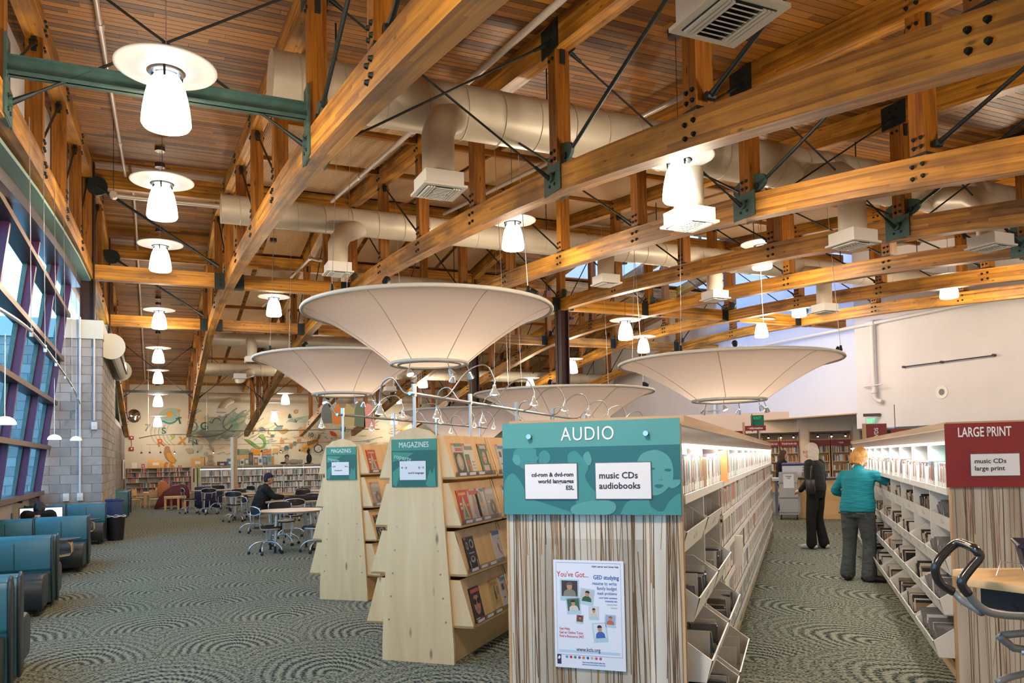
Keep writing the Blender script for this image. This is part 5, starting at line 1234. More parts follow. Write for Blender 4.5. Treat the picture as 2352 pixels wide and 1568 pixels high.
def TM(c, d, z, off=0.): return Matrix.Translation((d, c-off, z)) @ Matrix.Rotation(PI/2, 4, 'X')
def sx(d): return d*.82
def sz(z): return 1.6+(z-1.6)*.82
cS = A0-.055
sgA = thing('shelf_end_sign', 'teal AUDIO sign with faint portrait print on the shelving end', 'sign'); sgA.rotation_euler = (0,0,-G)
zt_, zb_ = sz(1.80), sz(1.27); zm_ = sz(1.655)
MB().box((AD0-.005, cS-.012, zb_), (AD1+.003, cS, zt_)).build('board', M['sign_teal'], sgA); MB().box((AD0-.0045, cS-.013, zb_), (AD1+.0025, cS-.0125, zm_)).build('print_field', M['sign_teal_d'], sgA)
def patch(parent, pts, mat, c, off, name='printed_shape'):
    m_ = MB(); n_ = len(pts); m_.add([(p[0], c-off, p[1]) for p in pts], [tuple(range(n_))]); return m_.build(name, mat, parent)
def P2(px, py):    # sign print coordinates measured on the board: 0..1 across, 0..1 up
    return (AD0+(AD1-AD0)*px, zb_+(zm_-zb_)*py)
def shape(pts, mat, off=.0145): patch(sgA, [P2(min(max(p[0],0),1), min(max(p[1],0),1)) for p in spline2(pts)], mat, cS, off)
def spline2(pts, n=4):
    P = [Vector((p[0],p[1],0)) for p in pts]; out = []; m_ = len(P)
    for i in range(m_):
        p0, p1, p2, p3 = P[i-1], P[i], P[(i+1) % m_], P[(i+2) % m_]
        for k in range(n):
            t = k/n; q = .5*((2*p1)+(p2-p0)*t+(2*p0-5*p1+4*p2-p3)*t*t+(3*p1-p0-3*p2+p3)*t**3); out.append((q.x, q.y))
    return out
T1, T2 = M['sign_teal'], M['sign_teal_m']
shape([(.0,.45),(.05,.62),(.1,.5),(.16,.25),(.3,.12),(.4,.0),(.1,.0),(.0,.0)], T2); shape([(.06,.85),(.07,.97),(.11,1.0),(.19,.99),(.2,.88),(.22,.84),(.2,.8),(.2,.72),(.14,.68),(.1,.72)], T2)
shape([(.055,.82),(.065,.9),(.095,.88),(.1,.78),(.08,.74)], T1, .015); shape([(.215,.9),(.25,.96),(.28,.88),(.27,.78),(.22,.76)], T2)
shape([(.38,.86),(.42,.94),(.46,.86),(.5,.7),(.48,.55),(.53,.35),(.6,.25),(.62,.1),(.45,.05),(.42,.3),(.4,.6)], T2); shape([(.47,.85),(.5,.93),(.52,.8),(.5,.72)], T1, .015)
shape([(.4,.12),(.5,.2),(.62,.2),(.65,.1),(.6,.0),(.42,.0)], T1, .0155)
shape([(.77,.75),(.8,.88),(.87,.93),(.93,.86),(.96,.72),(.96,.5),(.92,.35),(.87,.28),(.82,.32),(.79,.45),(.775,.6)], M['sign_teal']); 
shape([(.68,.05),(.72,.2),(.82,.25),(.84,.12),(.9,.05),(.94,.2),(1.,.3),(1.,.0),(.7,.0)], T2); shape([(.93,.48),(1.,.5),(.99,.42),(.95,.38)], T1, .015)
for (x, y, a, b_) in ((.85,.66,.018,.018),(.935,.64,.02,.02)): shape([(x-a,y),(x,y+b_),(x+a,y),(x,y-b_)], M['sign_teal_d'], .0155)
shape([(.86,.42),(.885,.44),(.91,.42),(.885,.38)], M['sign_teal_d'], .0155); shape([(.89,.6),(.9,.52),(.88,.5),(.905,.5)], M['sign_teal_m'], .0155)
text('AUDIO', .09, M['sign_txt'], sgA, TM(cS, sx(-1.125), sz(1.725), .014), ext=.001, spacing=1.1, sx=.84)
for d_ in (-1.47,-.79): MB().cyl((sx(d_), cS-.012, sz(1.72)), (sx(d_), cS-.032, sz(1.72)), .012, n=16).build('standoff', M['chrome'], sgA, smooth=.6)
def card(parent, c, d0, d1, z0, z1, lines, size, align='LEFT', pad=.015):
    MB().box((d0-.004, c-.004, z0-.004), (d1+.004, c, z1+.004)).build('card_holder', pmat('card_holder', (.1,.12,.13), .2), parent); MB().box((d0, c-.006, z0), (d1, c-.0042, z1)).build('card', M['card'], parent)
    n_ = len(lines); x = {'LEFT': d0+pad, 'RIGHT': d1-pad, 'CENTER': (d0+d1)/2}[align]
    for k, l in enumerate(lines): text(l, size, M['ink'], parent, TM(c, x, (z0+z1)/2+((n_-1)/2-k)*size*1.15, .0068), align=align, ext=.0003, bold=.0008)
card(sgA, cS-.014, sx(-1.5), sx(-1.19), sz(1.36), sz(1.56), ['cd-rom & dvd-rom','world languages','ESL'], .027, 'RIGHT'); card(sgA, cS-.014, sx(-1.08), sx(-.77), sz(1.36), sz(1.56), ['music CDs','audiobooks'], .041, 'LEFT')
# poster behind a clear sheet
po = thing('poster', 'white adult learner poster taped on the clear sheet of the shelving end', 'poster'); po.rotation_euler = (0,0,-G)
cP = A0-.05
Px = lambda u_, v_: (sx(-1.35+.41*u_), sz(.4+.61*v_))
def ppatch(pts, mat, off, nm='printed_shape'): patch(po, [Px(*p) for p in pts], mat, cP, off, nm)
MB().box((*[sx(-1.35)], cP-.0015, sz(.4)), (sx(-.94), cP, sz(1.01))).build('sheet', pmat('poster_paper', (.74,.77,.88), .4), po)
red, blu, sky_, gr = pmat('print_red', (.5,.05,.06), .6), pmat('print_blue', (.04,.13,.42), .6), pmat('print_sky', (.45,.6,.8), .6), pmat('print_grey', (.35,.4,.5), .6)
def ptx(s_, size, u_, v_, mat, al='LEFT', b_=.0002): X_ = Px(u_, v_); text(s_, size, mat, po, TM(cP, X_[0], X_[1], .0022), align=al, ext=.0001, bold=b_, sx=.8)
ptx('Adult Learner and Career Help', .0125, .93, .945, M['ink'], 'RIGHT'); ptx("You've Got...", .036, .05, .865, red); ptx('GED studying', .027, .93, .845, blu, 'RIGHT', .0006)
for s_, z_, v_ in (('resume to write',.022,.79),('family budget',.022,.745),('math problems',.019,.70),('cover letter questions',.012,.66),('citizenship test',.012,.63),("research project",.009,.6),('vacation plans',.007,.57)): ptx(s_, z_, .9, v_, blu if z_ > .011 else gr, 'RIGHT')
for s_, v_ in (('Get Help.',.36),('Get an Online Tutor.',.325),('Find a Resource 24/7.',.29)): ptx(s_, .017, .07, v_, red)
ptx('www.kcls.org', .026, .48, .175, M['ink'], 'CENTER'); ptx('King County Library System offers free', .0085, .55, .06, blu, 'CENTER'); ptx('resources and tutoring from Tutor.com!', .0085, .55, .04, blu, 'CENTER')
ppatch([(.06,.14),(.93,.14),(.93,.165),(.06,.165)], sky_, .0018)
for a, b_ in (((.04,.975),(.95,.975)),((.04,.13),(.04,.975)),((.955,.12),(.955,.975)),((.04,.12),(.955,.12))):
    e = .003; ppatch([(a[0]-e,a[1]-e),(b_[0]+e,a[1]-e),(b_[0]+e,b_[1]+e),(a[0]-e,b_[1]+e)], gr, .0017, 'frame_line')
skin = pmat('print_skin', (.5,.25,.15), .6)
def photo(u0, v0, w_, h_, ang, bgc, shirt, hair):
    c_, s_ = math.cos(ang), math.sin(ang)
    def q(x, y): x2, y2 = (x-.5)*w_, (y-.5)*h_; return (u0+x2*c_-y2*s_*1.5, v0+x2*s_*.67+y2*c_)
    ppatch([q(-.1,-.3),(q(1.1,-.3)),q(1.1,1.08),q(-.1,1.08)], pmat('print_frame', (.42,.58,.68), .6), .0019); ppatch([q(0,0),q(1,0),q(1,1),q(0,1)], bgc, .0021)
    ppatch([q(.1,0),q(.9,0),q(.85,.3),q(.65,.45),q(.35,.45),q(.15,.3)], shirt, .0023); ppatch([q(.5+.17*math.cos(a),.63+.22*math.sin(a)) for a in [2*PI*k/12 for k in range(12)]], skin, .0026); ppatch([q(.5+.2*math.cos(a),.72+.2*math.sin(a)) for a in [PI*k/8 for k in range(9)]], hair, .0028)
C_ = lambda n_, c: pmat('print_'+n_, c, .6)
photo(.23,.735,.23,.145,-.0,C_('dk',(.05,.04,.04)),C_('grey2',(.22,.2,.17)),C_('hair1',(.12,.1,.08))); photo(.48,.675,.17,.11,-.12,C_('wh',(.5,.5,.52)),C_('green',(.03,.1,.05)),C_('hair2',(.03,.02,.02))); photo(.28,.585,.17,.11,.1,C_('gr2',(.05,.12,.07)),C_('wh2',(.6,.55,.5)),C_('hair2',(.03,.02,.02)))
photo(.57,.525,.12,.09,0,C_('wh3',(.65,.62,.6)),C_('wh2',(.6,.55,.5)),C_('hair2',(.03,.02,.02))); photo(.37,.46,.09,.06,-.08,C_('rd',(.2,.05,.05)),C_('br',(.15,.1,.05)),C_('hair2',(.03,.02,.02))); photo(.8,.46,.13,.085,-.05,C_('sk',(.3,.4,.6)),C_('rd2',(.5,.12,.08)),C_('hair3',(.35,.08,.05))); photo(.65,.355,.17,.13,.1,C_('pale',(.65,.7,.8)),C_('bl2',(.05,.12,.4)),C_('hair2',(.03,.02,.02)))
for k, c in enumerate(((.1,.3,.6),(.4,.05,.1),(.05,.25,.1),(.2,.1,.4),(.6,.2,.05),(.03,.12,.4),(.55,.45,.2),(.5,.08,.2),(.55,.1,.1))): ppatch([(.17+.06*k+.02*math.cos(a), .1+.0135*math.sin(a)) for a in [2*PI*j/12 for j in range(12)]], C_('dot%s' % 'abcdefghi'[k], c), .0018)
ppatch([(.03,.03),(.09,.03),(.09,.12),(.03,.12)], M['ink'], .0018); ppatch([(.04,.08),(.06,.075),(.08,.09),(.07,.11),(.05,.1)], M['card'], .002)
sh_ = MB().box((sx(-1.46), cP-.02, sz(.0)), (sx(-.81), cP-.016, sz(1.13))).build('clear_sheet', glass_mat('acrylic', (.82,.82,.8), .1)); sh_.rotation_euler = (0,0,-G); tag(sh_, 'clear acrylic sheet in front of the reed panel end', 'display sheet')
sh_.location = CD(.03, 0, 0)
# LARGE PRINT sign
M['sign_red'] = pmat('sign_maroon', (.22,.018,.022), .45)
sgB = thing('shelf_end_sign', 'maroon LARGE PRINT sign on the right shelving end', 'sign'); sgB.rotation_euler = (0,0,-G); cB = B0-.055
k_ = 1.076; zz = lambda z: 1.6+(z-1.6)*k_
MB().box((BD0-.02, cB-.012, zz(1.365)), (1.95, cB, zz(1.755))).build('board', M['sign_red'], sgB); MB().box((1.8, cB, zz(1.365)), (1.95, cB+.03, zz(1.755))).build('return', M['sign_red'], sgB)
text('LARGE PRINT', .088, M['sign_txt'], sgB, TM(cB, .985, zz(1.697), .0135), align='LEFT', ext=.001, bold=.0012, sx=.58)
card(sgB, cB-.014, .98*k_, 1.235*k_, zz(1.435), zz(1.565), ['music CDs','large print'], .041, 'LEFT', .02); MB().cyl((1.16, cB-.012, zz(1.70)), (1.16, cB-.03, zz(1.70)), .011, n=14).build('standoff', M['chrome'], sgB, smooth=.6)
# ------------------------------------------------------------------ magazine racks
def mag_rack(lab, c0, c1, dm, scale, cards, sgn_lab):
    t = thing('magazine_rack', lab, 'magazine rack'); t.rotation_euler = (0,0,-G)
    L_ = [(-.315,0),(-.315,.12),(-.285,.6),(-.245,1.2),(-.21,1.7),(-.195,1.78),(-.13,1.83),(0,1.86),(.13,1.83),(.195,1.78),(.21,1.7),(.245,1.2),(.285,.6),(.315,.12),(.315,0)]
    m_ = MB().prism([(dm+x, z) for x, z in L_], c0, c0+.03); m_.build('end_panel', M['birch'], t)
    m_ = MB().prism([(dm+x, z) for x, z in L_], c1-.03, c1); m_.build('end_panel', M['birch'], t)
    MB().box((dm-.29, c0+.03, 0), (dm+.29, c1-.03, .26)).build('plinth', M['birch_warm'], t)
    MB().box((dm-.02, c0+.03, .26), (dm+.02, c1-.03, 1.72)).build('spine_board', M['birch_warm'], t)
    scr = MB()
    for i in range(6):
        for s_ in (-1,1): z = 1.25-.185*i; scr.cyl((dm+s_*(.15+.02*i),c0-.003,z),(dm+s_*(.15+.02*i),c0,z), .008, n=8)
    scr.build('screws', M['chrome'], t)['kind'] = 'stuff'
    tiers = [(1.44,1.79),(1.06,1.41),(.68,1.03),(.28,.65)]
    for k, (z0, z1) in enumerate(tiers):
        base = .20+.045*k
        for s_ in (-1, 1):
            xi, xo_t, xo_b = dm+s_*(base-.07), dm+s_*(base+.03), dm+s_*(base+.135)
            nb = 3; bw = (c1-c0-.02)/nb
            for j in range(nb):
                ca, cb = c0+.03+bw*j, c0+.03+bw*(j+1)-.03
                if j == nb-1: cb = c1-.04
                # cheeks
                for cc in (ca, cb-.018): MB().prism([(xi,z0),(xi,z1),(xo_t,z1),(xo_b,z0+.02),(xo_b,z0)], cc, cc+.018).build('cheek', M['birch'], t)
                p0 = Vector((xo_b-s_*.03, 0, z0+.02)); p1 = Vector((xo_t-s_*.012, 0, z1)); MB().beam(p0+Vector((0,(ca+cb)/2,0)), p1+Vector((0,(ca+cb)/2,0)), cb-ca-.036, .012, up=(s_,0,.3)).build('slant_board', M['birch_warm'], t)
                MB().box((min(xi,xo_b), ca, z0), (max(xi,xo_b), cb, z0+.018)).build('tier_base', M['birch_warm'], t)
                MB().box((xo_b-.003, ca+.03, z0+.018), (xo_b+.003, cb-.03, z0+.055)).build('clear_lip', glass_mat('lip_glass', (.75,.74,.72), .2), t)
                for q in range(3): u_ = ca+.1+q*.2; MB().box((xo_b+s_*.003-.001, u_, z0+.025), (xo_b+s_*.003+.001, u_+.13, z0+.048)).build('price_tag', M['card'], t) if u_+.13 < cb else None
    # sign
    z0, z1 = 1.385, 1.765; MB().box((dm-.2, c0-.012, z0), (dm+.2, c0, z1)).build('sign_board', M['sign_green'], t); MB().box((dm-.1995, c0-.013, z0), (dm+.1995, c0-.0125, z1-.09)).build('sign_print', M['sign_green_d'], t)
    text('MAGAZINES', .062, M['sign_txt'], t, TM(c0, dm, z1-.047, .0135), ext=.0008, sx=.78)
    for pts in ([(-.19,.12),(-.1,.18),(-.16,.0),(-.19,.02)], [(.1,.02),(.14,.14),(.16,.1),(.18,.16),(.19,.0),(.12,-.0)], [(-.19,.2),(-.05,.24),(.0,.27),(-.19,.28)]): patch(t, [(dm+a, z0+b_) for a, b_ in pts], M['sign_green_m'], c0, .0138)
    text('roperty', .05, pmat('sign_pale', (.35,.55,.45), .5), t, Matrix.Translation((dm-.1, c0-.0142, z0+.232)) @ Matrix.Rotation(PI/2,4,'X') @ Matrix.Rotation(-.2,4,'Z'), ext=.0002, bold=.001)
    MB().box((dm-.125, c0-.018, z0+.055), (dm+.105, c0-.014, z0+.205)).build('card', M['card'], t)
    text(cards[0], cards[3], M['ink'], t, TM(c0, dm-.11, z0+.155, .0186), align='LEFT', ext=.0002, bold=.0006); text(cards[1], cards[3], M['ink'], t, TM(c0, dm+.09, z0+.155, .0186), align='RIGHT', ext=.0002, bold=.0006)
    text(cards[2], cards[4], M['ink'], t, TM(c0, dm+cards[5], z0+.11, .0186), align='CENTER', ext=.0002, bold=.0005)
    return t, tiers
M['sign_green'] = pmat('sign_green', (.07,.25,.17), .3); M['sign_green_d'] = pmat('sign_green_dark', (.03,.12,.085), .3); M['sign_green_m'] = pmat('sign_green_mid', (.07,.26,.18), .35)
rk1, tiers = mag_rack('birch magazine rack nearer to us, its card reading e-p and q-z', 5.7, 8.6, -2.885, 1, ('e - p', 'q - z', 'world language', .028, .023, .02), '')
rk2, _ = mag_rack('birch magazine rack farther left, its card reading a-b and b-e', 8.0, 10.9, -4.99, 1, ('a-b', 'b-e', 'newspapers', .03, .022, -.035), '')
# magazines
def mag_cover(name, bgc, shapes):
    w_, h_ = .205, .275; m_ = MB().box((0,0,0),(w_,.006,h_)); mats = [pmat('cover_%s' % name, tuple(c*.8 for c in bgc), .4)]; idx = [0]*6
    for (pts, col, nm) in shapes:
        m_.add([(p[0]*w_, -.0004-.0003*len(mats), p[1]*h_) for p in pts], [tuple(range(len(pts)))]); mats.append(pmat('cv_'+nm, tuple(c*.8 for c in col), .45)); idx.append(len(mats)-1)
    me = m_.mesh('magazine', mats)
    for i, p in enumerate(me.polygons): p.material_index = idx[i] if i < len(idx) else 0
    return me
def ell(cx, cy, a, b_, n_=14): return [(cx+a*math.cos(2*PI*k/n_), cy+b_*math.sin(2*PI*k/n_)) for k in range(n_)]
def rect(x0, y0, x1, y1): return [(x0,y0),(x1,y0),(x1,y1),(x0,y1)]
OT = (rect(0,.93,.22,1), (.75,.12,.03), 'orange_tab'); LBL = (rect(.55,.02,.9,.1), (.7,.12,.06), 'red_tag'); WL = (rect(.1,.02,.5,.12), (.7,.7,.68), 'white_tag')
covers = {
 'quilt': mag_cover('quilt', (.6,.55,.5), [(rect(.04,.1,.96,.72),(.05,.035,.035),'dk1'),(ell(.5,.42,.3,.26),(.42,.36,.26),'tan1'),(ell(.5,.45,.16,.15),(.55,.5,.38),'tan2'),(rect(.3,.76,.95,.86),(.55,.12,.12),'tit1'),(rect(.25,.9,1,1),(.1,.25,.16),'grn1'),OT,LBL]),
 'maker': mag_cover('maker', (.72,.7,.62), [(rect(.05,.1,.5,.66),(.1,.22,.1),'grn2'),(rect(.15,.3,.4,.5),(.55,.12,.06),'red2'),(rect(.3,.12,.48,.34),(.6,.2,.1),'red3'),(rect(.6,.2,.92,.24),(.5,.42,.3),'tan3'),(rect(.6,.3,.92,.34),(.5,.42,.3),'tan3'),(rect(.6,.4,.92,.44),(.3,.42,.3),'gg3'),(rect(.12,.8,.95,.92),(.25,.27,.2),'tit2'),OT,LBL]),
 'face': mag_cover('face', (.03,.12,.07), [(ell(.5,.55,.2,.2),(.62,.38,.26),'skin1'),(rect(.2,.05,.8,.3),(.6,.5,.4),'dress1'),(ell(.42,.58,.04,.02),(.05,.03,.03),'eye'),(ell(.58,.58,.04,.02),(.05,.03,.03),'eye'),(ell(.5,.45,.06,.02),(.45,.06,.05),'lip'),(rect(.15,.84,.85,.95),(.6,.5,.5),'tit3'),(rect(.85,.35,.97,.75),(.55,.6,.5),'txt3'),OT,LBL]),
 'simple': mag_cover('simple', (.52,.04,.02), [([(.5,.88),(.85,.12),(.15,.12)],(.6,.5,.35),'tan4'),([(.5,.6),(.7,.15),(.35,.2)],(.15,.3,.15),'grn4'),(rect(.15,.84,.85,.92),(.75,.4,.1),'tit4'),(rect(.08,.55,.3,.62),(.7,.65,.6),'wt4'),(rect(.08,.42,.28,.5),(.7,.65,.6),'wt4'),(rect(.7,.5,.93,.56),(.7,.4,.1),'or4'),OT,LBL]),
 'vogue': mag_cover('vogue', (.62,.58,.55), [(ell(.5,.5,.16,.4),(.5,.3,.22),'sk5'),(ell(.5,.3,.22,.2),(.5,.35,.35),'dr5'),(rect(.1,.82,.9,.94),(.55,.12,.1),'tit5'),OT,LBL]),
 'cake': mag_cover('cake', (.58,.6,.58), [(rect(.3,.35,.72,.72),(.68,.45,.24),'ck6'),(ell(.52,.7,.16,.18),(.42,.3,.2),'ck7'),(rect(.35,.05,.7,.28),(.62,.45,.25),'ck6'),(rect(.1,.84,.4,.92),(.5,.1,.1),'tit6'),(rect(.55,.88,.95,.98),(.1,.3,.4),'tt6'),OT,LBL]),
 'cabin': mag_cover('cabin', (.45,.43,.4), [(ell(.6,.35,.3,.25),(.25,.2,.15),'br7'),(ell(.62,.33,.12,.12),(.45,.42,.38),'br8'),(rect(.1,.78,.95,.92),(.6,.58,.55),'tit7'),(rect(.1,.5,.4,.55),(.65,.65,.62),'tx7'),OT,LBL]),
 'black': mag_cover('black', (.02,.018,.018), [(ell(.25,.75,.1,.12),(.5,.48,.45),'gr8'),(ell(.25,.75,.05,.07),(.02,.018,.018),'bk8'),(ell(.68,.78,.2,.14),(.5,.48,.45),'gr8'),(ell(.66,.78,.13,.09),(.02,.018,.018),'bk8'),(ell(.5,.33,.22,.1),(.5,.48,.45),'gr8'),(ell(.5,.35,.13,.05),(.02,.018,.018),'bk8'),(rect(.25,.5,.8,.54),(.4,.39,.36),'gr9'),(rect(.1,.1,.2,.3),(.4,.39,.36),'gr9'),(rect(.8,.1,.9,.3),(.4,.39,.36),'gr9'),OT,LBL]),
 'blue': mag_cover('blue', (.68,.68,.68), [([(.45,.62),(.62,.5),(.6,.35),(.75,.2),(.68,.18),(.5,.32),(.42,.45)],(.42,.18,.1),'fig9'),(rect(.08,.84,.92,.97),(.04,.2,.42),'tit9'),([(.4,.74),(.7,.68),(.9,.78),(.7,.7)],(.1,.08,.15),'arc9'),OT,LBL]),
 'shades': mag_cover('shades', (.035,.025,.025), [(ell(.52,.5,.3,.3),(.55,.26,.18),'skA'),(ell(.36,.58,.15,.09),(.015,.012,.015),'gl'),(ell(.7,.58,.15,.09),(.015,.012,.015),'gl'),(ell(.5,.33,.1,.02),(.4,.1,.08),'lipA'),(rect(.2,.76,.8,.8),(.1,.05,.04),'hrA'),(rect(.12,.84,.92,.95),(.62,.12,.1),'titA'),WL,LBL]),
 'beer': mag_cover('beer', (.58,.42,.16), [(rect(.42,.25,.6,.62),(.12,.1,.06),'btl'),(rect(.46,.6,.55,.8),(.12,.1,.06),'btl'),(rect(.42,.25,.6,.38),(.6,.3,.03),'amb'),(rect(.1,.82,.8,.92),(.45,.22,.06),'titB'),(rect(.7,.5,.9,.75),(.35,.25,.1),'txB'),(rect(.2,.1,.8,.2),(.65,.55,.3),'txC'),OT,LBL]),
 'run': mag_cover('run', (.62,.6,.58), [(ell(.7,.5,.12,.36),(.5,.3,.2),'rn'),(rect(.12,.84,.95,.95),(.05,.25,.45),'titR'),(rect(.15,.55,.45,.75),(.08,.08,.1),'txR'),(rect(.15,.3,.4,.34),(.08,.08,.1),'txR'),OT,WL])}
DESC = {'quilt':'magazine with a dark patterned cover and green masthead','maker':'cream magazine with small quilt squares on the cover','face':'dark green magazine with a smiling face cover','simple':'bright red magazine with a tree-shaped pile on its cover','vogue':'pale magazine with a standing figure','cake':'grey magazine with a layered cake on the cover','cabin':'grey-brown magazine with a misty photo cover','black':'black magazine with bold white scrollwork letters','blue':'white magazine with a small leaping figure and blue title','shades':'black magazine with a face in dark sunglasses','beer':'golden magazine with a bottle on its cover','run':'pale magazine with a runner and dark block text'}
def put_mag(key, rack_dm, tier, side, c, lab, cc=.21):
    z0, z1 = tiers[tier]; base = .20+.045*tier; xb = rack_dm+side*(base+.135); xt = rack_dm+side*(base+.03); th = math.atan2(abs(xb-xt)-.018, z1-z0-.02)
    me = covers[key]; o = bpy.data.objects.new('magazine', me); COL.objects.link(o)
    # local x along C, face normal -y -> outward side*D, leaning back
    Rl = Matrix.Rotation(-G, 4, 'Z') @ Matrix.Translation((xb-side*.018, c, z0+.021)) @ Matrix.Rotation(side*PI/2, 4, 'Z') @ Matrix.Rotation(-th, 4, 'X')
    o.matrix_world = Rl; return tag(o, lab, 'magazine', 'magazines on the rack tiers')
TN = ['top','second','third','bottom']
for key, tier, c in (('quilt',0,5.85),('maker',0,6.07),('face',0,6.40),('run',0,6.85),('simple',1,5.83),('vogue',1,6.05),('cake',1,6.2),('cabin',1,6.42),('blue',1,6.85),('black',2,5.85),('blue',2,6.45),('shades',3,5.83),('beer',3,6.25),('run',3,6.49),('maker',0,7.9),('simple',2,7.2),('cake',3,7.3)):
    lab = '%s, %s tier of the nearer rack' % (DESC[key], TN[tier])
    if (key, tier) in (('maker',0),) and c > 7: lab = 'cream quilt magazine far along the top tier of the nearer rack'
    put_mag(key, -2.885, tier, 1, c, lab)
for key, tier, c in (('simple',0,8.12),('cabin',1,8.12),('black',2,8.12),('run',3,8.15),('vogue',2,8.4),('face',0,9.3)): put_mag(key, -4.99, tier, 1, c, '%s, %s tier of the farther rack' % (DESC[key], TN[tier]))
# ------------------------------------------------------------------ far shelves before the mural
farb = Bulk()
def low_shelf(name, lab, x0, x1, y, top, depth, levels, bay, dens, mat, pal, base=.1):
    t = thing(name, lab, 'shelving')
    MB().box((x0-.03,y-.02,top-.04),(x1+.03,y+depth,top)).build('top_board', M['oak'], t); MB().box((x0,y+depth-.03,base),(x1,y+depth-.01,top-.04)).build('back_panel', mat, t); MB().box((x0,y+.03,0),(x1,y+depth-.02,base)).build('toe_kick', M['birch'], t)
    n_ = max(1, round((x1-x0)/bay)); bw = (x1-x0)/n_
    for i in range(n_+1): MB().box((x0+bw*i-.015,y,base),(x0+bw*i+.015,y+depth-.03,top-.04)).build('upright', mat, t)
    for i in range(n_):
        for z in levels:
            MB().box((x0+bw*i+.016,y,z-.02),(x0+bw*(i+1)-.016,y+depth-.04,z)).build('shelf_board', mat, t)
            x = x0+bw*i+.04
            while x < x0+bw*(i+1)-.06:
                if rb.random() > dens: x += rb.uniform(.08,.25); continue
                for _ in range(rb.randint(5,16)):
                    w_ = rb.uniform(.015,.04); h_ = rb.uniform(.18,.26)
                    if x+w_ > x0+bw*(i+1)-.03: break
                    farb.box((x,y+.03,z),(x+w_-.003,y+.2,z+h_), rb.choice(pal)); x += w_
                if rb.random() < .5: farb.box((x,y+.01,z),(x+.02,y+.2,z+.27), 8); x += .02
    return t
low_shelf('book_shelving', 'long low bookshelf under the mural, left of the green end', -1.45, 1.75, 46.6, 1.45, .4, (.12,.4,.68,.96,1.22), 1.07, .5, M['shelf_tan'] if 'shelf_tan' in M else pmat('shelf_tan', (.42,.40,.37), .5), [0,2,2,3,8,11,6,4,5])
low_shelf('book_shelving', 'brightly lit white bookshelf behind the man in the cap', 1.9, 7.6, 40.0, 1.5, .45, (.14,.42,.72,1.02), .95, .66, M['white_shelf'], [0,0,8,8,1,3,6,10,2,4,9])
farb.build('far_books', None, 'books on the low shelving before the mural, too small to tell apart', 'books')
MB().box((1.9,40.0,1.32),(7.6,40.06,1.36)).build('light_strip', pmat('strip_glow_far', (1,1,1), .5, emit=(1,.96,.88), estr=1.2), [o for o in COL.objects if o.name.startswith('book_shelving')][-1])
t = thing('room_divider', 'bright green curved end panel between the two low bookshelf runs', 'panel', (1.83,40.6,0)); MB().box((-.03,-.5,0),(.0,.5,1.42)).build('board', pmat('green_panel', (.05,.32,.05), .4), t); MB().box((-.2,-.45,.75),(-.17,.5,1.4)).build('plum_board', M['plum'], t)
t = thing('display_cabinet', 'yellow display end with orange poster right of the lit bookshelf', 'cabinet', (7.95,39.9,0)); MB().box((-.3,0,0),(.35,.4,1.5)).build('cabinet_body', M['birch_warm'], t); MB().box((-.28,-.02,.2),(.3,0,1.0)).build('dark_panel', pmat('dark_red_panel', (.08,.015,.02), .5), t); MB().box((-.15,-.04,.25),(.22,-.02,.95)).build('poster', pmat('poster_orange', (.75,.33,.03), .5), t); patch_pts = [(-.05,.5),(0,.7),(.04,.55),(.1,.72),(.15,.45),(.02,.4)]
m_ = MB(); m_.add([(a,-.045,b_) for a,b_ in patch_pts], [tuple(range(6))]); m_.build('poster_print', M['black'], t); MB().box((-.2,-.02,1.1),(-.02,-.01,1.4)).build('leaflet', M['card'], t); MB().box((.05,-.02,1.1),(.22,-.01,1.4)).build('leaflet', M['card'], t)
# things on the low shelves
def sbox(x, y, w_, h_, lab, mat, name='display_board', cat='board', z=1.45, d=.04):
    t = thing(name, lab, cat, (x,y,z)); MB().box((-w_/2,0,0),(w_/2,d,h_)).build('board', mat, t, bevel=.006); MB().box((-w_*.2,-.004,h_*.3),(w_*.2,0,h_*.62)).build('card', M['card'], t); return t
ply = pmat('plywood_board', (.72,.45,.17), .5)
sbox(-.0,46.8,.78,.45,'plywood label board standing left of the painted bear',ply); sbox(2.1,46.8,.7,.5,'plywood label board beside the grey plush rabbit',ply)
sbox(4.3-.45,40.2,.5,.5,'plywood label board left of the wooden post',ply,z=1.5); sbox(5.0,40.35,.6,.42,'plywood label board behind the propped picture books',ply,z=1.5)
sbox(-1.05,46.8,.26,.3,'white leaflet holder at the far left end of the low bookshelf',M['card'],'leaflet_holder','holder'); sbox(-.62,46.8,.16,.22,'small red and white card on the low bookshelf',pmat('red_card',(.5,.1,.12),.5),'small_card','card')
sbox(1.2,46.8,.18,.1,'tiny red and white box lying on the low bookshelf',pmat('red_card',(.5,.1,.12),.5),'small_box','box')
for k, (x, c, h_, lab) in enumerate(((3.55,6,.3,'pale picture book propped first in the display'),(3.78,1,.26,'grey picture book propped second in the display'),(4.0,9,.32,'green picture book propped in the display'),(4.2,4,.62,'tall dark purple book standing highest in the display'),(4.42,7,.38,'brown picture book propped in the display'),(4.62,0,.36,'white picture book propped in the display'),(4.82,3,.42,'blue picture book propped in the display'),(5.05,6,.48,'large teal picture book propped last in the display'))):
    t = thing('picture_book', lab, 'book', (x,40.1,1.5)); m_ = MB().box((-.1,0,0),(.1,.02,h_), Matrix.Rotation(-.2,4,'X')); m_.build('cover', SPM[c], t); MB().box((-.06,-.004,h_*.3),(.06,-.002,h_*.8), Matrix.Rotation(-.2,4,'X')).build('cover_print', SPM[(c+3)%12], t)
    MB().box((-.03,.02,0),(.03,.1,.01)).build('easel_foot', M['black'], t)
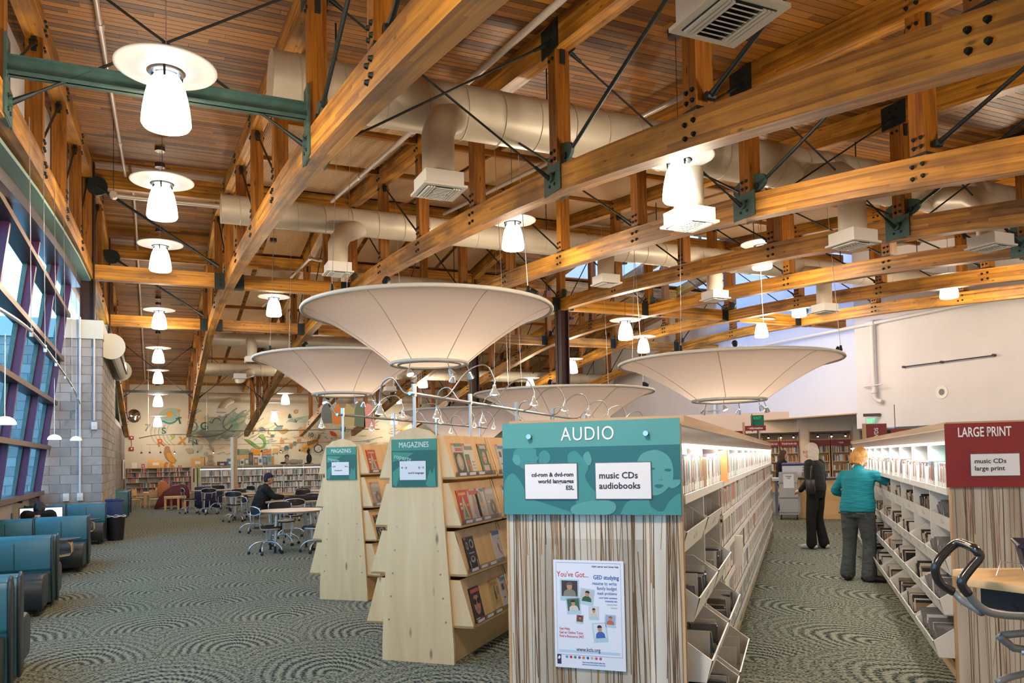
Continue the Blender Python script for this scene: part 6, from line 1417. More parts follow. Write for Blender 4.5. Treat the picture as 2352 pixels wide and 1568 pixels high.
# plush animals
def ball(mb, c, r, n_=12): mb.lathe([(max(r[0]*math.sin(PI*k/8),.0001) if isinstance(r,tuple) else r*math.sin(PI*k/8), -(r[2] if isinstance(r,tuple) else r)*math.cos(PI*k/8)) for k in range(9)], c=c, n=n_); return mb
def blob(parent, name, mat, items):
    m_ = MB()
    for (c, r) in items:
        k = len(m_.v); ball(m_, (0,0,0), (1,1,1)); m_.v[k:] = [(c[0]+v[0]*r[0], c[1]+v[1]*r[1], c[2]+v[2]*r[2]) for v in m_.v[k:]]
    o = m_.build(name, mat, parent); return fuse(o, .02)
def fuse(o, vox, it=4):
    md = o.modifiers.new('r', 'REMESH'); md.mode = 'VOXEL'; md.voxel_size = vox; md.use_smooth_shade = True
    s_ = o.modifiers.new('s', 'SMOOTH'); s_.iterations = it; s_.factor = .6
    dg = bpy.context.evaluated_depsgraph_get(); me = bpy.data.meshes.new_from_object(o.evaluated_get(dg)); o.modifiers.clear(); mats = [m for m in o.data.materials]; o.data = me
    me.materials.clear()
    for m in mats: me.materials.append(m)
    me.shade_smooth(); return o
def plush(lab, loc, parts, rz=0.):
    t = thing('plush_toy', lab, 'toy', loc, rz)
    for nm, mat, items in parts: blob(t, nm, mat, items)
    return t
gf = pmat('grey_fur', (.36,.33,.28), .95); bf_ = pmat('black_fur', (.015,.015,.02), .8); gr_ = pmat('green_fur', (.05,.2,.04), .9); of_ = pmat('orange_fur', (.65,.33,.1), .9); wf = pmat('white_fur', (.6,.56,.48), .9)
plush('grey plush rabbit sitting on the low bookshelf', (2.75,46.8,1.45), [('body',gf,[((0,0,.15),(.26,.18,.17)),((0,-.05,.33),(.16,.14,.14)),((-.1,-.02,.46),(.04,.03,.12)),((.1,-.02,.46),(.04,.03,.12)),((-.22,-.1,.06),(.1,.08,.06)),((.22,-.1,.06),(.1,.08,.06))])])
sbox(2.35,46.85,.26,.52,'black flat box standing behind the plush rabbit',M['black'],'flat_box','box')
sbox(3.35,46.75,.5,.26,'purple storage box on the low bookshelf beside the rabbit',pmat('purple_box',(.12,.07,.12),.5),'storage_box','box',d=.2); sbox(3.75,46.7,.3,.42,'small blue and white display stand with curly orange top',pmat('blue_box',(.1,.25,.5),.5),'display_stand','stand')
plush('grey plush raccoon lying along the shelf', (6.2,40.15,1.5), [('body',gf,[((0,0,.12),(.3,.14,.13)),((.32,-.02,.1),(.12,.11,.1)),((-.3,0,.1),(.1,.1,.1)),((.3,-.06,.2),(.04,.03,.04)),((.4,-.06,.2),(.04,.03,.04))]),('tail',bf_,[((-.5,0,.07),(.16,.06,.06))])])
plush('brown-faced plush doll behind the raccoon', (5.9,40.3,1.5), [('head',pmat('doll_hair',(.12,.04,.02),.8),[((0,0,.38),(.12,.1,.12))]),('face',pmat('doll_face',(.6,.35,.25),.8),[((.0,-.05,.34),(.08,.07,.07))]),('body',gf,[((0,0,.15),(.12,.1,.16))])])
plush('tall black plush penguin with teal hat', (6.95,40.15,1.5), [('body',bf_,[((0,0,.25),(.14,.12,.26)),((-.02,-.02,.62),(.1,.1,.13)),((-.1,-.08,.03),(.18,.08,.04))]),('face',of_,[((.05,-.08,.6),(.06,.05,.07))]),('hat',pmat('teal_hat',(.03,.22,.2),.7),[((-.03,0,.78),(.05,.05,.06))]),('feet',pmat('pink_feet',(.6,.25,.2),.8),[((.1,-.12,.03),(.1,.08,.03))])])
plush('green plush turtle at the right end of the low shelf', (8.2,40.15,1.5), [('shell',gr_,[((0,0,.28),(.3,.16,.13))]),('body',wf,[((-.28,0,.15),(.16,.1,.1)),((-.45,0,.12),(.12,.08,.09)),((.1,-.08,.07),(.1,.07,.07))])])
# wooden post in the hall, mirror, clock, alarms
t = thing('wooden_post', 'slim square wooden post with white edge rising behind the far tables', 'post', (2.7,32.0,0)); MB().box((0,-.06,0),(.14,.08,2.6)).build('post_body', M['oak'], t); MB().box((-.09,-.05,.0),(0,.07,2.6)).build('white_edge', M['white'], t)
t = thing('convex_mirror', 'round convex safety mirror by the end of the first truss', 'mirror', (-1.05,46.9,4.24)); MB().lathe([(.0,.12),(.16,.1),(.3,.04),(.36,0),(.36,-.03),(0,-.03)], n=28, M_=Matrix.Rotation(PI/2,4,'X') @ Matrix.Rotation(.4,4,'Y')).build('mirror_face', pmat('mirror_face', (.8,.8,.8), .03, 1.), t, smooth=.8); MB().cyl((0,.0,0),(-.2,1.05,-.1), .02, n=6).build('arm', M['black'], t)
t = thing('wall_clock', 'round black-rimmed wall clock beside the painted tiger', 'clock', (8.83,47.95,2.38)); Mx = Matrix.Rotation(PI/2,4,'X'); MB().lathe([(0,.02),(.2,.02)], n=28, M_=Mx).build('dial', M['card'], t); MB().lathe([(.2,0),(.24,0),(.24,.05),(.2,.04),(.2,0)], n=28, M_=Mx).build('rim', M['black'], t)
for a, l_ in ((.6,.12),(2.4,.16)): MB().beam((0,-.03,0),(l_*math.sin(a),-.03,l_*math.cos(a)), .012, .012, up=(0,1,0)).build('hand', M['black'], t)
for z, lab in ((3.1,'upper small red fire alarm box on the mural wall'),(2.5,'lower red fire alarm box with white strobe')):
    t = thing('fire_alarm', lab, 'alarm', (-1.2,47.97,z)); MB().box((-.11,-.06,-.1),(.11,.02,.1)).build('housing', pmat('alarm_red',(.35,.02,.02),.4), t, bevel=.01); MB().box((-.04,-.08,-.03),(.04,-.06,.05)).build('strobe', M['card'], t)
t = thing('alarm_conduit', 'thin grey conduit between the two red fire alarm boxes', 'pipe', (-1.2,47.96,2.62)); MB().cyl((0,0,0),(0,0,.37), .012, n=6).build('tube', M['mesh_grey'], t)
# thin spot track in front of the mural with hanging spotlights
t = thing('spotlight_track', 'thin curved spotlight track hanging before the mural', 'track light'); tp = spline([(-.7,40.5,2.85),(.2,40.2,3.0),(1.6,40,3.0),(2.3,40,3.15),(3.5,40,3.15),(5.2,40,3.15),(8.5,40,3.2),(10.5,40,3.2)], 5); MB().tube(tp, .022, n=6).build('rail', M['chrome'], t)
MB().tube([(-.4,40.5,2.55),(3,40.2,2.5),(6.5,40,2.55),(10,40,2.6)], .01, n=5).build('cable', M['mesh_grey'], t)
for x in (-.3,2.2,4.6,8.2): MB().cyl((x,40.1,3.05),(x,40.1,zceil(40.1)), .006, n=4).build('suspension_wire', M['chrome'], t)
for k, x in enumerate((-.9,-.55,-.1,.5,1.5,2.2,3.2,4.4,5.3,6.2,7.3)):
    p = Vector((x+.3,40.2,2.52)); MB().cyl(p, p-Vector((0,0,.3)), .004, n=4).build('lamp_cord', M['mesh_grey'], t); MB().cyl(p-Vector((0,0,.3)), p-Vector((0,0,.38)), .02, .06, n=8).build('lamp_shade', M['plum'], t)
    if k in (3,5,8): MB().lathe([(0,-.03),(.03,0),(0,.03)], c=(p.x,p.y,p.z-.39), n=8).build('bulb', M['glow'], t)
# ------------------------------------------------------------------ mural: painted figures on the far wall (flat paint)
mu = thing('mural', 'large painted children\'s mural of whale, train, dragon and tiger on the far wall', 'mural')
PR = 3e-3
lay = [0]
def mcol(n_, c): return pmat('paint_'+n_, c, .85)
def mp_(pts, mat, smooth=True):
    lay[0] += 1; P = spline2(pts) if smooth else pts; m_ = MB(); y = 47.995-.0004*lay[0]; m_.add([(p[0], y, p[1]) for p in P], [tuple(range(len(P)))]); m_.build('painted_shape', mat, mu)
def ml(pts, w_, mat):
    lay[0] += 1; P = spline([(p[0],0,p[1]) for p in pts], 4); m_ = MB(); y = 47.995-.0004*lay[0]
    for a, b_ in zip(P, P[1:]):
        d_ = (b_-a).normalized(); nn = Vector((-d_.z,0,d_.x))*w_/2; m_.add([(a.x-nn.x,y,a.z-nn.z),(b_.x-nn.x,y,b_.z-nn.z),(b_.x+nn.x,y,b_.z+nn.z),(a.x+nn.x,y,a.z+nn.z)], [(0,1,2,3)])
    m_.build('painted_line', mat, mu)
# helper: mural pixels (x,y in the 2352 frame) -> wall coordinates
import numpy as _n
def wp(px, py):
    v = rt2*((px-1176)/FPX) - up2*((py-CY)/FPX) + fw; t_ = 47.99/v.y; return (v.x*t_, 1.6+v.z*t_)
def W(*ps): return [wp(*p) for p in ps]
aq, gy, dkg, cr_ = mcol('aqua',(.32,.50,.46)), mcol('whale',(.30,.35,.32)), mcol('line',(.13,.16,.15)), mcol('belly',(.62,.52,.36))
mp_(W((365,950),(385,937),(410,940),(412,958),(395,975),(370,968)), mcol('pl1',(.45,.56,.46))); mp_(W((374,953),(390,943),(405,950),(400,964),(382,966)), mcol('pl2',(.34,.52,.46)))
def disc(px, py, r, mat): c = wp(px,py); rr = r*47/1823*1.05; mp_([(c[0]+rr*math.cos(a), c[1]+rr*math.sin(a)) for a in [2*PI*k/10 for k in range(10)]], mat)
disc(389,951,6.5,mcol('sun',(.75,.42,.08))); disc(411,943,3.5,mcol('pln',(.72,.42,.15))); disc(396,971,3.5,mcol('pln2',(.62,.52,.28)))
ml(W((373,966),(388,972),(402,968),(412,957)), .09, mcol('ring',(.05,.3,.32)))
for k in range(5): ml(W((352+9*k,975),(346+9*k,992),(352+9*k,1010),(364+9*k,1022)), .05, mcol('swirl%d' % (k%3), [(.42,.46,.38),(.5,.5,.42),(.36,.42,.36)][k%3]))
mp_(W((470,972),(476,962),(486,957),(497,958),(504,953),(512,957),(520,950),(531,952),(538,945),(549,951),(556,946),(566,954),(561,966),(568,978),(556,988),(548,1001),(532,999),(522,1009),(505,1004),(488,1006),(470,1001),(452,1004),(436,1008),(430,1000),(444,992),(456,990),(466,984)), mcol('wave',(.36,.41,.35)))
mp_(W((522,972),(530,958),(541,961),(548,950),(557,955),(566,955),(560,970),(551,968),(545,984),(536,979),(528,988),(520,984)), mcol('wave2',(.2,.37,.28)))
mp_(W((543,966),(556,958),(562,962),(550,974)), mcol('wave3',(.42,.48,.3)))
rq = random.Random(21)
for k in range(60):
    x, y = rq.uniform(430,600), rq.uniform(950,1012); L_ = rq.uniform(8,26); ml(W((x,y),(x+L_*.5,y-L_*.35),(x+L_,y-L_*.55-rq.uniform(0,5))), rq.uniform(.03,.08), mcol('stroke%d' % (k%5), [(.2,.3,.26),(.42,.45,.36),(.28,.36,.32),(.5,.46,.3),(.34,.42,.34)][k%5]))
mp_(W((428,995),(445,990),(470,990),(500,998),(520,992),(512,1004),(490,1012),(484,1020),(492,1034),(488,1036),(478,1022),(470,1016),(455,1012),(440,1004)), gy); mp_(W((442,998),(455,1010),(470,1018),(481,1020),(470,1004),(455,997)), cr_); mp_(W((461,1020),(454,1032),(452,1036),(462,1030),(463,1020)), cr_); mp_(W((486,1019),(500,1008),(507,1000),(498,1004)), cr_)
ml(W((430,978),(438,968),(450,972),(452,984),(442,990),(434,984),(438,977),(444,979)), .05, dkg); ml(W((428,996),(450,1003),(490,1001),(520,990),(535,975)), .05, dkg); ml(W((520,955),(512,970),(518,985),(540,992)), .05, dkg)
ml(W((478,962),(486,972),(492,962),(500,960),(508,966)), .06, dkg); disc(480,962,5,mcol('bird',(.42,.4,.36)))
for ch, px, py, c, s_ in (('7',338,983,(.3,.3,.33),.55),('T',412,967,(.04,.16,.08),.5),('S',376,990,(.04,.2,.2),.5),('9',395,1004,(.4,.5,.15),.5),('R',369,1017,(.6,.15,.04),.6),('X',418,1013,(.6,.3,.04),.6),('G',469,979,(.05,.15,.1),.6),('U',356,973,(.5,.06,.03),.3),('P',584,991,(.55,.22,.05),.4),('L',618,991,(.5,.12,.03),.35),('6',647,1012,(.6,.28,.12),.5),('O',679,946,(.6,.25,.08),.3),('10',713,999,(.1,.2,.2),.35),('N',447,1017,(.05,.14,.12),.4),('H',438,1012,(.2,.3,.28),.4),('N',788,986,(.05,.1,.15),.4)):
    x, z = wp(px,py); lay[0] += 1; text(ch, s_, mcol('let_'+ch+str(px), c), mu, Matrix.Translation((x,47.98-.0004*lay[0],z)) @ Matrix.Rotation(PI/2,4,'X') @ Matrix.Rotation(((px*7)%5-2)*.12,4,'Z'), ext=.001, bold=.01)
# standing bear with large orange legs
br, ora = mcol('bearfur',(.42,.26,.12)), mcol('orange',(.72,.26,.03))
mp_(W((377,1033),(380,1025),(388,1025),(391,1033),(396,1043),(402,1052),(405,1058),(396,1060),(384,1056),(377,1044)), br); mp_(W((383,1042),(392,1040),(400,1050),(401,1062),(392,1060),(386,1054)), mcol('vest',(.7,.36,.06))); mp_(W((382,1060),(387,1062),(382,1068),(384,1072),(374,1071),(372,1069)), ora, False); mp_(W((390,1062),(395,1060),(396,1068),(402,1071),(389,1072)), ora, False)
mp_(W((427,1030),(441,1030),(444,1038),(432,1041)), mcol('moth',(.5,.42,.28))); mp_(W((468,1040),(476,1037),(478,1044),(470,1048)), mcol('hat1',(.48,.44,.4))); mp_(W((476,1046),(486,1044),(490,1050),(482,1056)), mcol('hat2',(.38,.38,.2)))
# dragon
dg_ = mcol('dragon',(.16,.34,.08)); mp_(W((562,1008),(572,1010),(580,1014),(590,1022),(600,1026),(606,1016),(600,1006),(594,1002),(600,997),(608,1002),(611,1012),(610,1024),(602,1029),(588,1028),(576,1020),(566,1012)), dg_); mp_(W((596,1004),(600,997),(607,999),(604,1006)), mcol('dr2',(.22,.4,.12)))
# train
cols = [((.04,.26,.2),540,549),((.3,.34,.22),551,572),((.72,.3,.02),576,598),((.6,.24,.12),602,623),((.55,.4,.2),626,639),((.48,.45,.25),641,652),((.05,.2,.3),653,663),((.5,.22,.08),664,672),((.15,.32,.12),673,680),((.6,.25,.06),682,690)]
for k, (c, a, b_) in enumerate(cols):
    o_ = 0 if k < 4 else (k-3)**1.45*2.2; h_ = 12-max(0,k-3)*1.1; mp_(W((a,1031-o_+12-h_),(b_,1031-o_+12-h_-(1 if k>3 else 0)),(b_,1043-o_-(2 if k > 3 else 0)),(a,1044-o_)), mcol('car%d' % k, c), False)
    for w_ in (a+2.5, b_-2.5): disc(w_, 1044.5-o_, 1.3, mcol('wheel',(.2,.18,.15)))
# flyers, balloon bags, tiger
mp_(W((595,984),(602,980),(610,986),(604,990)), dkg); mp_(W((628,986),(636,979),(645,976),(648,984),(638,988)), mcol('fly2',(.2,.28,.28))); ml(W((630,971),(638,979),(650,978)), .08, dkg); mp_(W((640,990),(655,984),(662,988),(650,996)), mcol('fly3',(.42,.3,.1))); mp_(W((620,1003),(626,996),(630,1002),(626,1004)), dkg)
mp_(W((661,958),(664,950),(668,957),(668,960),(662,960)), mcol('bag',(.03,.09,.09))); mp_(W((675,968),(678,963),(680,969)), mcol('bag',(.03,.09,.09))); mp_(W((757,990),(768,992),(774,1002),(762,1000)), mcol('sock',(.55,.1,.04)))
tg = mcol('tiger',(.68,.32,.03)); mp_(W((693,1026),(697,1016),(704,1016),(712,1014),(722,1008),(730,1010),(731,1018),(722,1022),(712,1030),(700,1036),(697,1036),(705,1028),(696,1030)), tg); mp_(W((692,1022),(695,1015),(702,1015),(704,1021),(698,1026)), mcol('tig2',(.7,.45,.2))); ml(W((729,1009),(733,1003),(733,997)), .13, mcol('tail',(.3,.22,.08))); mp_(W((686,1031),(697,1030),(696,1034),(687,1034)), tg); mp_(W((697,1036),(706,1030),(704,1036),(699,1039)), tg)
for k in range(8): ml(W((706+3*k,1013-k*.5),(708+3*k,1024-k*1.3)), .05, M['black'])
rr_ = random.Random(4)
for k in range(90):
    x, y = rr_.uniform(470,900), rr_.uniform(955,1045); ml(W((x,y),(x+rr_.uniform(4,14),y-rr_.uniform(-3,5)),(x+rr_.uniform(12,22),y-rr_.uniform(-2,8))), .035, mcol('scrib%d' % (k%4), [(.42,.4,.32),(.35,.38,.33),(.5,.42,.28),(.3,.32,.3)][k%4]))
for k in range(30): disc(rr_.uniform(690,820), rr_.uniform(985,1045), rr_.uniform(.6,1.6), mcol('dot%d' % (k%4), [(.1,.09,.08),(.5,.12,.04),(.12,.25,.18),(.3,.25,.15)][k%4]))
# hanging cut-out shapes
t = thing('hanging_banner', 'row of coloured fabric cut-out shapes hanging in front of the mural', 'banner', (0,36.5,0))
for k, (u0, c) in enumerate(((738,(.13,.14,.15)),(764,(.55,.2,.05)),(790,(.4,.35,.18)),(814,(.12,.18,.14)),(836,(.6,.28,.26)))):
    def wq(px,py): v = rt2*((px-1176)/FPX)-up2*((py-CY)/FPX)+fw; t_ = 36.5/v.y; return (v.x*t_, 1.6+v.z*t_)
    P = [wq(u0,972+k*2),(wq(u0+1,940)),wq(u0+6,926+(k%2)*2),wq(u0+13,926+k%3*2),wq(u0+19,936),wq(u0+24,945 if k < 4 else 955),wq(u0+25,972+k*3)]; MB().prism(P, -.01, .01).build('cut_out', pmat('felt%d' % k, c, .9), t)
# ------------------------------------------------------------------ lobby behind the bulkhead
lob = sgroup('wall_lobby'); lob.rotation_euler = (0,0,-G)
M['peach'] = pmat('peach_paint', (.74,.56,.40), .8)
CL = 33.0
def lb(d0, c0, z0, d1, c1, z1, mat=None, nm='wall_panel', parent=None): return MB().box((d0,c0,z0),(d1,c1,z1)).build(nm, mat or M['peach'], parent or lob)
nic = [(-3.05,-.0-1.5),( -1.42,.02),(.42,1.92),(2.25,3.7)]
edges = [-9]+[e for n_ in nic for e in n_]+[12]
for a, b_ in zip(edges[::2], edges[1::2]): lb(a, CL, 0, b_, CL+.15, 3.2)
for a, b_ in nic: lb(a, CL, 2.38, b_, CL+.15, 3.2); lb(a, CL+1.0, 0, b_, CL+1.05, 2.5); lb(a-.05, CL, 0, a, CL+1.0, 2.5, nm='niche_side'); lb(b_, CL, 0, b_+.05, CL+1.0, 2.5, nm='niche_side'); lb(a, CL+.1, 2.4, b_, CL+1, 2.45, nm='niche_top')
lc_ = sgroup('ceiling_lobby'); m_ = MB(); m_.add([(XR+1.05,-6,2.98),(40,-6,2.98),(40,42,2.98),(XR+1.05,42,2.98),(XR+1.05,-6,3.1),(40,-6,3.1),(40,42,3.1),(XR+1.05,42,3.1)], [(0,1,2,3),(4,5,6,7),(0,1,5,4),(1,2,6,5),(2,3,7,6),(3,0,4,7)]); m_.build('soffit', M['peach'], lc_)
struct('wall_lobby_side', MB().box((XR+.3,-6,0),(40,-5.8,3.1)), M['peach']); struct('wall_lobby_back', MB().box((38,-6,0),(38.2,42,3.1)), M['peach'])
t = thing('lobby_column', 'square grey-blue column under the edge of the bulkhead', 'column', (XR+.45,17.6,0), kind='structure'); MB().box((-.16,-.16,0),(.16,.16,2.35)).build('shaft', M['cool'], t); MB().box((-.19,-.19,0),(.19,.19,.1)).build('base', M['cool'], t)
def cdthing(name, lab, cat, c, d, z=0., rz=0., group=None): return thing(name, lab, cat, CD(c,d,z), -G+rz, group)
nb_ = Bulk()
for k, ((a, b_), lab) in enumerate(zip(nic[1:], ('wooden bookcase with maroon friends book sale sign, in the first lobby niche','yellow wooden bookcase in the second lobby niche with maroon header','bookcase in the third lobby niche, mostly hidden'))):
    t = cdthing('bookcase', lab, 'bookcase', CL+.35, 0); w_ = b_-a
    for s_ in (0, 1):
        x0 = a+.03+s_*w_/2; x1 = a+w_*(s_+1)/2-.03
        for xx in (x0, x1-.03): MB().prism([(0,0),(0,2.2),(.16,2.2),(.34,0)], xx, xx+.03, plane='YZ', M_=Matrix.Translation((0,-.02,0)) @ Matrix.Scale(1,4)).build('side_panel', M['birch_warm'], t)
        MB().box((x0,.3,0),(x1,.33,2.1)).build('back_panel', M['birch_warm'], t)
        for z in (.5,.85,1.2,1.55): 
            MB().box((x0,.02,z),(x1,.3,z+.025)).build('shelf_board', M['birch_warm'], t)
            x = x0+.04
            while x < x1-.06:
                ww = rb.uniform(.025,.05); 
                if rb.random() < .85: nb_.box((x,CL+.35+.08,z+.026),(x+ww-.004,CL+.35+.25,z+.026+rb.uniform(.18,.27)), rb.choice([0,8,2,5,3,9,1,7,10]))
                x += ww
        MB().box((x0-.02,-.03,1.83),(x1+.02,.0,2.05)).build('header_sign', M['sign_red'], t)
        txt_ = 'friends book sale' if k == 0 else '• dvds' if (k == 1 and s_) else ''
        if txt_: text(txt_, .1, M['sign_txt'], t, Matrix.Translation(((x0+x1)/2,-.034,1.94)) @ Matrix.Rotation(PI/2,4,'X'), ext=.001, bold=.001, sx=.8)
o = nb_.build('niche_books', None, 'books standing in the lobby niche bookcases', 'books'); o.rotation_euler = (0,0,-G)
for k, (a, b_) in enumerate(nic[1:]):
    t = cdthing('niche_light_track', 'spotlight track inside lobby niche %s from the left' % ['one','two','three'][k], 'track light', CL+.3, 0); MB().cyl((a+.05,0,2.3),(b_-.05,0,2.3), .015, n=6).build('rail', M['bronze'], t)
    for j in range(3): x = a+.3+(b_-a-.5)*j/2; MB().cyl((x,0,2.3),(x,0,2.2), .02, .05, n=8).build('spot_shade', M['bronze'], t); MB().lathe([(0,-.03),(.04,-.01),(0,.02)], c=(x,0,2.19), n=8).build('bulb', M['glow'], t)
# counter, printer, cart, monitor, screen
t = cdthing('service_counter', 'maple veneered service desk with dark worktop at the end of the aisle', 'desk', 20.6, 0)
MB().prism([(-.0,.0),(.35,-.28),(1.15,-.28),(1.5,.0),(1.5,.6),(0,.6)], .0, .93, plane='XY').build('desk_body', M['birch_warm'], t); MB().prism([(-.04,-.02),(.33,-.33),(1.17,-.33),(1.54,-.02),(1.54,.62),(-.04,.62)], .93, .97, plane='XY').build('worktop', M['bronze'], t)
t = cdthing('printer', 'large pale office printer with blue scanner lid on the service desk', 'printer', 20.95, -.05, .97)
MB().box((-.35,-.25,0),(.42,.3,.3)).build('printer_body', pmat('printer_white', (.6,.6,.66), .45), t, bevel=.02); MB().box((-.36,-.26,.3),(.43,.31,.36)).build('scanner_lid', pmat('printer_blue', (.03,.04,.16), .4), t, bevel=.015); MB().box((.1,-.262,.03),(.38,-.25,.14)).build('paper_tray', M['mesh_grey'], t)
for j in range(2):
    for i in range(2): MB().box((.12+.12*i,-.258,.17+.06*j),(.21+.12*i,-.25,.205+.06*j)).build('vent_slot', M['mesh_grey'], t)
MB().box((-.42,-.2,.0),(-.35,.2,.03)).build('output_shelf', M['white'], t)
t = cdthing('service_cart', 'tall grey metal cart on casters with a paper notice on its side', 'cart', 20.0, -.47)
MB().box((-.0,0,.12),(.42,.03,1.12)).build('side_panel', pmat('cart_grey', (.42,.41,.39), .5), t); MB().box((-.0,.5,.12),(.42,.53,1.12)).build('side_panel', pmat('cart_grey', (.42,.41,.39), .5), t)
for z in (.15,.5,.85): MB().box((-.02,.0,z),(.42,.53,z+.03)).build('shelf_board', pmat('cart_grey', (.42,.41,.39), .5), t)
MB().box((.1,-.008,.75),(.34,-.001,1.08)).build('notice', M['card'], t); text('Business', .04, M['ink'], t, Matrix.Translation((.22,-.011,1.03)) @ Matrix.Rotation(PI/2,4,'X'), ext=.0003, bold=.0008); text('Cart', .04, M['ink'], t, Matrix.Translation((.22,-.011,.985)) @ Matrix.Rotation(PI/2,4,'X'), ext=.0003, bold=.0008)
for x in (.03,.39):
    for y in (.04,.49): MB().cyl((x-.015,y,.05),(x+.015,y,.05), .05, n=12).build('caster', M['black'], t); MB().cyl((x,y,.05),(x,y,.13), .012, n=6).build('caster_stem', M['black'], t)
t = cdthing('computer_monitor', 'pale turquoise computer screen above the shelving at the desk', 'monitor', 21.6, -.95, .95)
MB().box((-.25,0,.12),(.25,.04,.46)).build('bezel', M['black'], t, bevel=.008); MB().box((-.235,-.003,.135),(.235,0,.445)).build('screen', pmat('screen_turq', (.2,.45,.45), .4, emit=(.25,.6,.6), estr=.7), t); MB().cyl((0,.02,0),(0,.02,.13), .03, n=10).build('stand', M['black'], t); MB().box((-.12,-.08,0),(.12,.1,.015)).build('stand_base', M['black'], t)
t = cdthing('staff_desk', 'low white staff counter carrying the turquoise computer screen', 'desk', 21.2, -1.6); MB().box((0,0,.88),(1.1,.9,.945)).build('worktop', M['white'], t)
for x in (.05,1.0):
    for y in (.05,.8): MB().box((x,y,0),(x+.05,y+.05,.88)).build('leg', M['mesh_grey'], t)
# signs hung in the lobby
def hsign(lab, c, d, z, w_, h_, txt, size, rz=0., post=True, vert=False):
    t = cdthing('direction_sign', lab, 'sign', c, d, z, rz); MB().box((0,0,-h_/2),(w_,.03,h_/2)).build('board', M['sign_red'], t)
    if txt: text(txt, size, M['sign_txt'], t, Matrix.Translation((w_/2,-.004,0)) @ Matrix.Rotation(PI/2,4,'X') @ (Matrix.Rotation(PI/2,4,'Z') if vert else Matrix.Identity(4)), ext=.001, bold=.002)
    return t
t1 = hsign('maroon Information sign in front of the green exit box', 21.5, -1.3, 2.24, .52, .13, '• Information', .07); MB().box((-.06,-.01,-2.24+.0),(-.01,.04,.16)).build('post', M['oak'], t1)
t1 = hsign('maroon Information sign lower, cut by the shelving top', 21.7, -2.0, 2.12, .7, .13, '• Information', .07); MB().box((.62,.035,-2.12),(.67,.08,.0)).build('post', M['oak'], t1)
t1 = hsign('tall maroon sign with sideways letters behind the right shelving', 17.6, 1.3, 1.93, .38, .42, 'DVDS', .1, vert=True); MB().box((-.07,-.03,-1.93),(-.0,.06,.22)).build('post', M['oak'], t1)
t1 = hsign('dark maroon sign strip far behind the maroon LARGE PRINT sign end', 26.0, 2.6, 2.17, .9, .1, '', .1); MB().box((.1,.0,.05),(.12,.02,.78)).build('hanger', M['bronze'], t1)
M['exit_g'] = pmat('exit_green', (.02,.5,.15), .4, emit=(.03,.9,.25), estr=1.6)
t = thing('exit_sign', 'green lit EXIT sign fixed below the bulkhead', 'exit sign', (XR-.25,19.17,2.56), -G)
MB().box((-.2,-.03,.17),(.32,.04,.27)).build('housing', M['bronze'], t); MB().box((-.14,-.012,-.12),(.2,.012,.17)).build('edge_lit_panel', M['glass_clear'], t); text('EXIT', .2, M['exit_g'], t, Matrix.Translation((.03,-.016,.02)) @ Matrix.Rotation(PI/2,4,'X'), ext=.002, bold=.004, sx=.62); MB().box((.2,.0,.2),(.35,.25,.25)).build('bracket', M['bronze'], t)
t = cdthing('exit_sign', 'dark green round-backed exit sign above the Information board', 'exit sign', 22.5, -1.2, 2.42)
MB().box((0,0,-.17),(.34,.03,.2)).build('panel', pmat('exit_dark', (.0,.16,.09), .3), t); text('EXIT', .1, pmat('exit_green2', (.02,.4,.15), .4, emit=(.03,.6,.2), estr=.6), t, Matrix.Translation((.17,-.003,.12)) @ Matrix.Rotation(PI/2,4,'X'), ext=.001); MB().lathe([(0,0),(.25,.0),(.25,.02),(0,.03)], n=24, M_=Matrix.Translation((.02,.08,.0)) @ Matrix.Rotation(PI/2,4,'Y')).build('disc_back', M['mesh_grey'], t); MB().cyl((.17,.05,-2.42),(.17,.05,-.1), .018, n=8).build('stem', M['bronze'], t)
# bulkhead fittings
t = thing('ceiling_speaker', 'round white speaker grille set in the right bulkhead', 'speaker', (XR,16.68,3.34)); Mx = Matrix.Rotation(-PI/2,4,'Y'); MB().lathe([(0,.01),(.1,.01)], n=28, M_=Mx).build('grille', M['mesh_grey'], t); MB().lathe([(.1,.012),(.2,.02),(.21,0)], n=32, M_=Mx).build('rim', M['white'], t, smooth=.8)
t = thing('wall_rod', 'thin dark horizontal rod mounted on the right bulkhead', 'rod'); MB().cyl((XR-.1,17.95,4.25),(XR-.1,14.95,4.24), .018, n=8).build('rod', M['bronze'], t)
for y in (17.95,16.6,14.95): MB().cyl((XR,y,4.25),(XR-.11,y,4.25), .04, n=8).build('bracket', M['bronze'], t)
# ------------------------------------------------------------------ book truck at the lower right
t = thing('book_truck', 'grey tube-framed book truck with black handle loop and plywood top', 'cart')
gm = pmat('truck_grey', (.20,.20,.20), .45, .3); blk = pmat('handle_grip', (.015,.015,.018), .2, spec=.6)
V3 = Vector
MB().tube(spline([V3(p) for p in ((2.75,2.08,1.06),(2.70,2.10,1.10),(2.685,2.10,1.16),(2.73,2.085,1.215),(2.76,2.06,1.245),(2.725,1.99,1.243),(2.69,1.94,1.236),(2.697,1.931,1.21),(2.665,1.947,1.168),(2.635,1.96,1.12),(2.66,1.953,1.078))], 4), .0165, n=12).build('handle', blk, t, smooth=True)
MB().tube(spline([V3(p) for p in ((2.66,1.953,1.08),(2.68,1.945,1.05),(2.712,1.932,1.02),(2.759,1.911,1.004),(2.85,1.87,.995),(3.1,1.75,.99),(3.4,1.6,.985))], 4), .0145, n=10).build('frame_tube', gm, t, smooth=True)
MB().tube(spline([V3(p) for p in ((2.75,2.08,1.065),(2.755,2.05,1.035),(2.735,1.99,1.02),(2.71,1.94,1.01))], 4), .0145, n=10).build('frame_tube', gm, t, smooth=True)
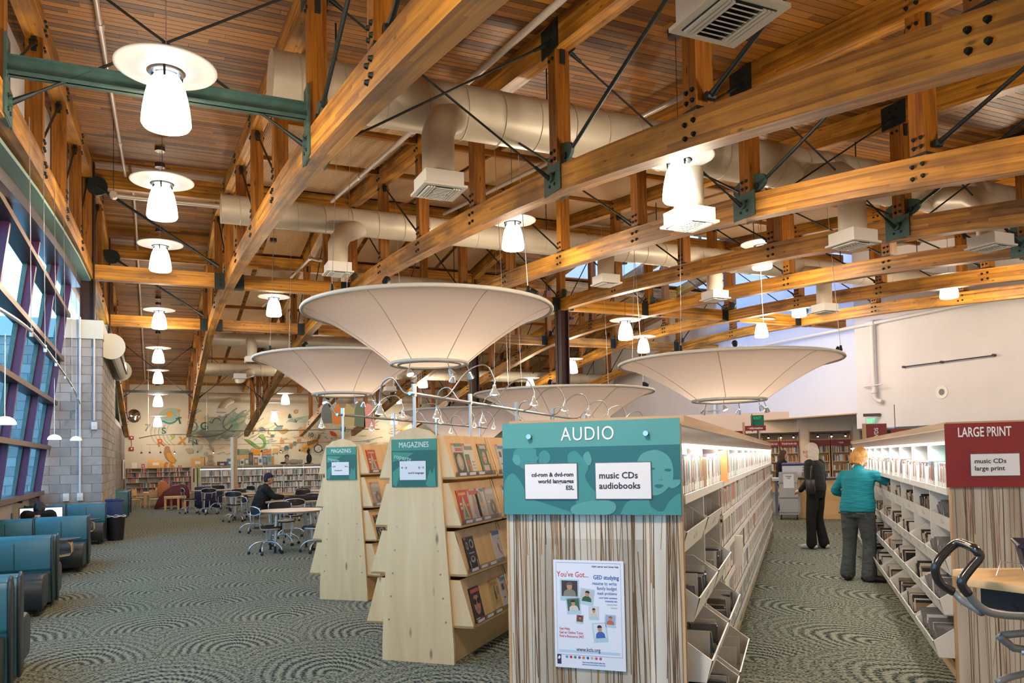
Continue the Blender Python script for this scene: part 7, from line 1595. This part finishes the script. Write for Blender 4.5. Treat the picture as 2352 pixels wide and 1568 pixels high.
MB().prism([(3.111,2.356),(3.12,2.29),(2.923,2.154),(2.95,1.92),(3.5,1.55),(3.85,1.95),(3.2,2.35)], 1.055, 1.085, plane='XY').build('top_board', M['maple'], t, bevel=.004)
MB().box((3.0,1.75,.97),(3.5,2.15,1.05)).build('under_tray', M['black'], t)
MB().prism([(2.98,1.05),(3.13,1.05),(3.02,.99)], 1.93, 1.94).build('gusset', gm, t)
for pts in (((3.02,1.95,1.03),(3.1,1.9,.8),(3.2,1.85,.4),(3.25,1.8,.12)),((3.5,1.75,1.03),(3.5,1.75,.12)),((3.55,2.1,1.03),(3.55,2.1,.12)),((2.807,1.948,.914),(2.842,1.934,.883),(2.891,1.913,.863),(3.2,1.78,.84)),((2.82,1.95,.915),(3.3,1.85,.92)),((2.99,2.09,.684),(3.09,2.05,.717),(3.5,1.9,.75))): MB().tube(spline([V3(p) for p in pts], 3), .014, n=8).build('frame_tube', gm, t, smooth=True)
MB().tube(spline([V3(p) for p in ((2.9,1.97,1.03),(2.93,1.95,.99),(2.95,1.93,.93),(2.96,1.92,.9))], 4), .004, n=5).build('cable', M['black'], t, smooth=True)
MB().box((3.0,1.7,.3),(3.6,2.15,.33)).build('lower_shelf', M['maple'], t)
for p in ((3.25,1.8),(3.5,1.75),(3.55,2.1)): MB().cyl((p[0]-.02,p[1],.06),(p[0]+.02,p[1],.06), .06, n=16).build('caster', M['black'], t); 
for p in ((2.88,1.915,.855),(2.92,1.9,.85)): MB().cyl(p, (p[0]+.02,p[1]-.03,p[2]), .014, n=10).build('knob', M['chrome'], t)
t = thing('wire_basket', 'dark plum plastic basket of discs on the book truck', 'basket', (3.35,2.02,1.087), -.9)
hs_ = M['plum_plastic'] = pmat('plum_plastic', (.022,.016,.04), .45)
P = [(-.15,-.12),(.15,-.12),(.15,.12),(-.15,.12)]; e = 1.16; F = MB(); F.add([(x,y,0) for x,y in P]+[(x*e,y*e,.12) for x,y in P]+[(x*.93,y*.93,.006) for x,y in P]+[(x*e*.96,y*e*.96,.12) for x,y in P], [(0,3,2,1)]+[(i,(i+1)%4,4+(i+1)%4,4+i) for i in range(4)]+[(8,9,10,11)]+[(8+i,12+i,12+(i+1)%4,8+(i+1)%4) for i in range(4)]+[(4+i,4+(i+1)%4,12+(i+1)%4,12+i) for i in range(4)]); F.build('basket_body', hs_, t)
MB().tube([(x*e*1.03,y*e*1.03,.12) for x,y in P], .008, n=6, closed=True).build('rim', hs_, t)
for s_ in (-1,1):
    for k in range(9):
        for j in range(3): MB().box((-.13+.031*k,s_*(.123+.004*j)-.003,.025+.03*j),(-.118+.031*k,s_*(.123+.004*j)+.003,.045+.03*j)).build('basket_slot', M['black'], t)
for k in range(5): o = MB().box((-.1,-.09+.035*k,.0),(.1,-.078+.035*k,.12)).build('disc_case', [M['case_clear']]); o.location = (3.35,2.02,1.096); o.rotation_euler = (.12,0,-.9); tag(o, 'disc case in the plum basket on the book truck', 'disc case', 'disc cases in the plum basket')
t = thing('bookend', 'bent wire bookend standing on the plywood truck top', 'bookend'); bz = 1.089
MB().tube([V3(p) for p in ((3.07,2.13,bz),(3.10,2.13,bz+.055),(3.14,2.07,bz+.045),(3.11,2.03,bz),(3.13,2.02,bz),(3.18,2.05,bz+.05),(3.24,1.99,bz+.04),(3.22,1.95,bz))], .003, n=6).build('wire', M['chrome'], t)
# ------------------------------------------------------------------ people
def sph(mb, c, r, n_=12):
    k = len(mb.v); r = r if isinstance(r, tuple) else (r,r,r); prof = [(max(math.sin(PI*i/8),1e-4), -math.cos(PI*i/8)) for i in range(9)]
    mb.lathe(prof, n=n_); mb.v[k:] = [(c[0]+v[0]*r[0], c[1]+v[1]*r[1], c[2]+v[2]*r[2]) for v in mb.v[k:]]
def limb(mb, pts, rs):
    P = spline(pts, 4); R = []
    n_ = len(pts)
    for i in range(n_-1):
        for k in range(4): R.append(rs[i]+(rs[i+1]-rs[i])*k/4)
    R.append(rs[-1]); mb.tube(P, R, n=12)
    sph(mb, P[0], R[0]); sph(mb, P[-1], R[-1])
def loft(mb, rings, n_=20):
    """rings (centre, rx, ry) stacked; closed"""
    P = []; F = []
    for (c, rx, ry) in rings:
        for k in range(n_): a = 2*PI*k/n_; P.append((c[0]+rx*math.cos(a), c[1]+ry*math.sin(a), c[2]))
    for j in range(len(rings)-1):
        for k in range(n_): F.append((j*n_+k, j*n_+(k+1)%n_, (j+1)*n_+(k+1)%n_, (j+1)*n_+k))
    F += [tuple(range(n_))[::-1], tuple((len(rings)-1)*n_+k for k in range(n_))]; mb.add(P, F)
def head_mesh(mb, c, yaw, nod, s=1.):
    R = Matrix.Translation(c) @ Matrix.Rotation(yaw,4,'Z') @ Matrix.Rotation(nod,4,'X'); k = len(mb.v)
    sph(mb, (0,.0,.03), (.076*s,.094*s,.105*s), 16); sph(mb, (0,.032,-.035), (.058*s,.066*s,.072*s), 14); sph(mb, (0,.07,-.075), (.026,.024,.02)); sph(mb, (0,.075,.05), (.05,.025,.03))
    mb.tube([(0,.092,.03),(0,.108,.0),(0,.112,-.018),(0,.092,-.028)], [.009,.012,.016,.01], n=8); 
    for sx_ in (-1,1): sph(mb, (sx_*.078,-.01,-.0), (.01,.02,.032)); sph(mb, (sx_*.036,.072,-.01), (.026,.022,.02))
    sph(mb, (0,.094,-.048), (.024,.012,.008)); 
    mb.v[k:] = [tuple(R @ Vector(v)) for v in mb.v[k:]]; return R
def hand(mb, wrist, direc, side, curl=.5, up=Vector((0,0,1))):
    d = Vector(direc).normalized(); sd = d.cross(up).normalized()*side; nn = sd.cross(d)*side; w_ = Vector(wrist)
    P0 = w_+d*.015; limb(mb, [w_-d*.02, P0, w_+d*.075], [.026,.03,.03])
    for i, (off, ln) in enumerate(((-.028,.06),(-.01,.072),(.01,.068),(.028,.052))):
        b_ = w_+d*.065+sd*off; q1 = b_+d*ln*.45-nn*.01*curl*side*0-up*.012*curl; q2 = q1+d*ln*.32-up*.022*curl; q3 = q2+d*ln*.2-up*.022*curl
        mb.tube([b_-d*.03, b_, q1, q2, q3], [.011,.0105,.0095,.009,.0075], n=8); sph(mb, q3, .0078, 8)
    b_ = w_+d*.02-sd*.026; q1 = b_-sd*.02+d*.03-up*.008; q2 = q1+d*.028-up*.008; mb.tube([b_, q1, q2], [.014,.012,.009], n=8); sph(mb, q2, .009, 8)
M['skin'] = pmat('skin_light', (.62,.36,.25), .5, noise=.04, nscale=20); M['skin_d'] = pmat('skin_tan', (.42,.22,.14), .5)
def cloth(name, col, rough=.85, fold=None, fs=14):
    m = pmat(name, col, rough, noise=.12, nscale=6); n = m.node_tree; L = n.links.new; b = n.nodes['Principled BSDF']; tc = n.nodes.new('ShaderNodeTexCoord'); mp = n.nodes.new('ShaderNodeMapping'); mp.inputs['Scale'].default_value = fold or (1,1,1)
    t = n.nodes.new('ShaderNodeTexNoise'); t.inputs['Scale'].default_value = fs; t.inputs['Detail'].default_value = 3; L(tc.outputs['Object'], mp.inputs[0]); L(mp.outputs[0], t.inputs[0]); bp = n.nodes.new('ShaderNodeBump'); bp.inputs['Strength'].default_value = .8; bp.inputs['Distance'].default_value = .03; L(t.outputs[0], bp.inputs['Height']); L(bp.outputs[0], b.inputs['Normal']); return m
def person(lab, loc, rz, J, mats, hs=1., female=True, head=(0,0), group=None, heel=True):
    t = thing('person', lab, 'person', loc, rz)
    w_ = 1. if female else 1.12
    skin_m, top_m, leg_m, shoe_m = mats
    pel, che, nk, hd = [Vector(J[k]) for k in ('pelvis','chest','neck','head')]
    b = MB(); limb(b, [pel, (pel+che)/2, che, nk], [.10,.09,.10,.05]); limb(b, [nk-Vector((0,0,.04)), nk+(hd-nk)*.4, hd+Vector((0,-.02,-.04))], [.05,.052,.05]); head_mesh(b, hd, *head, s=hs)
    for s_ in ('L','R'):
        sh, el, wr, hn = [Vector(J[s_+k]) for k in ('sho','elb','wri','han')]; limb(b, [che, sh], [.06,.045]); limb(b, [sh, el, wr], [.042,.036,.025]); hand(b, wr, hn-wr, 1 if s_ == 'R' else -1)
        hp, kn, an = [Vector(J[s_+k]) for k in ('hip','kne','ank')]; limb(b, [hp, kn, an], [.075,.05,.035]); limb(b, [an, Vector(J[s_+'toe'])], [.032,.025])
    o = b.build('body', skin_m, t); fuse(o, .007, 2)
    # upper garment
    c = MB(); hips = J.get('hipw', .165)
    wz = pel.z; m_ = []
    def mix(a, b_, q): return a+(b_-a)*q
    for q, rx, ry in J['torso']: p = mix(pel, nk, q); m_.append((p, rx*w_, ry*w_))
    loft(c, m_)
    for s_ in ('L','R'):
        sh, el, wr = [Vector(J[s_+k]) for k in ('sho','elb','wri')]; f_ = J.get('sleeve', .9); en = mix(el, wr, f_); k_ = J.get('slv', 1.); limb(c, [mix(che, sh, .55), sh, mix(sh,el,.5), el, mix(el,en,.6), en], [.075*k_,.07*k_,.06*k_,.055*k_,.048*k_,.043*k_])
    limb(c, [che+Vector((0,0,.04)), nk-Vector((0,0,.015))], [.085,.066])
    o = c.build('top', top_m, t); fuse(o, .011, 3)
    # trousers
    c = MB(); loft(c, [(pel+Vector((0,0,z_)), rx, ry) for z_, rx, ry in J['seat']])
    for s_ in ('L','R'):
        hp, kn, an = [Vector(J[s_+k]) for k in ('hip','kne','ank')]; k_ = J.get('trs', 1.); limb(c, [hp, mix(hp,kn,.5), kn, mix(kn,an,.5), an+Vector((0,0,.01))], [.108*k_,.096*k_,.078*k_,.078*k_,.088*k_])
    o = c.build('trousers', leg_m, t); fuse(o, .012, 3)
    for s_ in ('L','R'):
        an, to = Vector(J[s_+'ank']), Vector(J[s_+'toe']); c = MB(); d = (to-an); d.z = 0; d.normalize(); base = Vector((an.x,an.y,.0))
        c2 = base-d*.06; limb(c, [c2+Vector((0,0,.045)), base+d*.05+Vector((0,0,.05)), base+d*.16+Vector((0,0,.035))], [.04,.045,.036]); limb(c, [an+Vector((0,0,.02)), base+Vector((0,0,.05))], [.04,.045]); o = c.build('shoe', shoe_m, t); fuse(o, .009, 2)
        for v in o.data.vertices: v.co.z = max(v.co.z, .002)
    return t
def locks(t, c, yaw, nod, name, mat, items, n_=0, seed=1, spread=None):
    R = Matrix.Translation(c) @ Matrix.Rotation(yaw,4,'Z') @ Matrix.Rotation(nod,4,'X'); m_ = MB()
    for (cc, r) in items: sph(m_, cc, r, 16)
    rr = random.Random(seed)
    if spread:
        x0, y0, z0, dz, rr0 = spread
        for k in range(n_):
            a = PI+rr.uniform(-1.9,1.9)-PI/2-PI/2+PI/2; a = -PI/2+rr.uniform(-1.5,1.5); p = Vector((x0*math.cos(a), y0*math.sin(a), z0)); m_.tube([p*.85+Vector((0,0,.05)), p, p+Vector((rr.gauss(0,.006),rr.gauss(0,.006),-dz*.5)), p*1.03+Vector((rr.gauss(0,.01),rr.gauss(0,.01),-dz*rr.uniform(.85,1.05)))], [rr0,rr0,rr0*.9,rr0*.4], n=6)
    m_.v = [tuple(R @ Vector(v)) for v in m_.v]; o = m_.build(name, mat, t); return fuse(o, .008, 2)
def eyes(t, c, yaw, nod):
    R = Matrix.Translation(c) @ Matrix.Rotation(yaw,4,'Z') @ Matrix.Rotation(nod,4,'X')
    for s_ in (-1,1):
        m_ = MB(); sph(m_, (s_*.034,.083,.0), (.013,.009,.008), 10); m_.v = [tuple(R @ Vector(v)) for v in m_.v]; m_.build('eye', pmat('eye_white', (.6,.58,.55), .3), t, smooth=True)
        m_ = MB(); sph(m_, (s_*.034,.091,.0), (.006,.003,.006), 8); m_.v = [tuple(R @ Vector(v)) for v in m_.v]; m_.build('iris', M['black'], t, smooth=True)
    m_ = MB(); m_.tube([(-.022,.104,-.05),(0,.108,-.048),(.022,.104,-.05)], .004, n=6); m_.v = [tuple(R @ Vector(v)) for v in m_.v]; m_.build('lips', pmat('lip_skin', (.42,.16,.13), .5), t, smooth=True)
# woman in teal, back to us, reaching right into the bins
tealc = cloth('teal_knit', (.0,.17,.22), .8, (1,1,5.), 5); jean = cloth('grey_jeans', (.055,.065,.07), .9, (2,2,3), 6); shoe_d = pmat('dark_shoe', (.012,.01,.012), .5)
J = dict(pelvis=(0,0,.90), chest=(.01,.03,1.22), neck=(.0,.06,1.39), head=(-.01,.13,1.50), Lhip=(-.095,0,.86), Rhip=(.095,0,.86), Lkne=(-.12,.02,.47), Rkne=(.12,.03,.47), Lank=(-.14,-.02,.08), Rank=(.13,-.03,.08), Ltoe=(-.2,.14,.03), Rtoe=(.28,.02,.03),
 Lsho=(-.175,.05,1.30), Rsho=(.185,.06,1.30), Lelb=(-.29,.02,1.10), Relb=(.40,.14,1.17), Lwri=(-.2,.2,1.02), Rwri=(.62,.24,1.17), Lhan=(-.12,.28,1.02), Rhan=(.72,.28,1.15), sleeve=.72, slv=.95,
 torso=[(-.1,.215,.168),(.08,.215,.165),(.3,.195,.155),(.5,.192,.145),(.7,.21,.14),(.85,.19,.115),(.95,.1,.08)], seat=[(-.12,.18,.13),(-.04,.2,.15),(.04,.19,.14)], trs=1.06)
rzT = -G-R_(28)
pt = person('woman in long teal top and grey jeans reaching into the bins on the right', (7.92,7.25,0), rzT, J, (M['skin'], tealc, jean, shoe_d), head=(-.5,-.45))
hc = Vector(J['head']); locks(pt, hc, -.5, -.45, 'hair', pmat('ginger_hair', (.42,.20,.05), .6, noise=.25, nscale=40), [((0,-.02,.055),(.088,.098,.098)),((0,-.055,0),(.086,.075,.1))], 46, 3, (.085,.085,.02,.12,.014)); eyes(pt, hc, -.5, -.45)
for s_ in (-1,1): MB().box((s_*.11-.06,-.155,.83),(s_*.11+.06,-.146,.85)).build('pocket_flap', jean, pt)
# woman in black, facing left
blkc = cloth('black_jacket', (.006,.006,.007), .85, (1,1,2), 8); blkp = cloth('black_trousers', (.006,.0055,.0055), .9, (2,2,1), 6); wsh = pmat('white_trainer', (.55,.54,.55), .6)
J2 = dict(pelvis=(0,0,.96), chest=(0,.01,1.32), neck=(0,.03,1.49), head=(0,.07,1.60), Lhip=(-.09,0,.92), Rhip=(.09,0,.92), Lkne=(-.1,.05,.5), Rkne=(.1,.02,.5), Lank=(-.1,.05,.08), Rank=(.1,-.06,.08), Ltoe=(-.12,.2,.03), Rtoe=(.12,.1,.03),
 Lsho=(-.2,.01,1.41), Rsho=(.2,.01,1.41), Lelb=(-.25,.0,1.13), Relb=(.25,.0,1.13), Lwri=(-.2,.17,.96), Rwri=(.2,.2,1.0), Lhan=(-.16,.27,.93), Rhan=(.15,.3,.98), sleeve=.92, slv=1.02,
 torso=[(-.02,.2,.15),(.15,.21,.16),(.35,.2,.15),(.6,.21,.15),(.8,.2,.135),(.93,.12,.09)], seat=[(-.12,.17,.13),(-.04,.185,.145),(.06,.18,.14)], trs=1.0)
pb = person('woman with grey bob hair and glasses in black clothes facing the desk', (9.95,9.95,0), -G+R_(62), J2, (M['skin'], blkc, blkp, wsh), head=(.15,0))
hc = Vector(J2['head']); locks(pb, hc, .15, 0, 'hair', pmat('grey_hair', (.55,.50,.42), .6, noise=.15, nscale=40), [((0,-.02,.06),(.094,.104,.096)),((0,-.055,-.0),(.095,.08,.11))], 70, 5, (.1,.1,.02,.19,.02)); eyes(pb, hc, .15, 0)
Rg = Matrix.Translation(hc) @ Matrix.Rotation(.15,4,'Z'); m_ = MB()
for s_ in (-1,1): m_.tube([Rg @ Vector((s_*.036+.026*math.cos(a),.1,.0+.018*math.sin(a))) for a in [2*PI*k/12 for k in range(12)]], .0025, n=5, closed=True); m_.tube([Rg @ Vector(p) for p in ((s_*.062,.097,.004),(s_*.08,.04,.004),(s_*.082,-.01,.0))], .0025, n=5)
m_.tube([Rg @ Vector(p) for p in ((-.01,.108,.004),(.01,.108,.004))], .0025, n=5); m_.build('glasses', M['black'], pb)
bg_ = thing('handbag', 'black leather bag hanging in front of the woman in black', 'handbag', CD(13.72,.16,.92), -G); MB().box((-.07,-.13,0),(.07,.13,.24)).build('bag_body', pmat('bag_leather', (.012,.011,.012), .3), bg_, bevel=.03); MB().tube(spline([(0,-.1,.22),(.02,-.06,.42),(.03,.06,.42),(0,.1,.22)], 5), .01, n=6).build('strap', M['black'], bg_, smooth=True)
# man in cap at the table
J3 = dict(pelvis=(0,0,.54), chest=(0,.10,.93), neck=(0,.15,1.09), head=(0,.21,1.205), Lhip=(-.1,.03,.53), Rhip=(.1,.03,.53), Lkne=(-.14,.46,.54), Rkne=(.14,.46,.54), Lank=(-.14,.5,.09), Rank=(.14,.42,.09), Ltoe=(-.15,.64,.03), Rtoe=(.15,.56,.03),
 Lsho=(-.22,.1,1.0), Rsho=(.22,.1,1.0), Lelb=(-.28,.3,.82), Relb=(.28,.28,.82), Lwri=(-.13,.52,.80), Rwri=(.12,.5,.80), Lhan=(-.05,.6,.79), Rhan=(.02,.58,.79), sleeve=.95, slv=1.3,
 torso=[(-.12,.19,.17),(.05,.2,.185),(.3,.2,.18),(.55,.21,.17),(.78,.21,.145),(.93,.12,.1)], seat=[(-.09,.18,.16),(0,.2,.18),(.08,.19,.17)], trs=1.05)
pm_ = person('man in dark cap and black jacket seated at the round table', (2.17,19.1,0), -R_(84), J3, (M['skin_d'], blkc, blkp, pmat('grey_trainer', (.35,.35,.37), .6)), female=False, head=(0,.03))
hc = Vector(J3['head']); eyes(pm_, hc, 0, .03)
locks(pm_, hc, 0, .03, 'hair', pmat('short_hair', (.03,.02,.02), .8), [((0,-.02,.035),(.08,.094,.09)),((0,-.05,0),(.074,.06,.07))])
m_ = MB(); k = len(m_.v); m_.lathe([(.092*math.cos(a),.115*math.sin(a)) for a in [PI/2*i/8 for i in range(9)]], n=20); m_.v = [(v[0], v[1]*1.15, v[2]+.055) for v in m_.v]; m_.prism([(.075*math.cos(a),.08+.105*math.sin(a)) for a in [PI*i/10 for i in range(11)]], .05, .06, plane='XY'); m_.v = [tuple(Matrix.Translation(hc) @ Vector(v)) for v in m_.v]; m_.build('cap', cloth('cap_navy', (.012,.012,.035), .8), pm_, smooth=.7)
# librarian
J4 = dict(J2); J4 = {k: (tuple(v) if isinstance(v, tuple) else v) for k, v in J2.items()}; 
for k in ('pelvis','chest','neck','head','Lhip','Rhip','Lkne','Rkne','Lank','Rank','Ltoe','Rtoe','Lsho','Rsho','Lelb','Relb','Lwri','Rwri','Lhan','Rhan'): J4[k] = tuple(q*.955 for q in J2[k])
pl = person('librarian with long dark hair and black top behind the printer', CD(22.4,-.45), -G-R_(75), J4, (M['skin'], blkc, blkp, shoe_d), head=(0,-.2))
hc = Vector(J4['head']); locks(pl, hc, 0, -.2, 'hair', pmat('brown_hair', (.06,.022,.015), .55, noise=.2, nscale=40), [((0,-.02,.05),(.088,.1,.095)),((0,-.06,-.03),(.09,.07,.12))], 60, 8, (.09,.09,.0,.26,.02)); eyes(pl, hc, 0, -.2)
# person slouched behind the second row of lounge seats, before two bright screens
J5 = dict(J3); J5['torso'] = J3['torso']
J5 = {k: v for k, v in J3.items()}
for k in ('pelvis','chest','neck','head','Lsho','Rsho','Lelb','Relb','Lwri','Rwri','Lhan','Rhan'): v = J3[k]; f_ = .9 if k != 'pelvis' else .8; J5[k] = (v[0], v[1]*1.2+.03, v[2]*.8)
J5['pelvis'] = (0,0,.47); J5['Lhip'] = (-.1,.02,.46); J5['Rhip'] = (.1,.02,.46)
J5['chest'] = (0,.2,.66); J5['neck'] = (0,.3,.74); J5['head'] = (0,.38,.80); J5['Lsho'] = (-.2,.2,.72); J5['Rsho'] = (.2,.2,.72); J5['Lelb'] = (-.25,.38,.58); J5['Relb'] = (.25,.38,.58); J5['Lwri'] = (-.1,.55,.6); J5['Rwri'] = (.1,.55,.6); J5['Lhan'] = (-.08,.65,.6); J5['Rhan'] = (.08,.65,.6)
pq = person('dark-haired person bent low over two bright screens in the lounge seats', (-2.0,16.95,0), 0, J5, (M['skin'], blkc, blkp, shoe_d), head=(0,-.6))
hc = Vector(J5['head']); locks(pq, hc, 0, -.6, 'hair', pmat('black_hair', (.012,.012,.016), .5), [((0,-.02,.05),(.1,.11,.11)),((0,-.05,-.01),(.1,.08,.11))]); eyes(pq, hc, 0, -.6)
for x, lab in ((-2.22,'bright laptop screen to the left of the bent dark head'),(-1.82,'bright laptop screen to the right of the bent dark head')):
    t = thing('laptop', lab, 'laptop', (x,17.75,.57)); MB().box((-.17,0,.02),(.17,.012,.26)).build('lid', M['black'], t, bevel=.004); MB().box((-.155,-.002,.035),(.155,0,.245)).build('screen', pmat('screen_white', (.6,.65,.8), .4, emit=(.75,.82,1), estr=1.1), t); MB().box((-.17,-.22,0),(.17,.0,.016)).build('keyboard_base', M['mesh_grey'], t, bevel=.003)
t = thing('side_table', 'low dark table carrying the two bright laptops', 'side table', (-2.02,17.62,0)); MB().box((-.4,-.16,.54),(.4,.18,.568)).build('table_top', M['black'], t); MB().cyl((0,0,0),(0,0,.54), .03, n=10).build('leg', M['black'], t); MB().cyl((0,0,0),(0,0,.02), .18, n=20).build('foot_disc', M['black'], t)
# ------------------------------------------------------------------ the lamps' light
for (x, y, z) in PEND_L:
    l = bpy.data.lights.new('pendant_light', 'POINT'); l.energy = PENDANT_W*(.5 if y > 36 else 1.9 if y < 3 else 1); l.color = (1,.80,.58); l.shadow_soft_size = .22  # stronger for the added fill pendants behind the camera
    o = bpy.data.objects.new('pendant_light', l); COL.objects.link(o); o.location = (x,y,z-.78)
